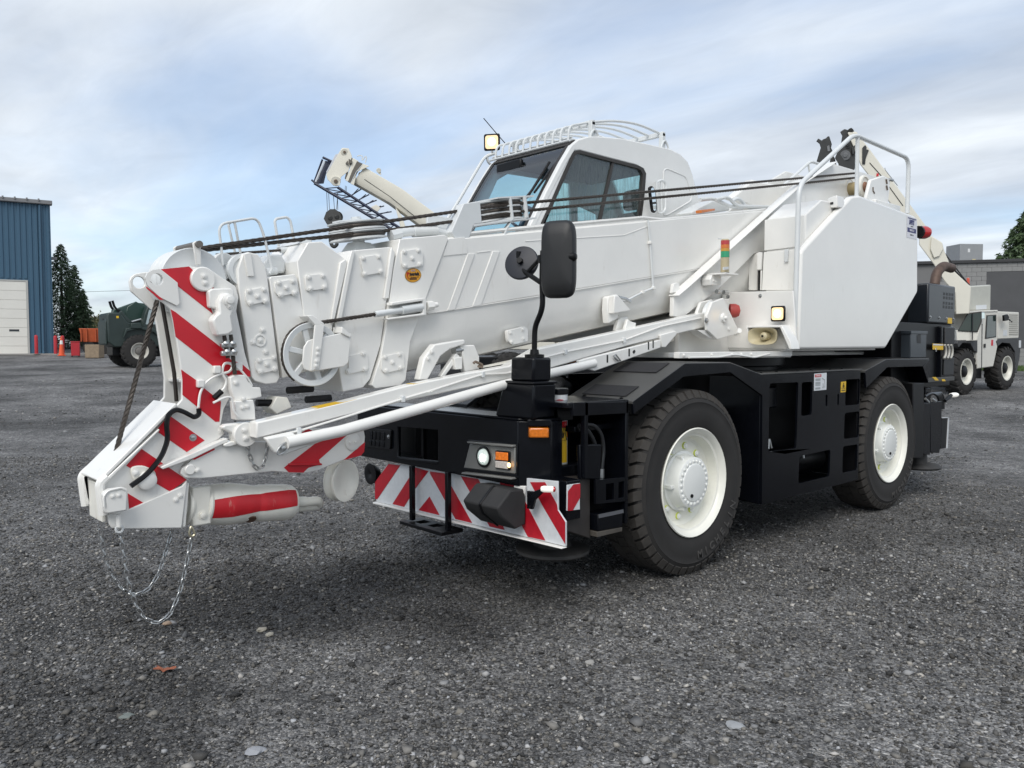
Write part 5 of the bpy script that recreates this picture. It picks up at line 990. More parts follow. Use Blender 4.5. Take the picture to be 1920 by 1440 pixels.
# ---- flat sheave stacks and the hoist ropes above the boom
def flat_sheave(cen, rad, n, gap, nm, par=crane):
    o = None
    for k in range(n):
        c = cen + BNRM * (k - (n - 1) / 2) * gap; q = part(nm if o is None else 'sheave', MB().lathe(c, BNRM, [(0, -.02), (rad * .9, -.02), (rad, -.026), (rad, -.020), (rad * .86, -.008), (rad * .86, .008), (rad, .020), (rad, .026), (rad * .9, .02), (0, .02)], 44), GREYW, par if o is None else o); o = o or q
        part('rope_turn', MB().tube([c + (V((1, 0, 0)) * math.cos(t) + BDIR * math.sin(t)) * rad * .9 for t in np.linspace(0, 2 * math.pi, 40, endpoint=False)], .011, n=6, closed=True), ROPE, o)
    return o
cs = pt('c', 378, 800, x=.24); fs = flat_sheave(cs, rpx(cs, 54), 2, rpx(cs, 17), 'rope_guide_sheave')
part('guide_top_plate', MB().prism([V((x_, (cs + BNRM * .06 + BDIR * y_).y, (cs + BNRM * .06 + BDIR * y_).z)) for x_, y_ in ((.20, -.14), (.28, -.14), (.28, .02), (.20, .02))], BNRM * .008), GREYW, fs); part('guide_pin', MB().cyl(cs - BNRM * .18, cs + BNRM * .075, .035, n=18).cyl(cs + BNRM * .068, cs + BNRM * .085, .03, n=6), GREYW, fs)
part('guide_post', MB().hexa([cs - BNRM * .07 + V((x_, y_, 0)) for x_, y_ in ((-.05, -.05), (.05, -.05), (.05, .05), (-.05, .05))], [cs - BNRM * .20 + V((x_, y_, 0)) for x_, y_ in ((-.12, -.14), (.12, -.14), (.12, .14), (-.12, .14))]), GREYW, fs, bevel=.004)
cs2 = pt('c', 1290, 672, x=.26); f2 = flat_sheave(cs2, rpx(cs2, 46), 3, rpx(cs2, 11.5), 'boom_rope_sheave')
part('sheave_plate', MB().prism([cs2 + BNRM * rpx(cs2, 19) + V((x_, 0, 0)) + BDIR * y_ for x_, y_ in ((-.17, -.15), (.17, -.15), (.17, .19), (-.17, .19))], BNRM * .010).prism([cs2 - BNRM * rpx(cs2, 19) + V((x_, 0, 0)) + BDIR * y_ for x_, y_ in ((-.17, -.15), (.17, -.15), (.17, .19), (-.17, .19))], -BNRM * .010), GREYW, f2)
for l in ((1365, 655), (1455, 645)): c = pt('c', *l, x=.42); part('plate_spacer', MB().cyl(c - BNRM * rpx(c, 20), c + BNRM * rpx(c, 20), .018 if l[0] > 1400 else .013, n=12), GREYW, f2)
br = part('sheave_bracket', MB().prism([V((.36, p.y, p.z)) for p in pts('c', [(1065, 622), (1170, 607), (1182, 748), (1130, 756), (1078, 908), (1040, 905), (985, 805)], x=.44)], (.075, 0, 0)), GREYW, bevel=.004)
part('bracket_deck', MB().prism([V((.05, p.y, p.z)) for p in pts('c', [(1130, 756), (1385, 722), (1375, 738), (1128, 772)], x=.44)], (.385, 0, 0)), GREYW, br, bevel=.003)
part('bracket_leg', MB().prism([V((.40, p.y, p.z)) for p in pts('c', [(1340, 780), (1372, 735), (1312, 885), (1300, 880)], x=.44)], (.035, 0, 0)), GREYW, br, bevel=.003)
part('bracket_far', MB().prism([V((.02, p.y, p.z)) for p in pts('c', [(1065, 640), (1370, 700), (1372, 735), (1312, 885), (1078, 908)], x=.44)], (.02, 0, 0)), GREYW, br, bevel=.003)
r1a, r1b, r1c = pt('p', 372, 466, x=.40), pt('c', 1180, 650, x=.40), pt('p', 985, 380.5, x=.42)
WX = .66; wd = pt('u', 740, 690, x=WX - .10)
part('hoist_rope', rope([pt('p', 372, 466, x=.36), pt('c', 560, 738, x=.36), r1b, r1c, pt('u', 745, 682, x=WX - .1)], .0118, pitch=.16, seg=8), ROPE, boom)
part('hoist_rope', rope([pt('p', 372, 470, x=.34), pt('c', 560, 797, x=.36), pt('c', 1180, 712, x=.40), pt('p', 985, 395.5, x=.42), pt('u', 740, 745, x=WX - .1)], .0118, pitch=.16, seg=8), ROPE, boom)
part('thin_rope', rope([pt('j', 120, 565, x=.2), pt('j', 700, 525, x=.2)], .008), ROPE, boom); part('rope_ferrule', MB().cyl(pt('j', 700, 525, x=.2), pt('j', 980, 505, x=.2), .017, n=12), GREYW, boom)
# items on top between collars
part('top_block', MB().prism([V((.08, p.y, p.z)) for p in pts('j', [(545, 640), (610, 560), (710, 560), (755, 640), (745, 730), (560, 735)], x=.30)], (.22, 0, 0)), GREYW, boom, bevel=.012)
part('top_tube', MB().cyl(pt('j', 570, 720, x=.30), pt('j', 660, 710, x=.30), .022, n=14), GREYW, boom); part('rear_top_block', MB().prism([V((.06, p.y, p.z)) for p in pts('j', [(870, 465), (930, 420), (985, 425), (990, 470)], x=.36)], (.3, 0, 0)), GREYW, boom, bevel=.008)
part('small_sheave', MB().lathe(V((.26, *pt('j', 185, 650, x=.28).yz)), (1, 0, 0), [(0, 0), (.055, 0), (.06, .006), (.052, .02), (.06, .034), (.055, .04), (0, .04)], 28), GREYW, head); part('small_drum', MB().cyl(pt('j', 170, 720, x=.34), pt('j', 250, 745, x=.22), .045, n=20), GREYW, head)
part('gap_fill', MB().prism([V((.05, p.y, p.z)) for p in pts('c', [(460, 920), (880, 860), (880, 960), (460, 1000)], x=.3)], (.25, 0, 0)), mat('dusty_white', (.5, .49, .45)), boom)
hsx = fillet(pts('c', [(620, 815), (720, 800), (880, 798), (980, 830)], x=.36), .1); part('corrugated_hose', MB().tube([p for p in hsx], .03, n=12), GREYW, boom)
hh_ = pts('c', [(735, 803), (880, 797)], x=.36)
for i in range(22): c = hh_[0].lerp(hh_[1], i / 21); part('hose_ring', MB().lathe(c, hh_[1] - hh_[0], [(.03, -.004), (.036, 0), (.03, .004)], 14), GREYW, boom)
part('hose_coupling', MB().cyl(pt('c', 590, 830, x=.36), pt('c', 650, 815, x=.36), .036, n=8), GREYW, boom)
# tube handrails on the boom tip
rl = part('tip_handrail', MB().rtube(pts('j', [(185, 660), (165, 480), (140, 290), (490, 230), (545, 370), (625, 690), (600, 735)], x=.36), rpx(pt('j', 300, 250, x=.36), 2.6), .05), GREYW)
part('rail_leg', MB().rtube(pts('j', [(290, 540), (228, 282), (285, 262), (340, 550)], x=.30), rpx(pt('j', 300, 250, x=.3), 2.4), .03), GREYW, rl)
part('tip_handrail', MB().rtube(pts('j', [(685, 490), (648, 262), (665, 240), (760, 225), (790, 260), (832, 490)], x=.16), rpx(pt('j', 700, 250, x=.16), 2.6), .04), GREYW)
# hook plates on the boom side: inverted V mount, wedge mount, bolted plates
vm = hx('f', [(535, 105), (600, 20), (795, -12), (795, 20), (700, 50), (640, 95), (555, 250), (500, 250)], XB + .012, .06, nm='jib_mount', bevel=.008)
hx('f', [(765, 30), (855, 22), (888, 95), (888, 180), (795, 200), (780, 80)], XB + .012, .045, nm='mount_fork', par=vm, bevel=.006); hx('f', [(640, 225), (740, 75), (765, 95), (660, 235)], XB + .012, .04, nm='mount_web', par=vm, bevel=.006); hx('f', [(725, 108), (778, 98), (778, 178), (735, 182)], XB + .02, .05, nm='mount_pad', par=vm, bevel=.004)
part('mount_roller', MB().cyl(pt('f', 722, 62, x=XB + .03), pt('f', 770, 54, x=XB + .03), .028, n=18), STEEL, vm)
for b in ((580, 68), (556, 112)): bolt(vm, V((XB + .072, *pt('f', *b, x=XB + .07).yz)), .012)
hd = pts('f', [(850, 140), (862, 130), (905, 150), (905, 165), (880, 160)], x=XB + .10); part('pin_handle', MB().tube(fillet(hd, .02), .009, n=8), mat('rusty_steel', (.22, .17, .13), .5, metal=.6), vm)
wm_ = hx('d', [(1098, 1225), (1160, 1205), (1170, 1260), (1165, 1360), (1100, 1395), (1093, 1300)], XB, .06, nm='wedge_mount', bevel=.008); hx('d', [(1135, 1330), (1245, 1310), (1165, 1215), (1140, 1215)], XB, .11, nm='mount_gusset', par=wm_, bevel=.006)
hx('d', [(1165, 1370), (1185, 1355), (1225, 1350), (1240, 1440), (1150, 1440)], XB + .02, .04, nm='mount_cheek', par=wm_, bevel=.006); hx('d', [(1225, 1365), (1245, 1380), (1280, 1390), (1270, 1440), (1205, 1440)], XB + .08, .03, nm='mount_cheek', par=wm_, bevel=.006)
part('hose_clamp', MB().tube(pts('d', [(1165, 1225), (1210, 1235), (1240, 1255)], x=XB + .05), .014, n=6), STEEL, wm_)
bp2 = part('bolt_plate', MB().prism(rect_round([V((XB - .012, p.y, p.z)) for p in pts('p', [(948, 620), (980, 612), (987, 618), (987, 640), (958, 647), (950, 640)], x=XB)], .01, 2), (.03, 0, 0)), WHITE, boom, bevel=.003)
for b in ((957, 624), (980, 618), (959, 641), (981, 635)): bolt(boom, V((XB + .018, *pt('p', *b, x=XB + .018).yz)), .011)
# cradle tray under the boom
part('boom_rest', MB().prism([V((XB - .10, p.y, p.z)) for p in pts('p', [(905, 690), (1130, 640), (1260, 600), (1265, 640), (1020, 672)], x=XB)], (.10, 0, 0)), WHITE2, boom, bevel=.01)
for l in ((1365, 1070), (1485, 1130)):
    c = pt('a', *l, x=.36); part('black_grip', MB().cyl(c, c + V((0, .16, .004)), .020, n=12), GRIP, arm, bevel=.004)
part('roller_box', MB().prism([V((.30, p.y, p.z)) for p in pts('a', [(1260, 1185), (1300, 1108), (1370, 1115), (1398, 1180), (1300, 1225)], x=.42)], (.12, 0, 0)), WHITE2, arm, bevel=.006); part('arm_rod', MB().cyl(pt('a', 1170, 1150, x=.38), pt('a', 1290, 1150, x=.38), .02, n=12), BLACKM, arm)

# ------------------------------------------------------------------ jib stowed along the side
XJ = .52
ju = part('jib_beam', plate_x(px_([(481, 792), (640, 755), (768, 722), (870, 701), (955, 686), (1009, 654), (1130, 628), (1321, 586), (1324, 613), (1180, 648), (1035, 690), (955, 711), (768, 750), (640, 782), (481, 823)], XJ + .09), XJ, XJ + .09), WHITE, bevel=.008)
cpx = px_([(495, 822), (560, 808), (640, 784), (700, 765), (755, 748), (800, 735), (860, 716), (905, 702), (955, 700), (1015, 672), (1060, 660), (1110, 650), (1170, 638), (1240, 612), (1315, 596)], XJ + .10)
part('jib_cable', MB().tube(fillet(cpx, .05), .006, n=6), WHITE, ju)
for i in (1, 4, 7, 10, 12): part('cable_clip', MB().box(XJ + .09, XJ + .112, cpx[i].y - .012, cpx[i].y + .012, cpx[i].z - .018, cpx[i].z + .018), GREYW, ju, bevel=.003)
part('yellow_mark', plate_x(px_([(590, 767), (670, 748), (670, 750), (590, 769)], XJ + .09), XJ + .02, XJ + .088), YELLOW, ju)
part('yellow_mark', MB().prism([V((XJ + .01, p.y, p.z + .002)) for p in px_([(768, 721.2), (795, 716)], XJ + .05)] + [V((XJ + .085, p.y, p.z + .002)) for p in px_([(795, 716), (768, 721.2)], XJ + .05)], (0, 0, .002)), YELLOW, ju)
part('yellow_mark', MB().prism([V((XJ + .01, p.y, p.z + .002)) for p in px_([(590, 765), (672, 747)], XJ + .05)] + [V((XJ + .085, p.y, p.z + .002)) for p in px_([(672, 747), (590, 765)], XJ + .05)], (0, 0, .002)), YELLOW, ju)
tb = px_([(537, 830), (640, 808), (943, 722), (1023, 702), (1114, 681)], XJ + .14); jl = part('jib_strut', MB().tube(tb, rpx(tb[1], 11), n=18), WHITE)
part('strut_bar', plate_x(px_([(1085, 677), (1100, 672), (1239, 637), (1239, 652), (1115, 696), (1098, 690)], XJ + .15), XJ + .115, XJ + .15), WHITE, jl, bevel=.006)
part('strut_shoe', plate_x(px_([(498, 822), (552, 812), (560, 822), (640, 806), (640, 815), (548, 848), (530, 855), (514, 848)], XJ + .13), XJ + .10, XJ + .13), WHITE, jl, bevel=.008)
sp = pt('b', 1340, 275, x=XJ + .135); part('shoe_ring', MB().tube([sp + V((.004, .035 * math.cos(t), .022 * math.sin(t) + .02 * math.cos(t))) for t in np.linspace(0, 2 * math.pi, 22, endpoint=False)], .005, n=6, closed=True), STEEL, jl); bolt(jl, sp, .018, m=STEEL)
for l in ((1710, 112), (1850, 72)): c = pt('f', *l, x=XJ + .15); part('slot', MB().box(XJ + .149, XJ + .1515, c.y - .008, c.y + .008, c.z - .028, c.z + .028), PRINT, jl)
for l in ((1882, 65),): part('hole_mark', MB().cyl(pt('f', *l, x=XJ + .149), pt('f', *l, x=XJ + .149) + V((.003, 0, 0)), .012, n=12), PRINT, jl)
hdl = pts('f', [(1750, 95), (1765, 85), (1795, 125), (1780, 125), (1760, 110)], x=XJ + .165); part('pin_handle', MB().tube(hdl, .006, n=6, closed=True), STEEL, jl)
for l in ((645, 480), (740, 440), (770, 430)):
    c = pt('g', *l, x=XJ + .15); part('slot', MB().box(XJ + .149, XJ + .1515, c.y - .007, c.y + .007, c.z - .03, c.z + .03) if l[0] != 645 else MB().cyl(c, c + V((.003, 0, 0)), .012, n=12), PRINT, jl)
part('hanger_plate', plate_x(pts('g', [(820, 370), (920, 343), (928, 365), (855, 450), (830, 450)], x=XJ + .12), XJ + .09, XJ + .115), WHITE, ju, bevel=.006)
# amber lamp behind the jib
am = pts('g', [(195, 520), (295, 505), (295, 540), (197, 558)], x=XJ - .05); part('amber_marker', plate_x(am, XJ - .10, XJ - .03), AMBER, bevel=.01)
# end sheave casing
dr = part('jib_sheave_case', plate_x(pts('g', [(1115, 250), (1150, 160), (1222, 132), (1320, 338), (1318, 362), (1182, 400), (1120, 340)], x=XJ + .17), XJ + .14, XJ + .17), WHITE, bevel=.006)
part('case_far', plate_x(pts('g', [(1045, 265), (1085, 160), (1155, 140), (1250, 345), (1120, 395), (1060, 340)], x=XJ + .04), XJ + .0, XJ + .03), WHITE, dr, bevel=.006)
cc = pt('g', 1175, 262, x=XJ + .1); part('case_sheave', MB().lathe(V((XJ + .05, cc.y, cc.z)), (1, 0, 0), [(0, 0), (rpx(cc, 30), 0), (rpx(cc, 33), .006), (rpx(cc, 29), .03), (rpx(cc, 33), .054), (rpx(cc, 30), .06), (0, .06)], 36), GREYW, dr)
part('case_hub', MB().lathe(V((XJ + .17, cc.y, cc.z)), (1, 0, 0), [(.040, 0), (.036, .02), (.016, .022), (.014, .04), (0, .042)], 20), WHITE, dr); part('case_bottom', plate_x(pts('g', [(1120, 340), (1182, 400), (1140, 390), (1060, 340)], x=XJ + .15), XJ + .03, XJ + .14), WHITE, dr, bevel=.004)
part('case_foot', MB().cyl(pt('g', 1300, 362, x=XJ + .1), pt('g', 1325, 342, x=XJ + .18), .022, n=12), WHITE, dr); bolt(dr, V((XJ + .17, *pt('g', 1255, 332, x=XJ + .17).yz)), .014); bolt(dr, V((XJ + .17, *pt('g', 1112, 278, x=XJ + .17).yz)), .018, m=STEEL)
rb = pt('g', 1262, 215, x=XJ + .05); part('red_buffer', MB().lathe(rb, (.75, .66, 0), [(rpx(rb, 13), 0), (rpx(rb, 13), .05), (rpx(rb, 10), .08), (0, .095)], 24), mat('faded_red_rubber', (.42, .06, .05), .5, var=.1), dr)

# ------------------------------------------------------------------ chains
lk = MB(); lp = []
for t in np.linspace(0, 2 * math.pi, 16, endpoint=False):
    c, s_ = math.cos(t), math.sin(t); lp.append(V((0.0085 * s_, 0, .010 * c + (.0105 if c > 0 else -.0105))))
LINK = lk.tube(lp, .0035, n=6, closed=True).mesh('link'); LINK.materials.append(STEEL)
def chain(nm, path, k=1.0, pitch=.034):
    path = fillet(path, .12, 8); L = [0]
    for i in range(1, len(path)): L.append(L[-1] + (path[i] - path[i - 1]).length)
    n_ = int(L[-1] / pitch); root = None; j_ = 0
    for i in range(n_):
        s_ = pitch * (i + .5)
        while j_ < len(path) - 2 and s_ > L[j_ + 1]: j_ += 1
        p = path[j_].lerp(path[j_ + 1], (s_ - L[j_]) / max(1e-6, L[j_ + 1] - L[j_])); d_ = (path[j_ + 1] - path[j_]).normalized()
        M_ = axis_matrix(p, d_, k, up=(1, 0, 0.01)) @ Matrix.Rotation(math.pi / 2 * (i % 2) + .5, 4, 'Z')
        o = obj(nm if root is None else 'link', LINK, STEEL, crane if root is None else root, world=M_); root = root or o
    return root
chain('retaining_chain', pts('b', [(290, 800), (312, 930), (330, 1060), (358, 1190), (372, 1225), (400, 1300), (450, 1372), (530, 1405), (612, 1350), (680, 1200), (730, 970), (752, 850)], x=XN + .02))
chain('retaining_chain', pts('b', [(165, 800), (200, 1000), (250, 1110), (310, 1190), (390, 1220), (470, 1190), (540, 1090), (600, 900), (630, 795)], x=XN - .16))
chain('short_chain', pts('b', [(1108, 250), (1125, 330), (1165, 405), (1205, 400), (1235, 320), (1240, 235)], x=XN + .06), pitch=.03)
cb = pts('b', [(748, 770), (775, 830), (750, 848), (735, 828)], x=XN + .02); part('carabiner', MB().tube(rect_round(cb, .02), .006, n=6, closed=True), mat('brass_zinc', (.5, .46, .34), .35, metal=.8), ball)
part('chain_shackle', MB().tube([pt('b', 288, 795, x=XN + .03) + V((0, .016 * math.cos(t), .016 * math.sin(t))) for t in np.linspace(0, 6.28, 14, endpoint=False)], .006, n=6, closed=True), GREYW, lb)
# ------------------------------------------------------------------ the white crane: slewing body
part('slew_deck', MB().prism([V((-1.0, .55, 1.585)), V((.45, .55, 1.585)), V((.95, 1.25, 1.585)), V((.97, 1.62, 1.585)), V((.60, 1.62, 1.585)), V((.60, 4.1, 1.585)), V((-1.0, 4.1, 1.585))], (0, 0, .045)), WHITE, bevel=.006)
dpl = pts('g', [(930, 488), (1000, 484), (1290, 478), (1500, 480)], x=.97); part('deck_edge_rail', MB().box(.93, .98, dpl[0].y, 1.62, 1.595, 1.64), WHITE, bevel=.004)
for i, l in enumerate(((970, 500), (1150, 470), (1280, 470), (1340, 468), (1405, 468))): c = pt('g', *l, x=.985); bolt(crane, V((.982, c.y, 1.617)), .012)
wire('g', [(1000, 515), (1200, 512), (1290, 495), (1420, 515), (1520, 490)], 1.0, .008, WHITE, 'deck_cable', crane)
part('slew_base', MB().prism([V((-.30, p.y, p.z)) for p in pts('p', [(1273, 600), (1273, 662), (1480, 662), (1480, 560), (1340, 560)], x=.46)], (.76, 0, 0)), WHITE, bevel=.008)
# derrick frame beside the boom
FRM = px_([(1262, 593), (1263, 556), (1280, 541), (1494, 349), (1560, 306), (1640, 330), (1640, 470), (1450, 470), (1415, 475), (1350, 540), (1315, 568), (1278, 598)], .50)
frm = part('derrick_frame', plate_x(FRM, .46, .50), WHITE, bevel=.006); part('derrick_frame_far', plate_x(FRM, -.06, -.02), WHITE, frm, bevel=.006)
fl0 = px_([(1262, 556), (1280, 541), (1494, 349), (1560, 306)], .50)
for p, q in zip(fl0, fl0[1:]): cross(p, q, .455, .56, .012, 'frame_flange', WHITE, frm)
part('frame_lug', plate_x(pts('e', [(70, 1130), (80, 1070), (100, 1062), (118, 1070), (118, 1120)], x=.50), .47, .50), WHITE, frm, bevel=.004)
part('base_top', MB().loft([[V((x, yy, z)) for x, z in ((XB, ztop(yy) + .0), (XB, zbot(yy) + .2), (XF, zbot(yy) + .2), (XF, ztop(yy)))] for yy in (2.75, 3.6)]), WHITE, boom, bevel=.02)
part('frame_hump', plate_x(pts('e', [(455, 520), (590, 398), (640, 410), (780, 440), (960, 380), (1100, 400), (1100, 520), (700, 620)], x=.20), .10, .20), WHITE, frm, bevel=.02)
part('boom_hose', MB().rtube(pts('e', [(250, 530), (330, 520), (440, 575), (520, 580)], x=.30), .018, .08), GREYW, boom); part('boom_hose', MB().rtube(pts('e', [(350, 530), (430, 510), (480, 570), (690, 575)], x=.32), .016, .08), GREYW, boom); part('boom_hose', MB().rtube(pts('e', [(450, 540), (500, 515), (545, 580), (690, 578)], x=.28), .016, .08), GREYW, boom)
part('top_cover', plate_x(pts('e', [(190, 610), (330, 535), (440, 560), (440, 600), (200, 625)], x=.24), .06, .24), GREYW, boom, bevel=.01); part('amber_marker', plate_x(pts('e', [(255, 595), (345, 585), (348, 600), (258, 615)], x=.36), .30, .36), AMBER, boom, bevel=.006)

# left housing: big side panel with folded edge
XH = HW
HP = px_([(1504, 469), (1597, 368), (1612, 366), (1716, 405), (1721, 416), (1721, 548), (1661, 653), (1497, 655)], XH)
hou = part('side_housing', plate_x(rect_round(HP, .035), XH - .07, XH), mat('glossy_white_paint', (.81, .80, .765), .16, var=.03, vscale=2, grime=.22, gcol=(.45, .40, .32), coat=.6, bump=.05, bscale=1.6), bevel=.022, seg=3)
# body behind it
y_h0 = 1.72
bl = at(1436, 500, y=y_h0).x; zt0 = at(1437, 411, y=y_h0).z; zb0 = at(1437, 546, y=y_h0).z
BODY = [V((0, y_h0, zb0 - .5)), V((0, y_h0, zt0)), V((0, y_h0 + .28, zt0 + .16)), V((0, 2.42, 3.0)), V((0, HP[3].y - .1, HP[3].z - .06)), V((0, HP[5].y - .1, HP[5].z)), V((0, HP[6].y - .08, HP[6].z))]
bod = part('housing_body', MB().prism([V((bl, p.y, p.z)) for p in BODY], (XH - .071 - bl, 0, 0)), WHITE, bevel=.012)
# front doors: seams, latch, side strips
def fdoor(l, y, th=.012, m=WHITE, nm='front_panel', par=bod, bevel=.004): return part(nm, MB().prism([V((p.x, y, p.z)) for p in pts('e', l, y=y)], (0, -th, 0)), m, par, bevel=bevel)
fdoor([(668, 660), (925, 630), (925, 828), (665, 858)], y_h0 - .001); fdoor([(662, 866), (925, 850), (925, 1112), (650, 1112)], y_h0 - .001)
fdoor([(798, 850), (822, 848), (818, 930), (796, 932)], y_h0 - .014, .02, GREYW, 'latch', bod); fdoor([(628, 870), (655, 868), (650, 980), (624, 982)], y_h0 + .0, .03, WHITE, 'hinge_post'); fdoor([(570, 900), (625, 870), (622, 1112), (568, 1112)], y_h0 + .10, .02, WHITE, 'recess_panel'); fdoor([(626, 985), (636, 985), (634, 1112), (624, 1112)], y_h0 + .02, .01, PRINT, 'seam', bevel=0)
fdoor([(648, 985), (655, 985), (652, 1112), (645, 1112)], y_h0 + .015, .03, WHITE, 'hinge_post')
# lower front plate with lamp, horn
YL = 1.42
lo = pts('p', [(1354, 548), (1487, 545), (1494, 655), (1357, 652)], y=YL); lw = part('lower_front_panel', plate_y(lo, YL, YL + .02), WHITE, bevel=.004)
part('lower_box', MB().box(lo[0].x, XH - .075, YL + .02, 3.2, 1.64, lo[0].z - .02), WHITE, bevel=.008)
for l in ((430, 1152), (636, 1147)): bolt(lw, pt('e', *l, y=YL), .012, (0, -1, 0), STEEL)
for l in ((1242, 428), (1250, 125), (1458, 120)): bolt(lw, pt('g', *l, y=YL), .012, (0, -1, 0), STEEL)
def work_light(c, nrm, sz, par, glow=9, nm='work_light'):
    nrm = V(nrm).normalized(); t_ = V((0, 0, 1)).cross(nrm).normalized(); u_ = nrm.cross(t_)
    M_ = Matrix.Translation(c) @ Matrix((t_, u_, nrm)).transposed().to_4x4()
    b = MB().hexa([V((x, y, -sz * .75)) for x, y in ((-.6 * sz, -.6 * sz), (.6 * sz, -.6 * sz), (.6 * sz, .6 * sz), (-.6 * sz, .6 * sz))], [V((x, y, 0)) for x, y in ((-sz, -sz), (sz, -sz), (sz, sz), (-sz, sz))]); w = obj(nm, b, BLACKM, par, bevel=sz * .22, world=M_)
    obj('lens', MB().prism(rect_round([V((x, y, .001)) for x, y in ((-.72 * sz, -.72 * sz), (.72 * sz, -.72 * sz), (.72 * sz, .72 * sz), (-.72 * sz, .72 * sz))], sz * .3), (0, 0, .006)), mat('lamp_lens_warm_%d' % glow, (.9, .75, .5), .2, emit=(1, .55, .18), estr=glow * .07), w, world=M_)
    obj('bulb', MB().lathe((0, 0, .008), (0, 0, 1), [(sz * .5, 0), (sz * .45, .004), (sz * .3, .008), (0, .010)], 24), mat('lamp_bulb_warm_%d' % glow, (1, .9, .7), .2, emit=(1, .66, .26), estr=glow * .28), w, world=M_)
    return w
c = pt('e', 748, 1262, y=YL - .09); work_light(c, (0, -1, 0), rpx(c, 16), lw, 8)
hq = pts('e', [(545, 1338), (780, 1335), (835, 1440), (845, 1490), (830, 1490), (770, 1350), (560, 1352), (565, 1385)], y=YL - .12); hb = part('horn_bracket', MB().prism([V((p.x, YL - .14, p.z)) for p in hq], (0, .14, 0)), WHITE, lw, bevel=.003)
hc = pt('g', 1487, 378, y=YL - .10); HORN = mat('beige_horn', (.48, .42, .27), .5, var=.06)
def rr_ring(cx, cz, hw, hh, y, n=28, e=3.2):
    out = []
    for i in range(n):
        t = 2 * math.pi * i / n; c_, s_ = math.cos(t), math.sin(t); out.append(V((cx + hw * math.copysign(abs(c_) ** (2 / e), c_), y, cz + hh * math.copysign(abs(s_) ** (2 / e), s_))))
    return out
hw_, hh2 = rpx(hc, 30), rpx(hc, 16)
horn = part('horn', MB().loft([rr_ring(hc.x, hc.z, hw_ * k1, hh2 * k1, hc.y + dy) for k1, dy in ((.25, .10), (.45, .07), (.75, .02), (1.0, -.03), (1.0, -.04), (.93, -.038), (.70, .0), (.4, .04), (.3, .05))], caps=False), HORN, lw, smooth=50)
part('horn_back', MB().cyl((hc.x, hc.y + .045, hc.z), (hc.x, hc.y + .05, hc.z), hh2 * .8, n=20), HORN, horn); part('horn_plug', MB().lathe(hc + V((0, .04, 0)), (0, -1, 0), [(hh2 * .52, 0), (hh2 * .45, .06), (hh2 * .2, .075), (0, .076)], 20), HORN, horn); part('horn_pin', MB().cyl(hc + V((0, -.035, 0)), hc + V((0, -.04, 0)), .010, n=12), BLACKM, horn)
# handrails
part('housing_handrail', MB().rtube(px_([(1497, 640), (1491, 615), (1493, 512), (1498, 347), (1601, 252), (1704, 297), (1701, 400)], XH - .04), .0215, .12, n=12), GREYW)
part('handrail_post', MB().tube(px_([(1608, 256), (1606, 368)], XH - .04), .0185, n=10), GREYW)
c = pt('e', 895, 935, x=XH - .06); part('handrail_clamp', MB().box(XH - .09, XH - .02, c.y - .03, c.y + .05, c.z - .03, c.z + .03), GREYW, bevel=.006)
part('far_handrail', MB().rtube(px_([(1465, 372), (1466, 350), (1520, 302), (1562, 317), (1566, 335)], .1), .016, .08), GREYW); part('far_handrail_post', MB().tube(px_([(1515, 306), (1519, 325)], .1), .013, n=8), GREYW)
# light tower
lt = pt('p', 1359, 513, x=.66); rl_ = rpx(lt, 8.3); zz = lambda py: at(1359, py, x=.66).z
tow = part('signal_tower', MB().cyl((lt.x, lt.y, zz(511)), (lt.x, lt.y, zz(483)), rl_ * .95, n=24), mat('tower_beige', (.45, .38, .24), .35, coat=.4))
for a, b, nm, cc_ in ((451, 459, 'red_lens', (.45, .03, .03)), (459, 466, 'orange_lens', (.60, .16, .02)), (466, 471.5, 'amber_lens', (.55, .28, .03)), (471.5, 483, 'green_lens', (.02, .30, .14))): part(nm, MB().cyl((lt.x, lt.y, zz(b)), (lt.x, lt.y, zz(a)), rl_, n=24), mat('tower_' + nm, cc_, .2, coat=.6), tow, bevel=.002)
part('tower_cap', MB().lathe((lt.x, lt.y, zz(451)), (0, 0, 1), [(rl_, 0), (rl_ * .8, .012), (0, .016)], 24), mat('tower_beige', (.45, .38, .24)), tow); part('tower_foot', MB().cyl((lt.x, lt.y, zz(513)), (lt.x, lt.y, zz(511)), rl_, n=20), PRINT, tow)
part('tower_label', MB().prism([V((lt.x + rl_ * .9, p.y, p.z)) for p in px_([(1355, 501), (1364, 500), (1364, 505), (1355, 506)], lt.x + rl_ * .9)], (.012, 0, 0)), REFW, tow)
part('tower_guard', MB().rtube([V((lt.x - .02, lt.y + .07, zz(513))), V((lt.x - .02, lt.y + .07, zz(447))), V((lt.x - .06, lt.y - .02, zz(446)))], .006, .03), GREYW, tow)
part('tower_shelf', MB().box(lt.x - .12, lt.x + .07, lt.y - .10, lt.y + .10, zz(516), zz(513)), WHITE, tow, bevel=.003); part('tower_arm', plate_x(pts('e', [(315, 1040), (330, 1005), (385, 1005), (385, 1075), (320, 1080)], x=.60), .51, .60), WHITE, tow, bevel=.006)
for l in ((335, 1050), (350, 1055)): bolt(tow, V((.60, *pt('e', *l, x=.60).yz)), .010)
for l in ((355, 1120), (400, 1125)): c = pt('e', *l, x=.55); part('hose_fitting', MB().cyl(c, c + V((0, .06, .0)), .02, n=8), STEEL, frm)
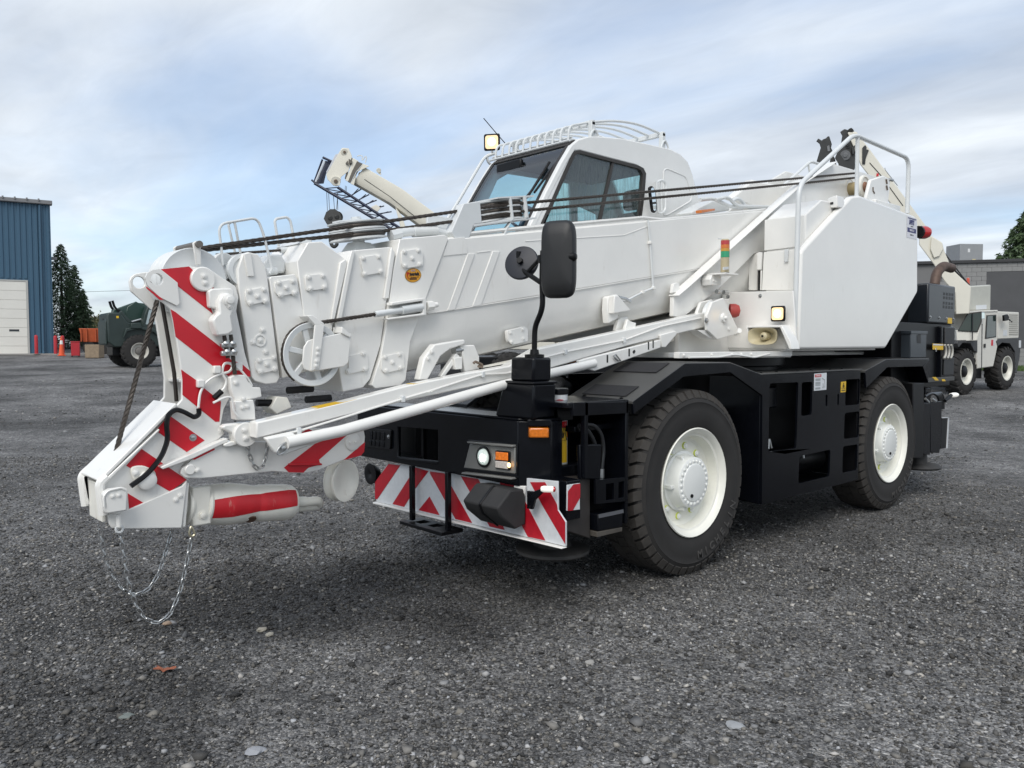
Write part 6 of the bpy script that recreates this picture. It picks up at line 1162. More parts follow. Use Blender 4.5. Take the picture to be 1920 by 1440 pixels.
# winch
wc = pt('u', 872, 868, x=WX); wr_ = rpx(wc, 21.5)
win = part('winch_drum', MB().lathe(V((WX - .42, wc.y, wc.z)), (1, 0, 0), [(0, 0), (wr_ * .55, 0), (wr_ * .55, .42), (0, .42)], 28), mat('rope_drum', (.34, .27, .14), .6, var=.2, grime=.4))
for x_ in (WX - .02, WX - .19, WX - .43): part('drum_flange', MB().lathe(V((x_, wc.y, wc.z)), (1, 0, 0), [(0, 0), (wr_, 0), (wr_ * 1.03, .012), (wr_, .03), (wr_ * .85, .034), (wr_ * .8, .022), (0, .022)], 36), WHITE2, win)
part('drum_hub', MB().lathe(V((WX + .0, wc.y, wc.z)), (1, 0, 0), [(wr_ * .45, 0), (wr_ * .4, .02), (wr_ * .25, .03), (0, .03)], 20), mat('rusty_hub', (.20, .10, .06), .7, var=.3), win)
wp = part('winch_bracket', plate_x(pts('u', [(960, 768), (1135, 712), (1225, 768), (1190, 1125), (1100, 1130), (895, 1035)], x=WX + .12), WX + .08, WX + .12), WHITE, bevel=.012)
for l in ((1160, 765), (1165, 850)): part('bracket_slot', MB().tube(pts('u', [l, (l[0] + 12, l[1] + 60)], x=WX + .122), .012, n=6), mat('slot_brown', (.12, .09, .07), .7), wp)
part('bracket_slot', MB().tube(pts('u', [(985, 870), (985, 920), (1005, 955)], x=WX + .122), .008, n=6), mat('slot_brown', (.12, .09, .07)), wp); part('bracket_pin', MB().cyl(pt('u', 1200, 765, x=WX + .12), pt('u', 1250, 778, x=WX + .12), .016, n=10), STEEL, wp)
part('winch_cheek', plate_x(pts('u', [(410, 985), (450, 820), (540, 790), (560, 990)], x=WX - .45), WX - .47, WX - .44), WHITE, wp, bevel=.006); part('winch_base', MB().box(bl + .01, XH - .2, wc.y - .28, wc.y + .35, wc.z - .34, wc.z - .19), WHITE, wp, bevel=.01)
lb_ = part('level_box', MB().prism([V((p.x, y_h0 + .45, p.z)) for p in pts('u', [(362, 1050), (375, 1020), (495, 978), (500, 1010), (510, 1140), (410, 1150), (400, 1080)], y=y_h0 + .45)], (0, .14, 0)), WHITE, bevel=.006); part('level_window', MB().prism([V((p.x, y_h0 + .449, p.z)) for p in pts('u', [(395, 1080), (450, 1070), (450, 1100), (398, 1108)], y=y_h0 + .449)], (0, -.004, 0)), PRINT, lb_)
# maker decal and tail lamp
dec = px_([(1700.5, 405), (1719, 410.5), (1718.5, 449), (1700, 445)], XH + .001); dpar = part('dealer_decal', MB().prism([p + V((.0005, 0, 0)) for p in dec], (.0008, 0, 0)), mat('decal_white', (.70, .70, .74), .4))
def on2(u_, v_, e=.0018): return dec[0].lerp(dec[1], u_).lerp(dec[3].lerp(dec[2], u_), v_) + V((e, 0, 0))
def dbox(u0, v0, u1, v1, m, nm): return part(nm, MB().prism([on2(u0, v0), on2(u1, v0), on2(u1, v1), on2(u0, v1)], (.0006, 0, 0)), m, dpar)
dbox(.10, .04, .92, .09, BLUEP, 'decal_bar'); dbox(.05, .52, .92, .73, BLUEP, 'decal_bar')
hgt = (dec[0] - dec[3]).length; wid = (dec[1] - dec[0]).length
text('EMPIRE', hgt * .30, on2(.46, .25), (0, 1, 0), (0, 0, 1), BLUEP, dpar, ext=.0008, sx=.62, shear=.25, bold=.004); text('CRANE CO', hgt * .075, on2(.5, .44), (0, 1, 0), (0, 0, 1), PRINT, dpar, ext=.0008, sx=.8); text('1 800 842 1571', hgt * .15, on2(.49, .63, .0026), (0, 1, 0), (0, 0, 1), mat('decal_white', (.7, .7, .74)), dpar, ext=.0008, sx=.58); text('EMPIRE.CO', hgt * .09, on2(.5, .85), (0, 1, 0), (0, 0, 1), PRINT, dpar, ext=.0008, sx=.9)
tc_ = pt('p', 1727, 436, x=.95); part('tail_lamp_base', MB().lathe(tc_ - V((0, .02, 0)), (0, 1, 0), [(0, -.07), (rpx(tc_, 11), -.07), (rpx(tc_, 11), .0), (0, .0)], 20), BLACKM); part('tail_beacon', MB().lathe(tc_ - V((0, .02, 0)), (.6, .8, 0), [(rpx(tc_, 12), .0), (rpx(tc_, 12), .06), (rpx(tc_, 9), .10), (0, .115)], 24), REDLENS)
# oval sticker on the boom
oc = pt('c', 735, 1084, x=XB + .0125); ow, oh = rpx(oc, 18.5) * .98, rpx(oc, 13)
def oval(k, x, t, m, nm, par): return part(nm, MB().prism([V((x, oc.y + ow * k * math.cos(a), oc.z + oh * k * math.sin(a) + ow * k * math.cos(a) * .10)) for a in np.linspace(0, 2 * math.pi, 40, endpoint=False)], (t, 0, 0)), m, par)
ov = oval(1.06, XB + .0125, .0008, mat('cream_edge', (.68, .55, .36), .4), 'oval_sticker', crane); oval(1.0, XB + .0134, .0006, PRINT, 'sticker_ring', ov); oval(.955, XB + .0141, .0006, mat('orange_yellow', (.72, .33, .02), .4, var=.08), 'sticker_field', ov)
rt2, upv = V((0, 1, .10)), V((0, 0, 1)); xo = XB + .0155
text('R', oh * 1.15, V((xo, oc.y - ow * .60, oc.z - oh * .14)), rt2, upv, mat('sticker_red', (.45, .03, .01), .4), ov, bold=.004, sx=.85); text('ivertek', oh * .62, V((xo, oc.y + ow * .16, oc.z + oh * .18)), rt2, upv, PRINT, ov, bold=.002, sx=.92); text('Services Ltd.', oh * .30, V((xo, oc.y + ow * .20, oc.z - oh * .24)), rt2, upv, mat('brown_print', (.14, .06, .01), .5), ov, sx=.95)
text('CRANE', oh * .22, V((xo, oc.y - ow * .03, oc.z + oh * .66)), rt2, upv, mat('pale_print', (.7, .5, .45), .5), ov, bold=.002)
for k in (-.50, -.66): part('fine_print', MB().prism([V((xo, oc.y + ow * .45 * a, oc.z + oh * k + ow * .45 * a * .1 + b)) for a, b in ((-1, 0), (1, 0), (1, .006), (-1, .006))], (.0003, 0, 0)), mat('brown_print', (.14, .06, .01)), ov)

# ------------------------------------------------------------------ cab
XC, XCF = -.06, -1.10
D = lambda l, x=XC: pts('d', l, x=x)
OUT = D([(585, 790), (610, 735), (700, 545), (800, 355), (868, 242), (910, 208), (960, 193), (1040, 190), (1180, 203), (1340, 235), (1500, 272), (1565, 305), (1612, 355), (1640, 430), (1668, 540), (1697, 645), (1690, 760)])
low = 1.72
SIDE = OUT + [V((XC, OUT[-1].y, low)), V((XC, OUT[0].y + .02, low))]
wo_ = [(668, 752), (720, 640), (800, 455), (870, 300), (888, 284), (915, 281), (1100, 330), (1290, 378), (1322, 395), (1340, 430), (1330, 560), (1312, 712)]
wi_ = [(692, 748), (740, 640), (818, 460), (882, 318), (895, 305), (920, 302), (1100, 350), (1280, 396), (1305, 408), (1318, 438), (1308, 560), (1292, 712)]
WHO = D(wo_)
CABW = mat('cab_white', (.74, .745, .73), .40, var=.03, vscale=4, grime=.15, gcol=(.52, .49, .43), coat=.2)
cab = part('cab', plate_x(SIDE, XC - .04, XC, [WHO]), CABW, bevel=.010)
FARW = [[V((0, a, b)) for a, b in l] for l in ([(-.36, 2.60), (-.02, 3.20), (.12, 3.28), (.95, 3.30), (.98, 2.60)], [(1.06, 2.60), (1.06, 3.10), (1.36, 3.04), (1.44, 2.60)])]
part('cab_far_side', plate_x(SIDE, XCF, XCF + .04, FARW), CABW, cab, bevel=.01)
def strip(P_, m, nm, x0=XCF + .04, x1=XC - .04, th=.03, par=cab, bevel=.0):
    g = MB(); n = len(P_); inn = []
    for i in range(n):
        t_ = (P_[min(i + 1, n - 1)] - P_[max(i - 1, 0)]).normalized(); nn = V((0, -t_.z, t_.y)); inn.append(P_[i] - nn * th)
    rg = [[V((x0, p.y, p.z)), V((x1, p.y, p.z)), V((x1, q.y, q.z)), V((x0, q.y, q.z))] for p, q in zip(P_, inn)]
    return part(nm, g.loft(rg), m, par, bevel=bevel, smooth=45)
strip(OUT[5:13], CABW, 'cab_roof'); strip(OUT[12:], CABW, 'cab_back', -.62, XC - .04); strip(OUT[12:], CABW, 'cab_back', XCF + .04, -1.0); strip(OUT[15:] + [V((XC, OUT[-1].y, low))], CABW, 'cab_back', -1.0, -.62)
part('cab_floor', MB().box(XCF + .04, XC - .04, OUT[0].y + .05, OUT[-1].y, low, low + .05), BLACKM, cab); part('cab_front_low', MB().box(XCF + .04, XC - .04, OUT[0].y, OUT[0].y + .03, low, OUT[0].z), CABW, cab)
def glass(name, tint, refl=1.0, film=0, ior=1.6):
    m = bpy.data.materials.new(name); m.use_nodes = True; nt = m.node_tree; nt.nodes.clear(); L = nt.links.new
    o = nt.nodes.new('ShaderNodeOutputMaterial'); tr = nt.nodes.new('ShaderNodeBsdfTransparent'); tr.inputs[0].default_value = (*tint, 1); gl = nt.nodes.new('ShaderNodeBsdfGlossy'); gl.inputs['Roughness'].default_value = .03; gl.inputs['Color'].default_value = (refl, refl, refl, 1)
    ge = nt.nodes.new('ShaderNodeNewGeometry'); F0 = ((ior - 1) / (ior + 1)) ** 2 * 2       # Schlick, both faces of a thin pane
    def mm(op, a, b):
        q = nt.nodes.new('ShaderNodeVectorMath' if op == 'DOT_PRODUCT' else 'ShaderNodeMath'); q.operation = op
        for i, v in enumerate((a, b)):
            if isinstance(v, (int, float)): q.inputs[i].default_value = v
            elif v is not None: L(v, q.inputs[i])
        return q.outputs['Value'] if op == 'DOT_PRODUCT' else q.outputs[0]
    sch = mm('ADD', mm('MULTIPLY', mm('POWER', mm('SUBTRACT', 1.0, mm('ABSOLUTE', mm('DOT_PRODUCT', ge.outputs['Normal'], ge.outputs['Incoming']), None)), 5.0), 1 - F0), F0)
    mx_ = nt.nodes.new('ShaderNodeMixShader'); L(sch, mx_.inputs[0]); L(tr.outputs[0], mx_.inputs[1]); L(gl.outputs[0], mx_.inputs[2]); out = mx_.outputs[0]
    if film:     # streaks on the pane: condensation, and dark tree reflections painted into the film
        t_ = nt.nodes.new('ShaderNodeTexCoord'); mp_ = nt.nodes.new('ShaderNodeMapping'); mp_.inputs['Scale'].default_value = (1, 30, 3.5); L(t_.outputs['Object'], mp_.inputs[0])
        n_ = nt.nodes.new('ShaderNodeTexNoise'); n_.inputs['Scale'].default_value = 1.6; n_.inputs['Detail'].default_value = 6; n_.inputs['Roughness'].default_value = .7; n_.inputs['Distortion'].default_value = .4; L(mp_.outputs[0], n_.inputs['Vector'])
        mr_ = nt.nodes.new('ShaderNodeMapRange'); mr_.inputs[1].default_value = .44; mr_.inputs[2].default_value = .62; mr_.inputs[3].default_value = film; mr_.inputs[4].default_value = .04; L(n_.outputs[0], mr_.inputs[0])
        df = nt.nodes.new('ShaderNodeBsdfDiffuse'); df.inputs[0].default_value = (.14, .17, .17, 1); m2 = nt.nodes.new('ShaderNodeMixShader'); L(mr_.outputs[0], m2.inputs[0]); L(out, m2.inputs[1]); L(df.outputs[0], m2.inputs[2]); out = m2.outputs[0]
    L(out, o.inputs[0]); return m
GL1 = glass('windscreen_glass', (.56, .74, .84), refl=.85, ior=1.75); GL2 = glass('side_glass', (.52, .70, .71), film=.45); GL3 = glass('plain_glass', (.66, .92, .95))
FRB = mat('window_rubber', (.030, .027, .025), .55)
sw_ = part('side_window', MB().prism([V((XC - .030, p.y, p.z)) for p in WHO], (.036, 0, 0), [[V((XC - .030, p.y, p.z)) for p in D(wi_)]]), FRB, cab, bevel=.003)
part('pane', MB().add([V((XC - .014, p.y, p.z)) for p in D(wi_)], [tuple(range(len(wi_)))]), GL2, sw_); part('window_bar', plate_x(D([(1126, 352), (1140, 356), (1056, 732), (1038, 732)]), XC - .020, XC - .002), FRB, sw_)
for w_ in FARW: part('far_pane', MB().add([V((XCF + .02, p.y, p.z)) for p in w_], [tuple(range(len(w_)))]), GL3, cab)
part('rear_pane', MB().add([V((x_, p.y - .01, p.z)) for x_, p in ((-1.0, OUT[12]), (-.62, OUT[12]), (-.62, OUT[15]), (-1.0, OUT[15]))], [(0, 1, 2, 3)]), GL3, cab)
# windscreen
WS = [OUT[0], OUT[1], OUT[2], OUT[3], OUT[4], OUT[5]]; part('windscreen', MB().add([V((x_, p.y, p.z)) for p in WS for x_ in (XCF + .06, XC - .065)], [(2 * i, 2 * i + 1, 2 * i + 3, 2 * i + 2) for i in range(len(WS) - 1)]), GL1, cab)
for x0, x1, mm, nm in ((XC - .075, XC - .04, FRB, 'pillar_seal'), (XCF + .04, XCF + .075, FRB, 'pillar_seal')): strip([p + V((0, -.004, .002)) for p in WS], mm, nm, x0, x1, .03)
strip([p + V((0, -.006, .003)) for p in OUT[4:6]], FRB, 'screen_header', XCF + .05, XC - .05, .03)
strip([p + V((0, -.003, .001)) for p in OUT[:5]], CABW, 'front_pillar', XC - .045, XC + .004, .05, bevel=.008)
# interior
INT = mat('cab_interior', (.050, .060, .075), .7); SEAT = mat('seat_fabric', (.030, .031, .034), .9)
sy = at(1130 * S0 + 820, 600 * S0 + 200, x=-.55).y; sz_ = 2.72
part('seat', MB().box(-.82, -.34, sy - .30, sy + .22, sz_ - .45, sz_ - .30), SEAT, cab, bevel=.05); part('seat_back', MB().hexa([(-.80, sy + .16, sz_ - .32), (-.36, sy + .16, sz_ - .32), (-.36, sy + .28, sz_ - .32), (-.80, sy + .28, sz_ - .32)], [(-.76, sy + .30, sz_ + .28), (-.40, sy + .30, sz_ + .28), (-.40, sy + .38, sz_ + .28), (-.76, sy + .38, sz_ + .28)]), SEAT, cab, bevel=.05); part('headrest', MB().box(-.70, -.46, sy + .30, sy + .39, sz_ + .30, sz_ + .50), SEAT, cab, bevel=.04)
part('dashboard', MB().box(XCF + .06, XC - .06, OUT[1].y + .06, OUT[1].y + .34, low + .05, OUT[1].z - .06), INT, cab, bevel=.04)
swc = V((-.58, OUT[1].y + .42, OUT[1].z + .12)); swn = V((0, .55, .84)); part('steering_wheel', MB().tube([swc + (V((1, 0, 0)) * math.cos(t) + swn.cross(V((1, 0, 0))) * math.sin(t)) * .19 for t in np.linspace(0, 6.283, 30, endpoint=False)], .014, n=8, closed=True).tube([swc - V((.19, 0, 0)), swc + V((.19, 0, 0))], .012).tube([swc, swc - swn * .35], .03), INT, cab)
part('headliner', MB().box(XCF + .05, XC - .05, OUT[6].y + .1, OUT[10].y, OUT[6].z - .10, OUT[6].z - .08), INT, cab); part('back_lining', MB().box(-.60, XC - .05, OUT[-2].y - .22, OUT[-2].y - .20, low, low + 1.1), INT, cab)
mr0 = pt('d', 465, 385, x=-.75); part('inner_mirror', MB().box(mr0.x - .16, mr0.x + .16, mr0.y - .02, mr0.y + .02, mr0.z - .045, mr0.z + .045), BLACKM, cab, bevel=.015)
# wiper
wl_ = [OUT[3] + V((-.10, -.04, .01)), OUT[2] + V((-.11, -.05, .02)), OUT[1] + V((-.20, -.05, .04))]; wi2 = part('wiper', MB().tube([p for p in wl_], .011, n=6), BLACKM, cab)
part('wiper_blade', MB().tube([OUT[4] + V((-.08, -.025, -.06)), OUT[2] + V((-.10, -.035, .0))], .010, n=6).tube([OUT[3] + V((-.14, -.03, -.03)), OUT[2] + V((-.18, -.035, -.03))], .008, n=6), BLACKM, wi2); c = wl_[2]; part('wiper_motor', MB().box(c.x - .09, c.x + .07, c.y - .05, c.y + .02, c.z - .03, c.z + .04), BLACKM, wi2, bevel=.01)
# rear quarter embossing
sm_ = D([(1450, 700), (1455, 410), (1475, 398), (1600, 450), (1640, 600), (1480, 695)], XC + .001); part('pressed_panel', MB().tube(rect_round(sm_, .06), .006, n=5, closed=True), CABW, cab)
# cab side grab handle and small mirror
part('grab_handle', MB().rtube(pts('d', [(1410, 480), (1412, 610), (1420, 690), (1465, 672), (1470, 490), (1440, 470), (1410, 488)], x=XC + .06), .011, .04), GREYW, cab); part('grab_handle', MB().tube(pts('d', [(1438, 480), (1442, 672)], x=XC + .06), .009, n=8), GREYW, cab)
sm2 = part('side_mirror', plate_x(rect_round(pts('d', [(1365, 515), (1388, 505), (1405, 540), (1418, 650), (1405, 685), (1385, 675)], x=XC + .10), .03), XC + .07, XC + .10), BLACKM, cab, bevel=.012); part('mirror_glass', plate_x(rect_round(pts('d', [(1372, 525), (1386, 516), (1398, 545), (1408, 648), (1400, 672), (1388, 664)], x=XC + .10), .02), XC + .1005, XC + .102), mat('mirror_face', (.75, .82, .84), .03, metal=1), sm2)
# roof guard
g0, g1, g2 = D([(862, 212)], XC - .04)[0], D([(1000, 95)], XC - .04)[0], D([(1452, 170)], XC - .04)[0]
x0, x1 = XC - .06, XCF - .02
def gx(p, x): return V((x, p.y, p.z))
gd_ = part('roof_guard', MB().tube([gx(g0, x0), gx(g0, x1)], .011, n=8).tube([gx(g0, x0) + V((0, .03, .03)), gx(g0, x1) + V((0, .03, .03))], .008, n=8), GREYW)
for (p, nm) in ((g1, 'guard_beam'), (g2, 'guard_beam')): part(nm, MB().box(x1, x0 + .03, p.y - .02, p.y + .02, p.z - .03, p.z + .012), GREYW, gd_, bevel=.003)
nb_ = 11
for i in range(nb_):
    x_ = x0 + (x1 - x0) * (i + .2) / nb_; k_ = g0.lerp(g1, .28); k_.z = g0.z + (g1.z - g0.z) * .62; k_.y = g0.y + (g1.y - g0.y) * .05
    part('guard_bar', MB().rtube([gx(g0, x_), gx(k_, x_), gx(g1, x_)], .010, .06), GREYW, gd_)
for i in range(8):
    x_ = x0 + (x1 - x0) * (i + .1) / 8; m1 = g1.lerp(g2, .33) + V((0, 0, .05)); m2 = g1.lerp(g2, .66) + V((0, 0, .055)); part('guard_bar', MB().tube(fillet([gx(g1, x_), gx(m1, x_), gx(m2, x_), gx(g2, x_)], .3), .012, n=8), GREYW, gd_)
for p, zr in ((g1, OUT[7].z), (g2, OUT[10].z)):
    for x_ in (x0, x1 + .05):
        part('guard_post', MB().box(x_ - .012, x_ + .03, p.y - .025, p.y + .025, zr - .06, p.z), GREYW, gd_, bevel=.004)
        part('guard_shackle', MB().rtube([V((x_ + .04, p.y - .05, zr - .04)), V((x_ + .04, p.y - .05, p.z - .12)), V((x_ + .04, p.y, p.z - .06)), V((x_ + .04, p.y + .05, p.z - .12)), V((x_ + .04, p.y + .05, zr - .04))], .010, .04), GREYW, gd_)
# far corner pole with work lamp and antenna
pl_ = part('corner_pole', MB().rtube(pts('d', [(20, 790), (60, 730), (140, 600), (290, 345), (315, 318), (370, 300)], x=XCF - .08), .014, .1), GREYW); part('pole_bracket', MB().rtube(pts('d', [(320, 310), (322, 350), (345, 375)], x=XCF - .08), .012, .03).tube(pts('d', [(120, 635), (150, 660)], x=XCF - .08), .008), GREYW, pl_)
c = pt('d', 350, 228, x=XCF - .08); wlc = work_light(c, (.55, -.8, -.05), rpx(c, 17), pl_, 5); part('lamp_stem', MB().tube(pts('d', [(352, 285), (352, 312)], x=XCF - .08), .012, n=8), STEEL, pl_)
part('antenna', MB().tube(pts('d', [(440, 240), (370, 160), (298, 75)], x=XCF - .05), .004, n=6), BLACKM, pl_)

# ------------------------------------------------------------------ mirror stand
YS = YF + .01
Kp = lambda l, y=YS: [V((p.x, y, p.z)) for p in pts('k', l, y=y)]
ztp = 1.231
fb_ = Kp([(485, 770), (880, 790), (890, 445), (575, 430)]); dx2 = lambda p, px, py: None
def tower(front, depth, shift, nm, taper=0):
    bk_ = [p + V((shift, depth, 0)) for p in front]; return part(nm, MB().hexa(front, bk_), BLACK, bevel=.014)
fr1 = Kp([(485, 765), (880, 790), (890, 442), (575, 432)]); fr1[0].z = fr1[1].z = ztp; fr1[2].z = fr1[3].z = (fr1[2].z + fr1[3].z) / 2
b1 = [V((p.x, YS + .20, p.z)) for p in fr1]; b1[2].x -= .0; st1 = part('mirror_stand', MB().hexa(fr1, b1), BLACK, bevel=.014)
fr2 = Kp([(645, 402), (885, 416), (890, 172), (652, 162)], YS + .01); fr2[2].z = fr2[3].z = (fr2[2].z + fr2[3].z) / 2; fr2[0].z = fr2[1].z = fr1[2].z + .012
part('stand_upper', MB().hexa(fr2, [V((p.x, YS + .17, p.z)) for p in fr2]), BLACK, st1, bevel=.016); part('stand_flange', MB().box(fr2[0].x - .035, fr2[1].x + .02, YS - .004, YS + .205, fr1[2].z - .002, fr1[2].z + .014), BLACK, st1, bevel=.004)
pb = V(((fr2[0].x + fr2[1].x) / 2 + .04, YS + .085, fr2[2].z)); part('pole_socket', MB().lathe(pb, (0, 0, 1), [(.062, 0), (.062, .018), (.03, .022), (.026, .05)], 24), BLACKM, st1)
YPl = pb.y; Q = lambda reg, l: [V((p.x, YPl, p.z)) for p in pts(reg, l, y=YPl)]
pole = [pb, V((pb.x, YPl, Q('c', [(1535, 1440)])[0].z))] + Q('c', [(1575, 1330), (1560, 1100), (1570, 920)]); pole = [pb] + [V((pb.x + .0, YPl, Q('p', [(1004, 640)])[0].z))] + Q('p', [(1003, 612), (1018, 578), (1016, 520), (1018, 470)])
part('mirror_pole', MB().tube(fillet(pole, .10), .0175, n=12), BLACKM, st1)
arm2 = Q('c', [(1555, 1130), (1450, 1060), (1410, 1010), (1415, 930)]); part('mirror_arm', MB().tube(fillet(arm2, .05), .016, n=10), BLACKM, st1); part('mirror_arm', MB().tube(fillet(Q('c', [(1475, 1060), (1540, 990), (1565, 960)]), .04), .013, n=8), BLACKM, st1)
# large rectangular mirror seen from behind: its back faces the crane front
mc = Q('c', [(1665, 980)])[0]; mh, mw = rpx(mc, 73), rpx(mc, 33.5)
mn = V((.42, -.90, 0)).normalized()
mt_ = V((0, 0, 1)).cross(mn).normalized()
def rring(k, off, e=5):
    out = []
    for i in range(40):
        t = 2 * math.pi * i / 40; c_, s_ = math.cos(t), math.sin(t); out.append(mc + mt_ * (mw * k * math.copysign(abs(c_) ** (2 / e), c_)) + V((0, 0, 1)) * (mh * (k if k > .5 else k) * math.copysign(abs(s_) ** (2 / e), s_)) + mn * off)
    return out
MIRB = mat('mirror_housing', (.012, .0125, .0135), .5, bump=.06, bscale=120)
mi = part('rectangular_mirror', MB().loft([rring(.90, -.055), rring(.98, -.045), rring(1.0, -.02), rring(.985, .0), rring(.90, .018), rring(.60, .030), rring(.2, .034)]), MIRB, st1, smooth=40)
part('mirror_glass', MB().prism(rring(.88, -.056), -mn * .002), mat('mirror_face', (.75, .82, .84)), st1); part('mirror_clamp', MB().cyl(Q('c', [(1565, 978)])[0], mc + mn * .0 - mt_ * 0, .028, n=12).cyl(Q('c', [(1568, 955)])[0], Q('c', [(1568, 1005)])[0], .030, n=12), BLACKM, st1); kn = mc + mt_ * mw * (1 if mt_.dot(_r) > 0 else -1); part('mirror_knob', MB().lathe(kn + V((0, 0, .01)), mt_ * (1 if mt_.dot(_r) > 0 else -1), [(.028, -.03), (.028, .0), (.016, .012), (0, .014)], 16), BLACKM, st1)
rc_ = Q('c', [(1430, 1000)])[0]; rr3 = rpx(rc_, 33); rn = V((.45, -.85, .28)).normalized()
part('round_mirror', MB().lathe(rc_, rn, [(0, -.03), (rr3 * .9, -.03), (rr3, -.02), (rr3 * 1.0, -.008), (rr3 * .95, .0), (rr3 * .6, .008), (0, .011)], 44), mat('navy_mirror_back', (.008, .010, .018), .5), st1); part('mirror_nut', MB().cyl(rc_ + rn * .0, rc_ + rn * .04, .02, n=6), BLACKM, st1)

# ------------------------------------------------------------------ rear end
XE = .92
eb = pts('n', [(285, -150), (512, -110), (515, 0), (510, 225), (280, 210)], x=XE); eb = px_([(1744, 531), (1792, 537), (1790, 608), (1740, 604)], XE)
y0e, y1e = eb[3].y, eb[1].y
eng = part('engine_cover', MB().box(-.9, XE, y0e, y1e, eb[2].z, (eb[0].z + eb[1].z) / 2), mat('slate_paint', (.0085, .0115, .016), .35, var=.1, coat=.2), bevel=.02)
for r_i in range(4):
    for c_i in range(4):
        u0, v0 = .55 + .11 * c_i, .22 + .10 * r_i + (.04 if r_i > 1 else 0); p = eb[0].lerp(eb[1], u0).lerp(eb[3].lerp(eb[2], u0), v0); part('louvre', MB().box(XE - .005, XE + .001, p.y - .03, p.y + .025, p.z - .022, p.z + .012), PRINT, eng)
for u0 in (.08, .40, .68, .95): p = eb[3].lerp(eb[2], u0); bolt(eng, V((XE, p.y, p.z + .06)), .014, m=STEEL)
q = pts('n', [(450, 165), (487, 168), (487, 218), (449, 215)], x=XE + .001); part('yellow_label', MB().prism(q, (.001, 0, 0)), YELLOW, eng)
ex = px_([(1752, 535), (1756, 512), (1768, 498), (1784, 503)], XE - .35); part('exhaust_pipe', MB().tube(fillet(ex, .10), rpx(ex[0], 9), n=18), mat('rusty_exhaust', (.10, .065, .05), .6, metal=.3, var=.3, vscale=12))
part('rear_body', MB().box(-.9, .90, 3.9, y1e - .05, 1.2, eb[2].z), BLACKM, bevel=.01); part('engine_bay', MB().box(-.9, .70, 3.2, y0e, 1.62, eb[0].z - .05), BLACKM, bevel=.01)
q = pts('n', [(400, 240), (508, 245), (500, 690), (395, 690)], x=.95); colm = part('rear_column', MB().box(.60, .95, q[0].y, q[1].y, q[2].z, q[0].z), BLACK, bevel=.01)
for l in ([(418, 250), (503, 255), (500, 395), (416, 392)], [(412, 525), (498, 515), (492, 660), (408, 665)]): part('column_panel', MB().prism([p + V((.001, 0, 0)) for p in pts('n', l, x=.95)], (.012, 0, 0)), mat('column_grey', (.030, .031, .033), .6, var=.1), colm, bevel=.004)
for i in range(3): part('coolant_hose', MB().rtube(pts('n', [(425 + 28 * i, 402), (436 + 28 * i, 440), (434 + 28 * i, 490), (418 + 28 * i, 520)], x=.97), .013, .05), mat('white_hose', (.45, .44, .40), .4), colm)
q = pts('n', [(318, 390), (410, 394), (410, 445), (318, 442)], x=.955); lab = part('warning_label', MB().prism(q, (.002, 0, 0)), YELLOW, colm); q2 = pts('n', [(322, 393), (408, 397), (408, 408), (322, 405)], x=.958); part('label_strip', MB().prism(q2, (.001, 0, 0)), REFW, lab)
part('key_ring', MB().tube([pt('n', 348, 445, x=.965) + V((0, .02 * math.cos(t), .02 * math.sin(t))) for t in np.linspace(0, 6.28, 14, endpoint=False)], .003, n=5, closed=True), STEEL, lab)
q = pts('n', [(130, 282), (268, 285), (258, 512), (123, 510)], x=1.0); tbx = part('tool_box', MB().box(.72, 1.0, q[0].y, q[1].y, q[2].z, q[0].z), mat('slate_box', (.030, .038, .047), .4, coat=.2), bevel=.008); part('box_lid', MB().box(.71, 1.008, q[0].y - .012, q[1].y + .012, q[0].z - .03, q[0].z + .004), mat('slate_box', (.03, .038, .047)), tbx, bevel=.004)
q = pts('n', [(180, 320), (215, 300), (215, 390), (182, 385)], x=1.0); part('box_stencil', MB().prism([p + V((.0015, 0, 0)) for p in q], (.0008, 0, 0)), PRINT, tbx)
q = pts('n', [(280, 695), (510, 690), (500, 712), (282, 716)], x=1.0); stp = part('rear_step', MB().box(.55, 1.0, q[0].y, q[1].y, q[2].z, q[0].z), GREYDK, bevel=.004)
for l in ([(312, 682), (345, 682), (372, 712), (340, 712)], [(395, 700), (420, 700), (432, 718), (400, 718)]): part('yellow_mark', MB().prism([p + V((.002, 0, 0)) for p in pts('n', l, x=1.0)], (.001, 0, 0)), YELLOW, stp)
for l, x0, x1 in (([(150, 735), (245, 735), (240, 1388), (150, 1388)], .60, HW), ([(240, 905), (300, 905), (298, 1360), (232, 1355)], .70, HW - .01), ([(300, 900), (400, 890), (395, 1240), (378, 1345), (300, 1340)], .70, HW - .04)):
    part('rear_outrigger', plate_x(pts('n', l, x=x1), x0, x1), BLACK if x0 != .6 else BLACKM, bevel=.008)
q = pts('n', [(405, 1035), (462, 1030), (446, 1300), (385, 1308)], x=HW - .05); rpl = part('rear_plate', plate_x(q, HW - .6, HW - .05), BLACKM, bevel=.006); q = pts('n', [(455, 1030), (463, 1030), (448, 1302), (440, 1302)], x=HW - .045); part('plate_edge', plate_x(q, HW - .055, HW - .043), REFW, rpl); q = pts('n', [(405, 1032), (462, 1030), (462, 1038), (405, 1040)], x=HW - .045); part('plate_edge', plate_x(q, HW - .055, HW - .043), REFW, rpl)
for i in range(4): part('rear_hose', MB().rtube(pts('n', [(250 + 25 * i, 850 - 8 * i), (310 + 25 * i, 815), (370 + 14 * i, 850), (385 + 9 * i, 960)], x=HW - .08 - .03 * i), .016, .1), mat('hose_rubber', (.015, .016, .018)), rpl)
for l in ((255, 870, 285, 905), (310, 870, 345, 895)): part('hose_fitting', MB().cyl(pt('n', l[0], l[1], x=HW - .02), pt('n', l[2], l[3], x=HW - .02), .014, n=8), STEEL, rpl)
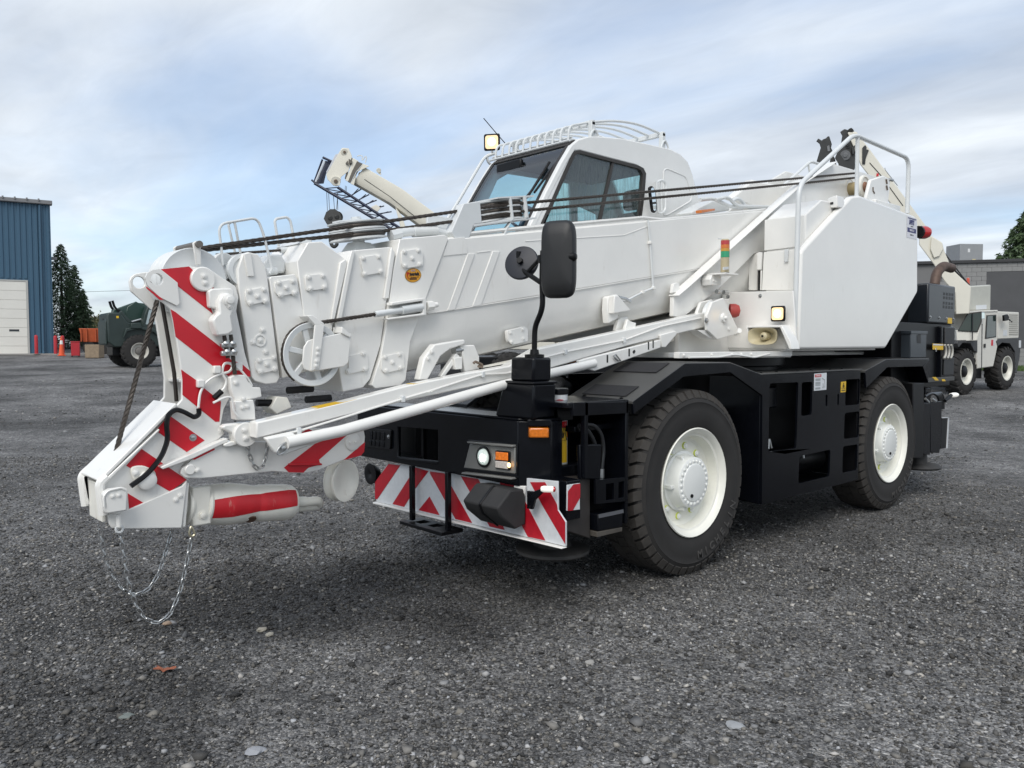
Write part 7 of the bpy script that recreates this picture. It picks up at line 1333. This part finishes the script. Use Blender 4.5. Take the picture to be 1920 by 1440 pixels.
stc2 = pt('n', 505, 838, x=HW); part('strobe_stalk', MB().tube([pt('n', 425, 890, x=HW), pt('n', 480, 840, x=HW)], .02, n=8), BLACKM, rpl); part('strobe_lens', MB().lathe(stc2, (.3, .95, 0), [(0, -.07), (.022, -.06), (.028, -.02), (.028, .03), (.02, .06), (0, .07)], 14), mat('strobe_clear', (.8, .8, .76)), rpl)
part('outrigger_pad', MB().lathe(V((.95, 4.55, .30)), (0, 0, 1), [(0, 0), (.23, 0), (.25, .02), (.22, .045), (.1, .06), (.09, .25), (0, .25)], 32), mat('dusty_black_steel', (.03, .029, .028)), crane)
part('rear_bumper', MB().box(-1.05, .95, 4.75, 4.9, .55, 1.2), BLACK, bevel=.01)
# ------------------------------------------------------------------ machines in the background
def big_wheel(parent, M, r, w, rim_r, rimm, lugs=22, hubm=None):
    """off-road wheel, axis along local x, outer face +x; returns the wheel part"""
    h = w / 2
    ty = MB().lathe((0, 0, 0), (1, 0, 0), [(rim_r, -h + .04), (rim_r + .03, -h), (r * .8, -h - .02), (r * .92, -h + .02), (r * .955, -h + .06), (r * .955, h - .06), (r * .92, h - .02), (r * .8, h + .02), (rim_r + .03, h), (rim_r, h - .04)], 48)
    for i in range(lugs):
        for s_ in (-1, 1):
            a0 = 2 * math.pi * (i + (.5 if s_ < 0 else 0)) / lugs; da = 2 * math.pi / lugs * .5; sk = .16
            P_ = lambda rr, a, x: V((x, rr * math.sin(a), rr * math.cos(a)))
            ty.hexa([P_(r, a0 + sk, .0), P_(r, a0 + da + sk, .0), P_(r * .99, a0 + da, s_ * (h - .01)), P_(r * .99, a0, s_ * (h - .01))], [P_(r * .93, a0 + sk, 0), P_(r * .93, a0 + da + sk, 0), P_(r * .86, a0 + da, s_ * (h + .015)), P_(r * .86, a0, s_ * (h + .015))])
    wo = obj('wheel', MB().lathe((0, 0, 0), (1, 0, 0), [(rim_r * .98, -.05), (rim_r, h - .03), (rim_r * 1.04, h + .01), (rim_r * .95, h + .005), (rim_r * .88, h - .04), (rim_r * .82, h - .12), (rim_r * .5, h - .14), (0, h - .14)], 36), rimm, parent, world=M)
    obj('tyre', ty, RUBBER, wo, world=M); obj('hub', MB().lathe((h - .14, 0, 0), (1, 0, 0), [(rim_r * .5, 0), (rim_r * .45, .09), (rim_r * .3, .12), (0, .12)], 20), hubm or BLACKM, wo, world=M)
    return wo
def frame(P0, fwd, up=V((0, 0, 1))):
    """local x = side normal, y = along the machine, z = up"""
    f = V(fwd).normalized(); n = f.cross(up).normalized(); return Matrix.Translation(P0) @ Matrix((n, f, up)).transposed().to_4x4()

# ---- dark green telehandler
tb_ = ground_at(258.7, 36.0); fw = (_r * .81 + DH * .59).normalized()
MT = frame(tb_, fw)                                     # y along the picture to the right, x towards the camera
GRN = mat('dark_green_paint', (.022, .036, .033), .45, var=.12, vscale=3, grime=.3, gcol=(.045, .05, .045)); GRN2 = mat('green_boom_paint', (.012, .040, .030), .35, var=.1, coat=.2)
tel = thing('telehandler', 'dark green telehandler with large lugged tyres parked far left', 'telehandler', tb_)
def tp(name, mb, m, parent=None, bevel=0): return obj(name, mb, m, parent or tel, bevel=bevel, world=MT)
def ym(a): return a if a > -.4 else -.4 + (a + .4) * .47
def prof(l, x0, x1): return MB().prism([V((x0, ym(a), b)) for a, b in l], (x1 - x0, 0, 0))
hull = tp('rear_body', prof([(-2.2, 1.15), (-2.25, 2.35), (-2.1, 2.45), (-1.05, 2.45), (-.5, 2.05), (.15, 1.85), (.9, 1.75), (1.6, 1.7), (1.6, .95), (-1.65, .92)], -1.9, .22), GRN, bevel=.06)
tp('counterweight', prof([(-2.36, 1.05), (-2.38, 2.0), (-2.2, 2.2), (-2.2, 1.0)], -1.8, .1), GRN, bevel=.05); tp('chassis', prof([(-1.7, .55), (-1.7, .95), (2.2, .95), (2.2, .6), (.9, .5)], -1.6, -.2), BLACKM, bevel=.03)
tp('wheel_arch', prof([(-.95, 1.35), (-.7, 1.75), (0, 1.86), (.7, 1.7), (.95, 1.35), (.85, 1.35), (.6, 1.6), (0, 1.74), (-.6, 1.62), (-.85, 1.35)], -.2, .36), GRN, bevel=.02)
bm0, bm1 = (-1.3, 2.35), (2.9, 3.15)
tp('boom', MB().loft([[V((x, y_, z)) for x, z in ((-.55, z0 + .34), (-1.0, z0 + .34), (-1.05, z0), (-1.0, z0 - .3), (-.55, z0 - .3), (-.5, z0))] for y_, z0 in ((-.9, 2.25), (.0, 2.62), (1.2, 2.5), (2.0, 2.2))]), GRN2, bevel=.03)
tp('boom_cheek', prof([(-.55, 2.1), (-.3, 2.75), (.05, 3.0), (.55, 2.72), (.7, 2.2), (.3, 1.85)], -.62, -.5), GRN2, bevel=.03)
tp('lift_cylinder', MB().cyl((-.45, -.35, 2.0), (-.45, .75, 2.35), .055, n=12), STEEL)
cb2 = tp('cab', prof([(.15, 1.7), (.25, 2.35), (.4, 2.75), (1.5, 2.75), (1.6, 1.7)], -.45, .2), GRN, bevel=.03); tp('cab_window', prof([(.3, 1.95), (.38, 2.3), (.45, 2.6), (.8, 2.6), (.8, 1.95)], .19, .215), mat('far_glass', (.35, .42, .44), .08, coat=.5), cb2); tp('cab_window', prof([(.9, 1.95), (.9, 2.6), (1.45, 2.6), (1.5, 1.95)], .19, .215), mat('far_glass', (.35, .42, .44)), cb2)
tp('hood', prof([(-1.1, 2.45), (-1.0, 2.55), (-.6, 2.3), (-.2, 2.0), (-.5, 2.0)], -.4, .2), GRN, bevel=.03); tp('side_tank', prof([(-.35, 1.75), (-.35, 1.98), (.05, 2.02), (.1, 1.75)], .2, .42), GRN, bevel=.03)
fk = tp('fork_carriage', MB().box(-1.5, -.2, -.75, -.65, 2.45, 2.6), BLACKM)
for i, x_ in enumerate((-.3, -.55, -1.0, -1.3)): tp('fork', MB().tube([V((x_, -.7, 2.5)), V((x_ - .05, -.85, 2.75)), V((x_ - .05, -.92, 3.0))], .035, n=6), BLACKM, fk)
tp('safety_notice', MB().box(-1.0, -.55, -1.285, -1.275, 1.42, 1.62), mat('notice_white', (.65, .66, .66)), hull); tp('red_reflector', MB().box(-.72, -.55, -1.30, -1.275, 1.70, 1.82), REDLENS, hull); tp('yellow_mark', MB().box(.221, .23, -.9, -.8, 2.2, 2.3), YELLOW, hull)
for xz in ((-.75, 2.15), (-.78, 1.93), (.0, 1.55)): tp('port', MB().cyl((xz[0], -1.2, xz[1]), (xz[0], -1.283, xz[1]), .07, n=14), PRINT, hull)
RIMB = mat('cream_rim', (.52, .50, .45), .5, var=.1, grime=.4, gcol=(.2, .17, .13))
for yy in (0, 3.2): big_wheel(tel, MT @ Matrix.Translation((.12, yy, .75)), .75, .5, .36, RIMB, hubm=mat('hub_grey', (.14, .13, .12), .6))
for yy in (-.2, 3.0): big_wheel(tel, MT @ Matrix.Translation((-1.75, yy, .75)) @ Matrix.Rotation(math.pi, 4, 'Z'), .75, .5, .36, RIMB)

# ---- beige crane whose boom rises behind the white one
DA = 20.0
def qa(l, off=0): return [at(560 + .15625 * a, 260 + .15625 * b, d=DA + off) for a, b in l]
gA = ground_at(1060, 20.6)
cA = thing('mobile_crane', 'beige telescopic crane behind, boom raised with dark blue lattice jib', 'crane', gA)
def pa(name, mb, m, parent=None, bevel=.008): return obj(name, mb, m, parent or cA, bevel=bevel)
def slab(l, o0, o1): return MB().prism(qa(l, o0), qa(l[:1], o1)[0] - qa(l[:1], o0)[0])
rg = []
for (u0, u1) in (((790, 345), (640, 545)), ((1230, 600), (1075, 790)), ((2100, 1240), (1900, 1400)), ((3000, 1900), (2780, 2020))):
    T_, B2 = qa([u0])[0], qa([u1])[0]; n_ = ray(*[700, 380]).normalized(); up_ = (T_ - B2)
    rg.append([T_ - n_ * .22, T_ + n_ * .22, B2 + up_ * .35 + n_ * .24, B2 + up_ * .12 + n_ * .18, B2 + n_ * .06, B2 - n_ * .06, B2 + up_ * .12 - n_ * .18, B2 + up_ * .35 - n_ * .24])
bmA = pa('boom', MB().loft(rg), BEIGE, bevel=.01)
pa('boom_line', MB().tube([p - ray(700, 380).normalized() * .245 for p in qa([(790, 490), (1100, 700), (1400, 940)])], .008, n=5), PRINT, bmA)
for i, (l, o0, o1, mm) in enumerate((([(770, 300), (850, 330), (700, 400), (665, 560), (620, 540), (690, 400)], -.28, .28, BEIGE), ([(700, 270), (770, 300), (690, 395), (620, 535), (590, 520), (640, 390)], -.26, .26, mat('slide_pad', (.10, .09, .075), .6)), ([(650, 230), (720, 270), (650, 390), (600, 520), (560, 500), (610, 380)], -.25, .25, BEIGE), ([(620, 220), (660, 240), (600, 380), (575, 500), (552, 480), (580, 360)], -.22, .22, mat('slide_pad', (.1, .09, .075))))): pa('boom_collar', slab(l, o0, o1), mm)
hdA = pa('boom_head', slab([(470, 190), (520, 110), (600, 115), (640, 210), (600, 390), (510, 460), (495, 560), (420, 565), (345, 490), (330, 430), (380, 350)], -.24, -.16), BEIGE); pa('head_cheek', slab([(470, 190), (520, 110), (600, 115), (640, 210), (600, 390), (510, 460), (495, 560), (420, 565), (345, 490), (330, 430), (380, 350)], .16, .24), BEIGE, hdA); pa('head_web', slab([(440, 260), (560, 150), (610, 240), (570, 390), (420, 420)], -.15, .15), BEIGE, hdA)
for l, r_ in (((550, 160), .085), ((445, 510), .12)):
    c = qa([l], -.26)[0]; pa('head_sheave', MB().lathe(c, ray(640, 320), [(0, 0), (r_, 0), (r_, .05), (r_ * .8, .08), (r_, .11), (r_, .5), (0, .5)], 24), BEIGE, hdA); pa('pin_cap', MB().lathe(c - ray(640, 320).normalized() * .03, ray(640, 320), [(0, 0), (r_ * .4, 0), (r_ * .4, .04)], 14), mat('rusty_steel', (.22, .17, .13)), hdA)
for l in ([(600, 240), (640, 260), (640, 300), (600, 290)], [(585, 260), (560, 300), (600, 310)]): pa('cable_reel', slab(l, -.30, -.25), mat('slide_pad', (.1, .09, .075)), hdA)
pa('head_fairing', slab([(440, 190), (475, 180), (480, 200), (370, 370), (335, 420), (330, 400)], -.1, .2), mat('grey_fairing', (.50, .52, .56), .5), hdA)
for l in ((960, 380), (745, 430)): pa('boom_roller', MB().cyl(qa([l], -.1)[0], qa([l], .1)[0], .06, n=14), BEIGE, bmA)
pa('roller_lug', slab([(930, 380), (950, 355), (985, 385), (990, 440), (960, 420)], -.06, .06), BEIGE, bmA)
for l in ([(700, 210), (740, 200), (765, 210), (760, 260)], [(770, 260), (800, 210), (815, 225), (800, 290)]): pa('boom_rail', MB().rtube(qa(l), .01, .03), BEIGE, bmA, bevel=0)
pa('base_bracket', slab([(1160, 820), (1240, 930), (1290, 1080), (1220, 1060)], -.3, .3), BEIGE, bmA); pa('jib_bracket', slab([(870, 820), (930, 790), (985, 830), (950, 875), (880, 870)], -.15, .1), BEIGE, bmA)
# lattice jib
NAVY = mat('navy_jib', (.012, .018, .045), .4, var=.1)
lc0, lc1 = qa([(190, 535), (930, 975), (1250, 1165)], -.2), qa([(470, 585), (1040, 960), (1300, 1130)], -.2); fc0, fc1 = qa([(190, 535), (930, 975), (1250, 1165)], .3), qa([(470, 585), (1040, 960), (1300, 1130)], .3)
lat = pa('lattice_jib', MB().tube(lc0, .04, n=6).tube(fc0, .04, n=6), NAVY, bevel=0); pa('upper_chord', MB().tube(lc1, .04, n=6).tube(fc1, .04, n=6), NAVY, lat, bevel=0)
for i in range(9):
    f = .1 + .85 * i / 9; a, b = lc0[0].lerp(lc0[-1], f), lc1[0].lerp(lc1[-1], max(0, f * 1.1 - .12)); b2_ = lc1[0].lerp(lc1[-1], min(1, f * 1.1)); a2 = fc0[0].lerp(fc0[-1], f)
    pa('lattice_brace', MB().tube([a, b], .014, n=5), NAVY, lat, bevel=0); pa('lattice_brace', MB().tube([a, b2_], .014, n=5), NAVY, lat, bevel=0); pa('lattice_brace', MB().tube([a2, b], .012, n=5), NAVY, lat, bevel=0)
for i in range(5):
    f = .28 + .16 * i; a = qa([(480 + 520 * f, 590 + 340 * f)], .0)[0]; b = qa([(600 + 560 * f, 480 + 430 * f)], .0)[0]; pa('jib_hanger', MB().tube([a, b], .016, n=5).tube([a + V((0, 0, -.02)), qa([(560 + 560 * f, 480 + 430 * f)], .1)[0]], .012, n=5), NAVY, lat, bevel=0)
pa('jib_tip_plate', slab([(300, 260), (350, 270), (400, 260), (330, 420), (300, 540), (190, 545), (180, 520), (240, 480)], .1, .3), NAVY, lat); pa('jib_tip_tube', MB().tube(qa([(310, 265), (205, 520)], -.05), .03, n=8), mat('chrome_tube', (.7, .72, .75), .25, metal=.6), lat, bevel=0); pa('jib_tip_tube', MB().tube(qa([(285, 250), (190, 510)], .2), .025, n=8), NAVY, lat, bevel=0); pa('jib_tip_pin', MB().tube(qa([(155, 495), (215, 550)], 0), .022, n=8).tube(qa([(290, 225), (400, 275)], 0), .03, n=8), NAVY, lat, bevel=0)
# hook block on its ropes
hbk = thing('hook_block', 'dark grey hook block hanging on ropes from the beige crane', 'hook block', qa([(410, 950)])[0])
def ph(name, mb, m, bevel=.01): return obj(name, mb, m, hbk, bevel=bevel)
DG = mat('dark_hook_grey', (.030, .031, .030), .55, var=.2)
ph('cheek', slab([(330, 880), (380, 845), (440, 845), (500, 890), (520, 960), (500, 1020), (430, 1050), (340, 1030), (300, 960)], -.16, -.10), DG); ph('cheek', slab([(330, 880), (380, 845), (440, 845), (500, 890), (520, 960), (500, 1020), (430, 1050), (340, 1030), (300, 960)], .06, .12), DG)
for l in ((380, 955), (460, 940)): c = qa([l], -.1)[0]; ph('sheave', MB().lathe(c, ray(625, 410), [(0, 0), (.14, 0), (.15, .03), (.12, .06), (.15, .10), (.14, .16), (0, .16)], 24), DG); ph('sheave_cap', MB().lathe(qa([l], -.165)[0], ray(625, 410), [(0, -.02), (.05, -.02), (.06, .01)], 16), DG)
for l in ((385, 850), (430, 845)): ph('guide_ear', slab([(l[0] - 20, l[1] + 25), (l[0], l[1] - 10), (l[0] + 22, l[1] + 25)], -.05, .02), DG)
hkp = qa([(385, 1050), (380, 1230), (400, 1285), (430, 1300), (462, 1270), (455, 1240)], 0); ph('hook', MB().tube(fillet(hkp, .1), .045, n=10), DG, 0)
for a, b in (((335, 610), (345, 865)), ((358, 615), (370, 850)), ((415, 660), (430, 845)), ((470, 640), (455, 850)), ((465, 660), (470, 855))): ph('rope', MB().tube(qa([a, b], 0), .007, n=5), ROPE, 0)
for a, b in (((560, 565), (555, 700)), ((575, 570), (570, 640))): pa('rope', MB().tube(qa([a, b], 0), .006, n=5), ROPE, None, 0)
# its carrier, mostly hidden behind the white crane
MA = frame(gA, (_r * .94 + DH * .34))
def ca(name, mb, m, parent=None, bevel=.03): return obj(name, mb, m, parent or cA, bevel=bevel, world=MA)
ca('carrier', MB().box(-1.2, 1.2, -3.0, 3.2, .75, 1.25), BLACKM); ca('superstructure', MB().prism([V((-1.1, -.6, 1.5)), V((-1.1, -.6, 2.4)), V((-1.1, .6, 2.9)), V((-1.1, 2.6, 2.9)), V((-1.1, 2.6, 1.5))], (2.0, 0, 0)), BEIGE); ca('operator_cab', MB().prism([V((.1, -1.6, 1.4)), V((.1, -1.5, 2.5)), V((.1, -1.1, 2.9)), V((.1, -.7, 2.9)), V((.1, -.7, 1.4))], (.9, 0, 0)), BEIGE); ca('slew_ring', MB().cyl((0, .6, 1.25), (0, .6, 1.5), .9, n=32), BLACKM)
for yy in (-1.9, 1.9):
    for sd_ in (1, -1): big_wheel(cA, MA @ Matrix.Translation((sd_ * 1.0, yy, .68)) @ (Matrix.Identity(4) if sd_ > 0 else Matrix.Rotation(math.pi, 4, 'Z')), .68, .45, .33, RIMB)

# ---- white industrial crane at the right
pB = ground_at(1810, 23.0)
fB = -(_r * .80 + DH * .60); fB.z = 0; fB.normalize(); nB = V((-fB.y, fB.x, 0)); nB = nB if nB.dot(_r) > 0 else -nB
rB = up_px(pB, 697)                                     # wheel radius
cB = thing('industrial_crane', 'small off white industrial crane with cab and raised boom at right', 'crane', pB)
def onp(reg, l, P0, n):
    ox, oy, s = REG[reg]; out = []
    for a, b in l: q_ = ray(ox + s * a, oy + s * b); out.append(CAM + q_ * ((P0 - CAM).dot(n) / q_.dot(n)))
    return out
def bs(name, l, m, o0=0, o1=-.06, parent=None, bevel=.012, reg='R'):   # plate on the visible side plane
    P_ = onp(reg, l, pB, nB); return obj(name, MB().prism([p + nB * o0 for p in P_], nB * (o1 - o0)), m, parent or cB, bevel=bevel)
OFFW = mat('off_white_paint', (.66, .64, .58), .42, var=.04, grime=.2, gcol=(.35, .31, .25)); CHG = mat('charcoal_paint', (.045, .046, .048), .5, var=.1)
wB = Matrix((nB, fB * -1, V((0, 0, 1)))).transposed().to_4x4()
for l, r_ in (((575, 1205), 1.0), ((862, 1172), 1.0)):
    c = onp('R', [l], pB, nB)[0]; M_ = Matrix.Translation(V((c.x, c.y, float(terrain(c.x, c.y)) + rB)) - nB * .2) @ wB; big_wheel(cB, M_, rB, .42, rB * .55, mat('cream_rim_clean', (.66, .65, .58), .4), lugs=20)
    big_wheel(cB, Matrix.Translation(V((c.x, c.y, float(terrain(c.x, c.y)) + rB)) - nB * 1.9) @ wB @ Matrix.Rotation(math.pi, 4, 'Z'), rB, .42, rB * .55, mat('cream_rim_clean', (.66, .65, .58)), lugs=20)
side = bs('cab', [(650, 975), (690, 775), (795, 768), (797, 960), (800, 1010), (768, 1165), (655, 1180), (650, 1060)], OFFW, 0, -1.1, bevel=.03)
bs('door_window', [(716, 800), (786, 795), (785, 955), (706, 968)], FRB, .012, 0, side); bs('pane', [(722, 806), (780, 801), (779, 950), (713, 960)], mat('dark_pane', (.02, .035, .032), .06, coat=.5), .018, .012, side); bs('door_handle', [(697, 1003), (708, 1002), (707, 1030), (696, 1030)], PRINT, .03, 0, side); bs('red_decal', [(752, 975), (766, 974), (764, 1015), (751, 1016)], RED, .006, 0, side, 0); bs('white_decal', [(766, 974), (780, 973), (778, 1012), (764, 1014)], REFW, .006, 0, side, 0)
bs('door_seam', [(684, 860), (690, 860), (686, 1176), (680, 1178)], CHG, .004, 0, side, 0)
bs('front_fender', [(505, 1000), (512, 978), (650, 972), (650, 1065), (625, 1050), (600, 1000), (545, 995), (515, 1030)], CHG, .02, -.6); bs('rear_fender', [(785, 985), (800, 968), (952, 962), (955, 1060), (930, 1210), (912, 1205), (918, 1060), (880, 1000), (825, 995), (795, 1020)], CHG, .02, -.6)
hdB = bs('engine_hood', [(795, 772), (952, 778), (950, 962), (800, 968)], OFFW, -.01, -1.7, bevel=.02)
for i in range(11): v0 = 795 + i * 14; bs('grille_slat', [(880, v0), (944, v0 + 1), (944, v0 + 6), (880, v0 + 5)], mat('grille_dark', (.14, .13, .11), .6), -.004, -.02, hdB, 0)
bs('hood_notice', [(840, 905), (866, 905), (864, 945), (838, 945)], REFW, .0, -.012, hdB, 0); bs('rear_reflector', [(943, 978), (957, 978), (956, 1030), (943, 1030)], REFW, .03, .02, hdB, 0)
# front: windscreen plane slants back
wsq = onp('R', [(512, 912), (582, 785), (684, 772), (684, 850), (655, 920)], pB + fB * .05 - nB * .05, (nB * .55 + fB * .84)); ws_ = obj('windscreen', MB().prism(wsq, (nB * .55 + fB * .84).normalized() * .03), FRB, cB, bevel=.01); wi3 = onp('R', [(520, 908), (586, 793), (676, 782), (676, 848), (650, 912)], pB + fB * .085 - nB * .05, (nB * .55 + fB * .84)); obj('pane', MB().prism(wi3, (nB * .55 + fB * .84).normalized() * .01), mat('dark_pane', (.02, .035, .032)), ws_)
fp = onp('R', [(505, 905), (655, 915), (655, 980), (505, 985)], pB + fB * .05 - nB * .05, (nB * .55 + fB * .84)); obj('front_panel', MB().prism(fp, -(nB * .55 + fB * .84).normalized() * .4), OFFW, cB, bevel=.02)
obj('windscreen_bar', MB().tube(onp('R', [(620, 785), (618, 975)], pB + fB * .14, (nB * .55 + fB * .84)), .016, n=6), PRINT, ws_)
bs('cab_roof', [(565, 768), (690, 765), (795, 762), (797, 775), (690, 780), (585, 790)], OFFW, .02, -1.2, bevel=.02)
mB = bs('side_mirror', [(798, 800), (825, 793), (836, 815), (828, 838), (800, 842)], BLACKM, .18, .12); bs('mirror_arm', [(825, 815), (862, 845), (860, 850), (824, 822)], BLACKM, .16, .14, mB, 0); bs('cab_mirror', [(635, 780), (680, 780), (682, 825), (640, 830)], mat('mirror_face', (.75, .82, .84)), .10, .06, mB)
cw = bs('counterweight', [(672, 590), (845, 580), (876, 575), (872, 760), (690, 762), (688, 712), (665, 705)], mat('stone_white', (.46, .46, .41), .45, var=.05), -.5, -1.5, bevel=.03); bs('counterweight_notice', [(768, 725), (842, 720), (842, 752), (768, 756)], REFW, -.49, -.50, cw, 0)
tur = bs('turret', [(500, 620), (560, 590), (610, 600), (640, 700), (688, 712), (690, 770), (505, 790), (498, 700)], OFFW, -.45, -1.3, bevel=.04); bs('winch', [(608, 590), (650, 583), (668, 610), (668, 700), (640, 712), (612, 690)], DG, -.42, -.5, tur, .03); bs('chassis', [(640, 1180), (760, 1170), (760, 1250), (650, 1255)], BLACKM, -.3, -1.5)
hsB = onp('R', [(515, 605), (560, 610), (580, 660), (560, 730), (550, 745)], pB - nB * .40, nB); obj('turret_hose', MB().tube(fillet(hsB, .1), .025, n=8), BLACKM, tur)
bcn = onp('R', [(587, 572)], pB - nB * .6, nB)[0]; bq = obj('beacon', MB().lathe(bcn, (0, 0, 1), [(.05, -.06), (.05, 0), (.045, .0), (.045, .13), (.035, .16), (0, .165)], 16), mat('beacon_red', (.5, .07, .03), .2, coat=.6), cB); obj('beacon_stem', MB().cyl(bcn - V((0, 0, .3)), bcn - V((0, 0, .05)), .02, n=8), BLACKM, bq)
# its boom
DB = 23.0; dB = lambda l, off=0, reg='R': [at(REG[reg][0] + REG[reg][2] * a, REG[reg][1] + REG[reg][2] * b, d=DB + off) for a, b in l]
def sB_(l, o0, o1, reg='R'): P_ = dB(l, o0, reg); return MB().prism(P_, dB(l[:1], o1, reg)[0] - P_[0])
bb0 = obj('boom', sB_([(640, 130), (760, 120), (945, 365), (1430, 1030), (1700, 1395), (1750, 1500), (1640, 1520), (1370, 1290), (815, 570), (720, 330)], -.25, .25, 'u'), BEIGE, cB, bevel=.03); obj('boom_seam', MB().tube(dB([(940, 540), (1100, 720), (1390, 1120)], -.26, 'u'), .01, n=5), PRINT, bb0)
obj('boom_lower', sB_([(240, 150), (300, 220), (405, 285), (415, 330), (470, 470), (610, 600), (600, 790), (500, 795), (495, 640), (420, 560), (345, 440), (240, 300)], -.24, .24), BEIGE, bb0, bevel=.03); obj('boom_gusset', sB_([(330, 240), (405, 285), (412, 330), (385, 380), (345, 395), (320, 330)], -.30, -.24), BEIGE, bb0, bevel=.02); obj('boom_cylinder', MB().cyl(*dB([(400, 400), (590, 590)], -.1), .05, n=12), BLACKM, bb0); obj('boom_stay', MB().tube(dB([(410, 345), (590, 580)], -.2), .02, n=6), PRINT, bb0)
obj('boom_rail', MB().rtube(dB([(1145, 610), (1150, 640), (1325, 860), (1290, 870)], -.1, 'u'), .012, .05), STEEL, bb0); obj('boom_red_mark', sB_([(1035, 680), (1065, 690), (1060, 720), (1030, 725)], -.262, -.256, 'u'), RED, bb0); obj('boom_flag', sB_([(1500, 1150), (1540, 1180), (1545, 1230), (1480, 1200)], -.1, .05, 'u'), mat('fluo_green', (.45, .55, .08), .6), bb0)
hB = obj('head_block', sB_([(540, 125), (600, 85), (650, 100), (690, 65), (720, 90), (760, 180), (760, 420), (800, 560), (740, 620), (700, 740), (500, 740), (520, 560), (470, 480), (550, 300), (570, 180)], -.2, .15, 'u'), DG, cB, bevel=.02)
for l, r_ in (((610, 440), .14), ((600, 650), .09), ((680, 110), .07), ((640, 300), .09)): c = dB([l], -.24, 'u')[0]; obj('head_sheave', MB().lathe(c, ray(1590, 290), [(0, -.02), (r_ * .4, -.02), (r_ * .5, .0), (r_, 0), (r_ * .85, .04), (r_, .08), (0, .08)], 22), mat('sheave_grey', (.16, .165, .17), .5, var=.2) if r_ > .1 else DG, hB)
for l in ([(700, 330), (745, 300), (735, 420), (705, 430)], [(840, 340), (880, 300), (900, 330), (880, 560), (840, 560)], [(900, 360), (930, 370), (860, 560), (850, 540)]): obj('head_plate', sB_(l, -.28, -.2, 'u'), DG, hB, bevel=.01)
hB2 = obj('jib_nose', sB_([(225, 255), (240, 215), (290, 245), (310, 225), (350, 210), (375, 185), (395, 180), (430, 290), (420, 340), (440, 380), (400, 470), (330, 560), (260, 600), (225, 520), (280, 340), (265, 290)], -.15, .2, 'u'), DG, cB, bevel=.02); obj('nose_roller', MB().cyl(*dB([(235, 235), (300, 275)], -.1, 'u'), .05, n=12), DG, hB2); obj('nose_plate', sB_([(365, 320), (395, 300), (405, 380), (375, 390)], -.17, -.15, 'u'), mat('sheave_grey', (.16, .165, .17)), hB2); obj('nose_link', sB_([(420, 400), (470, 480), (500, 600), (480, 650), (400, 560)], -.1, .1, 'u'), DG, hB2, bevel=.02)
